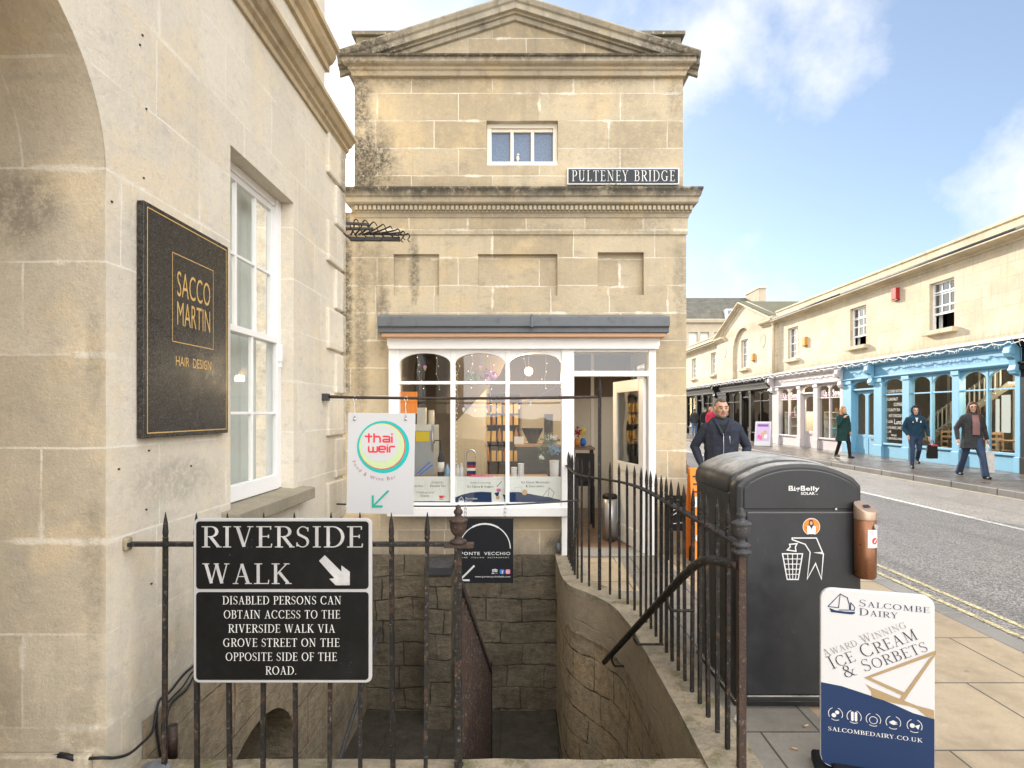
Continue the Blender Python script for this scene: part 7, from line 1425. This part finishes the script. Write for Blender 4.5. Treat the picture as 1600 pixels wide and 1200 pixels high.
def fuse(mb, name, mats, parent, vox, smooth=2, nz=0, nsc=9, paint_fn=None):
    """one continuous surface grown round the overlapping pieces"""
    me = mb.mesh('tmp', mats); bm = bmesh.new(); bm.from_mesh(me); bmesh.ops.recalc_face_normals(bm, faces=bm.faces); bm.to_mesh(me); bm.free()
    ob = bpy.data.objects.new('tmp', me); r_ = ob.modifiers.new('r', 'REMESH'); r_.mode = 'VOXEL'; r_.voxel_size = vox; r_.use_smooth_shade = True; s_ = ob.modifiers.new('s', 'SMOOTH'); s_.iterations = smooth; s_.factor = .5
    me2 = evaluated(ob); bpy.data.objects.remove(ob); bpy.data.meshes.remove(me)
    if nz:
        ns_ = [v.normal.copy() for v in me2.vertices]
        for v, vn in zip(me2.vertices, ns_): q = v.co.copy(); v.co = q + vn * (nz * (noise.noise(Vector((q.x * nsc, q.y * nsc, q.z * nsc * .7))) + .5 * noise.noise(q * nsc * 2.3)))
    me2.materials.clear()
    for m_ in (mats if isinstance(mats, list) else [mats]): me2.materials.append(m_)
    for p in me2.polygons: p.use_smooth = True; p.material_index = paint_fn(p.center) if paint_fn else 0
    me2.name = name; o = bpy.data.objects.new(name, me2); C.objects.link(o); o.parent = parent; return o
def hand(mb, w, fdir, side, s=1.0, curl=.5):
    """palm, four unequal bent fingers and a thumb from the wrist w along fdir; side = +1 / -1 puts the thumb"""
    w = Vector(w); f = Vector(fdir).normalized(); th = Vector((0, -1, 0)); th = (th - f * th.dot(f)).normalized(); nrm = f.cross(th).normalized() * side
    capsule(mb, w, w + f * .075 * s, .024 * s, .030 * s); 
    for i, l in enumerate((.070, .078, .072, .058)):
        b = w + f * .085 * s + th * (.027 - .018 * i) * s; m1 = b + (f * .55 + nrm * -.12 * curl) * l * s; t = m1 + (f * (.5 - .3 * curl) + nrm * -.45 * curl) * l * s; capsule(mb, b, m1, .0095 * s, .0085 * s, n=8); capsule(mb, m1, t, .0085 * s, .007 * s, n=8)
    b = w + f * .025 * s + th * .026 * s; m1 = b + (f * .6 + th * .6) * .045 * s; capsule(mb, b, m1, .012 * s, .010 * s, n=8); capsule(mb, m1, m1 + (f * .9 + th * .15) * .035 * s, .010 * s, .008 * s, n=8)
def person(label, loc, rot, H=1.72, legs=((.0, 0), (.0, 0)), arms=None, top='navycoat', bottom='jeans', shoes='leather', skin='skin', hair='brownh', hairstyle='short', coat_z=.50, bulk=1.0, headturn=0, vox=.011, beard=False, flare=0, hood=False, lean=0.0, inner=None, headscale=1.0, glasses=False, group=None):
    root = thing('person', label, 'person', loc, R(rot), group); k = H / 1.75
    P3 = lambda x, y, z: Vector((x * k, y * k + lean * max(0, z - .95) * k, z * k)); b = MB(); tr = MB(); sh = MB(); tp = MB()
    hipz, chz, shz, nkz, hdz = .93, 1.22, 1.43, 1.50, 1.635
    # torso
    capsule(b, P3(0, 0, .95), P3(0, 0, 1.12), .135*k*bulk, .125*k*bulk, 1.1, .75); capsule(b, P3(0, 0, 1.12), P3(0, 0, 1.34), .13*k*bulk, .145*k*bulk, 1.15, .72); capsule(b, P3(-.13, .01, shz - .02), P3(.13, .01, shz - .02), .065*k, .065*k); capsule(b, P3(0, .015, 1.40), P3(0, -.015, 1.56), .062*k, .055*k)
    for s_, (fw, lift) in zip((-1, 1), legs):
        hip = P3(.09*s_, 0, hipz); kn = P3(.095*s_, -fw*.55 - .05 - lift*.5, .50 + lift*.25 - abs(fw)*.04); an = P3(.10*s_, -fw + lift*.25, .085 + lift)
        capsule(b, hip, kn, .075*k, .052*k); capsule(b, kn, an, .050*k, .034*k)
        capsule(tr, P3(.085*s_, 0, hipz + .02), kn, .098*k*bulk, .066*k*(1 + flare*.25)); capsule(tr, kn, an + Vector((0, .0, .0)), .064*k*(1 + flare*.2), .052*k*(1 + flare))
        dn = -.05 if lift > .05 else .0; toe = an + Vector((.012*s_*k, -.155*k, -.045*k + (dn*k if lift <= .05 else -.03*k))); heel = an + Vector((0, .045*k, -.045*k)); capsule(sh, heel, toe, .040*k, .036*k, 1, 1); capsule(sh, an + Vector((0, 0, .01)), an + Vector((0, -.05*k, -.03*k)), .045*k, .042*k)
    capsule(tr, P3(0, 0, .90), P3(0, 0, 1.04), .142*k*bulk, .138*k*bulk, 1.15, .80)
    arms = arms or (((-.06, .02, -.28), (-.03, -.08, -.53)), ((.06, .02, -.28), (.03, -.08, -.53)))
    for s_, (el, wr) in zip((-1, 1), arms):
        so_ = P3(.168*s_*bulk**.6, .01, shz - .03); e_ = so_ + Vector(el)*k; w_ = so_ + Vector(wr)*k; capsule(b, so_, e_, .046*k, .037*k); capsule(b, e_, w_, .036*k, .026*k); hand(b, w_, (w_ - e_).normalized() + Vector((0, 0, -.35)), s_, k)
        capsule(tp, so_, e_, .064*k*bulk**.5, .054*k*bulk**.5); capsule(tp, e_, e_ + (w_ - e_)*.93, .053*k*bulk**.5, .043*k)
    capsule(tp, P3(0, .005, 1.12), P3(0, .005, 1.36), .155*k*bulk, .165*k*bulk, 1.2, .80); capsule(tp, P3(-.12*bulk**.6, .01, shz - .035), P3(.12*bulk**.6, .01, shz - .035), .074*k, .074*k); zc = coat_z*1.75
    capsule(tp, P3(0, .005, 1.15), P3(0, .01, zc - .02), .150*k*bulk, (.158 + .03*(1 if coat_z < .45 else 0))*k*bulk, 1.2, .82)
    capsule(tp, P3(0, .03, 1.45), P3(0, .015, 1.50), .088*k, .072*k)
    # head
    hb = Matrix.Rotation(R(headturn), 4, 'Z'); hc = P3(0, -.03, hdz); hs = k*headscale
    hp_ = lambda x, y, z: hc + hb @ Vector((x*hs, y*hs, z*hs))
    capsule(b, hp_(0, .012, .025), hp_(0, .02, .035), .088*hs, .086*hs, .88, 1.04); capsule(b, hp_(0, -.028, -.055), hp_(0, -.02, .02), .058*hs, .068*hs, .95, 1); capsule(b, hp_(0, -.055, -.092), hp_(0, -.035, -.08), .030*hs, .042*hs, 1.15, 1)
    capsule(b, hp_(0, -.088, .012), hp_(0, -.108, -.024), .010*hs, .0155*hs, n=8); [capsule(b, hp_(.011*s_, -.094, -.029), hp_(.012*s_, -.092, -.030), .0095*hs, .009*hs, n=8) for s_ in (-1, 1)]
    [capsule(b, hp_(.014*s_, -.083, .028), hp_(.044*s_, -.070, .026), .0125*hs, .012*hs, n=8) for s_ in (-1, 1)]; [capsule(b, hp_(.040*s_, -.058, -.018), hp_(.044*s_, -.05, -.022), .020*hs, .018*hs, n=8) for s_ in (-1, 1)]
    capsule(b, hp_(-.020, -.084, -.058), hp_(.020, -.084, -.058), .0075*hs, .0075*hs, n=8); capsule(b, hp_(-.017, -.082, -.069), hp_(.017, -.082, -.069), .009*hs, .009*hs, n=8)
    [capsule(b, hp_(.082*s_, .012, .016), hp_(.079*s_, .008, -.026), .017*hs, .012*hs, .5, 1, n=8) for s_ in (-1, 1)]
    def pf_(c): q = hb.inverted() @ (c - hc); return 1 if (abs(q.x) < .023*hs and -.074*hs < q.z < -.052*hs and q.y < -.070*hs) else 0
    bd = fuse(b, 'body', [M[skin], M['lip']], root, min(vox, .0075), 1, paint_fn=pf_)
    m = MB()
    for s_ in (-1, 1): m.ball(hp_(.031*s_, -.0755, .006), (.0115*hs, .009*hs, .0062*hs), 10, 6)
    ey = m.build('eye', M['eyew'], bd, fix=False); m = MB()
    for s_ in (-1, 1): m.ball(hp_(.031*s_, -.0845, .006), (.0058*hs, .004*hs, .0058*hs), 8, 5)
    m.build('iris', M['eye'], ey, fix=False); m = MB()
    for s_ in (-1, 1): m.tube([hp_(.014*s_, -.0945, .028), hp_(.032*s_, -.0895, .034), hp_(.050*s_, -.076, .028)], .0056*hs, 6)
    m.build('eyebrow', M[hair], bd)
    fuse(tr, 'trousers', M[bottom], root, vox, 2, .006, 11); fuse(sh, 'shoes', M[shoes], root, .009, 1)
    jm = M[top]; to = fuse(tp, 'coat' if coat_z < .45 else 'jacket', jm, root, vox, 2, .011*k, 9)
    bm = bmesh.new(); bm.from_mesh(to.data); bmesh.ops.bisect_plane(bm, geom=bm.verts[:] + bm.edges[:] + bm.faces[:], plane_co=(0, 0, zc*k), plane_no=(0, .06, 1), clear_inner=True); bm.to_mesh(to.data); bm.free()
    h = MB()
    if hairstyle == 'short': capsule(h, hp_(0, .036, .046), hp_(0, .046, .020), .082*hs, .080*hs, .93, 1.02); capsule(h, hp_(0, -.030, .092), hp_(0, .03, .088), .028*hs, .046*hs, 1.3, 1); [capsule(h, hp_(.070*s_, .018, .040), hp_(.071*s_, .02, .005), .018*hs, .013*hs) for s_ in (-1, 1)]
    if hairstyle == 'fluffy': capsule(h, hp_(0, .035, .055), hp_(0, .045, .0), .104*hs, .10*hs, .98, 1); capsule(h, hp_(0, -.03, .095), hp_(0, .03, .09), .05*hs, .06*hs, 1.3, 1)
    if hairstyle == 'long':
        capsule(h, hp_(0, .030, .050), hp_(0, .050, .0), .096*hs, .095*hs, .98, 1); capsule(h, hp_(0, -.02, .092), hp_(0, .03, .09), .038*hs, .052*hs, 1.3, 1)
        for s_ in (-1, 1): capsule(h, hp_(.075*s_, .02, .03), hp_(.10*s_, .0, -.16), .036*hs, .045*hs); capsule(h, hp_(.10*s_, .0, -.16), hp_(.105*s_, -.05, -.30), .045*hs, .028*hs)
        capsule(h, hp_(0, .07, .0), hp_(0, .09, -.22), .085*hs, .075*hs, 1.2, .6)
    if hairstyle == 'cap': capsule(h, hp_(0, .02, .055), hp_(0, .02, .05), .095*hs, .093*hs, .95, 1.05)
    if h.v: fuse(h, 'hat' if hairstyle == 'cap' else 'hair', M[hair], root, .007, 1, .006, 30)
    if beard:
        h = MB(); capsule(h, hp_(0, -.058, -.094), hp_(0, -.045, -.085), .030*hs, .042*hs, 1.15, 1.04); [capsule(h, hp_(.048*s_, -.028, -.066), hp_(.060*s_, -.002, -.03), .026*hs, .018*hs, 1.0, 1.0) for s_ in (-1, 1)]; capsule(h, hp_(-.024, -.088, -.048), hp_(.024, -.088, -.048), .0065*hs, .0065*hs, n=8); fuse(h, 'beard', M['beard'], root, .005, 1, .003, 60)
    if glasses:
        m = MB(); [m.tube([hp_((.031 + .024*math.cos(t/12*6.283))*s_, -.096 + .006*abs(math.cos(t/12*6.283)), .006 + .019*math.sin(t/12*6.283)) for t in range(13)], .003*hs, 5) for s_ in (-1, 1)]; m.tube([hp_(-.008, -.10, .01), hp_(.008, -.10, .01)], .003*hs, 5); [m.tube([hp_(.055*s_, -.088, .01), hp_(.082*s_, .01, .014)], .003*hs, 5) for s_ in (-1, 1)]; m.build('glasses', M['ink'], root)
    if hood:
        h = MB(); n = 14
        for i in range(n + 1): t = R(-50 + 280 * i / n); capsule(h, hp_(.098*math.cos(t), -.028, .02 + .125*math.sin(t)), hp_(.085*math.cos(t), .085, .02 + .105*math.sin(t)), .024*hs, .034*hs, n=8)
        capsule(h, hp_(0, .075, .05), hp_(0, .08, -.09), .085*hs, .088*hs); capsule(h, hp_(-.06, .02, -.13), hp_(.06, .02, -.13), .06*hs, .06*hs); fuse(h, 'hood', jm, root, .010, 2, .004, 14)
    if inner:
        mt, xw, z0, z1 = inner; m = MB(); m.sm = True; fy = -.155*k*bulk; nseg = 8; g = []
        for j in range(9):
            z = z0 + (z1 - z0)*j/8; w_ = xw*(1.0 if j < 6 else 1 - .06*(j - 5)); rowl = []
            for i in range(nseg + 1): x = -w_ + 2*w_*i/nseg; rowl.append(P3(x, 0, z) + Vector((0, fy*math.sqrt(max(0, 1 - (x/.25)**2)) - .004 + (.055*(max(0, j - 5)/3) if j > 5 else 0)*k, 0)))
            g.append(rowl)
        bse = len(m.v)
        for r0 in g: m.v += r0
        for j in range(8):
            for i in range(nseg): a = bse + j*(nseg+1) + i; m.face((a, a+1, a+nseg+2, a+nseg+1), True)
        m.build('shirt', M[mt], root, fix=False)
    return root, k, P3, hp_
def bag(label, loc, w_, h_, d_, mat, name='carrier_bag', hand_z=.12):
    t = thing(name, label, 'bag', loc); m = MB(); n = 5; l = Vector(loc); prof = [(1.0, 0), (1.06, .25), (1.0, .6), (.92, 1)]
    for i in range(len(prof) - 1):
        for (ax_, s_) in (('x', -1), ('x', 1), ('y', -1), ('y', 1)):
            def q(f, z, e): 
                zz = -h_ + h_ * z; return l + (Vector((s_*w_/2*f, e*d_/2, zz)) if ax_ == 'x' else Vector((e*w_/2*f, s_*d_/2, zz)))
            m.poly([q(prof[i][0], prof[i][1], -1), q(prof[i][0], prof[i][1], 1), q(prof[i+1][0], prof[i+1][1], 1), q(prof[i+1][0], prof[i+1][1], -1)])
    m.poly([l + Vector((a*w_/2, b*d_/2, -h_)) for a, b in ((-1,-1),(1,-1),(1,1),(-1,1))]); m.build('sack', mat, t); m = MB()
    for s_ in (-1, 1): m.tube([l + Vector((-w_*.25, s_*d_*.3, 0)), l + Vector((-w_*.06, 0, hand_z)), l + Vector((w_*.06, 0, hand_z)), l + Vector((w_*.25, s_*d_*.3, 0))], .006, 6)
    m.build('handle', mat, t); return t
mx = (1127 - CX) / F * 6.9
r_, k_, P3_, hp0 = person('bearded man in a navy zipped jacket, hands in pockets, behind the litter bin', (mx, 6.9, 0), -10, 1.655, ((.1, 0), (-.12, 0)), (((-.145, .05, -.25), (-.06, -.09, -.475)), ((.145, .05, -.25), (.06, -.09, -.475))), 'navycoat', 'greycloth', 'leather', 'skin', 'greyh', 'short', .475, 1.14, 6, .009, True, headscale=1.03)
m = MB(); m.sm = True; v_ = [P3_(-.05, -.152, 1.44), P3_(.05, -.152, 1.44), P3_(.035, -.165, 1.36), P3_(0, -.170, 1.31), P3_(-.035, -.165, 1.36)]; m.poly(v_); m.build('t_shirt', M['tee'], r_)
m = MB(); m.tube([P3_(0, -.168, 1.33), P3_(.002, -.165, 1.2), P3_(0, -.172, 1.05), P3_(0, -.178, .93)], .004, 5); m.tube([P3_(.075, -.156, 1.30), P3_(.082, -.158, 1.20)], .0035, 5); m.build('zip', M['steel'], r_)
m = MB(); [m.tube(spline([P3_(.10*s_, -.02, 1.50), P3_(.085*s_, -.10, 1.48), P3_(.05*s_, -.155, 1.40), P3_(.01*s_, -.17, 1.31)], 4), [.016*k_]*12 + [.008*k_], 8) for s_ in (-1, 1)]; m.build('collar', M['navycoat'], r_)
person('person in a black coat, mostly hidden behind the stone corner of the shop', (2.03, 7.6, 0), 60, 1.66, ((.05, 0), (-.05, 0)), None, 'blackcoat', 'darkgrey', hair='greyh', bulk=1.1, coat_z=.44)
gx = lambda px, Y: (px - CX) / F * Y
person('woman in a dark green coat and black tights holding a hand to her face', (gx(1317, 18.8), 18.8, GZ), 12, 1.66, ((-.20, .02), (.20, 0)), (((-.07, -.10, -.26), (.05, -.20, -.02)), ((.10, .03, -.27), (.07, -.04, -.50))), 'greencoat', 'tights', 'leather', 'skin', 'gingerh', 'long', .33, 1.2, 8, .012)
r_, k_, P3_, hp0 = person('man in a dark teal hooded top and jeans carrying a dark shopping bag', (gx(1430, 15.3), 15.3, GZ), -22, 1.63, ((.12, 0), (-.22, .14)), (((-.10, .04, -.26), (-.02, -.10, -.46)), ((.11, .02, -.27), (.13, -.08, -.52))), 'tealhood', 'jeans', 'leather', 'skin', 'brownh', 'short', .52, 1.12, 0, .011, False, 0, True)
m = MB(); m.poly([P3_(-.035, -.171, 1.44), P3_(.035, -.171, 1.44), P3_(.008, -.180, 1.32), P3_(-.008, -.180, 1.32)]); m.build('white_t_shirt', M['whitetee'], r_, fix=False)
m = MB(); m.box(*(P3_(-.10, 0, 0).x, P3_(-.075, 0, 0).x), *(-.182*k_, -.170*k_), *(1.30*k_, 1.33*k_)); m.box(P3_(.08, 0, 0).x, P3_(.11, 0, 0).x, -.182*k_, -.170*k_, 1.30*k_, 1.35*k_); m.build('badge', M['paper'], r_)
bl_ = bag('dark paper shopping bag with a red top edge, carried by the hooded man', (gx(1453, 15.2), 15.12, .66), .23, .36, .10, M['leather'], 'shopping_bag', .13)
m = MB(); c = Vector((gx(1453, 15.2), 15.12, .66)); m.box(c.x - .06, c.x + .11, c.y - .055, c.y + .055, c.z - .03, c.z + .004); m.build('red_edge', M['red'], bl_)
person('woman with long brown hair and glasses striding in an open dark coat', (gx(1519, 13.1), 13.1, GZ), -12, 1.70, ((-.36, .02), (.34, 0)), (((-.12, .06, -.26), (-.12, -.02, -.50)), ((.10, .06, -.27), (.16, .06, -.50))), 'darkgrey', 'jeans', 'leather', 'skin', 'brownh', 'long', .39, 1.12, -18, .011, False, .5, inner=('mauvetop', .075, 1.0, 1.46), glasses=True)
bag('thin white carrier bag hanging from the walking woman', (gx(1543, 13.0), 13.0, .62), .24, .46, .10, M['bagwhite'], 'carrier_bag', .16)
person('person in a dark jacket and light blue jeans, farthest left of the distant group', (gx(1085, 36), 36, GZ), 170, 1.70, ((.08, 0), (-.08, 0)), None, 'darkgrey', 'jeansl', hair='greyh', hairstyle='cap', bulk=1.15, vox=.016)
person('elderly man in a dark coat with grey hair, in the middle of the distant group', (gx(1101, 33), 33, GZ), 20, 1.74, ((.08, 0), (-.08, 0)), None, 'blackcoat', 'darkgrey', hair='greyh', hairstyle='cap', bulk=1.1, coat_z=.42, vox=.016)
person('person in a bright red coat with fluffy ginger hair in the distant group', (gx(1111, 29), 29, GZ), 10, 1.74, ((.05, 0), (-.05, 0)), None, 'redcoat', 'darkgrey', hair='gingerh', hairstyle='fluffy', bulk=1.1, coat_z=.44, vox=.015)

bpy.data.scenes.remove(SCR)
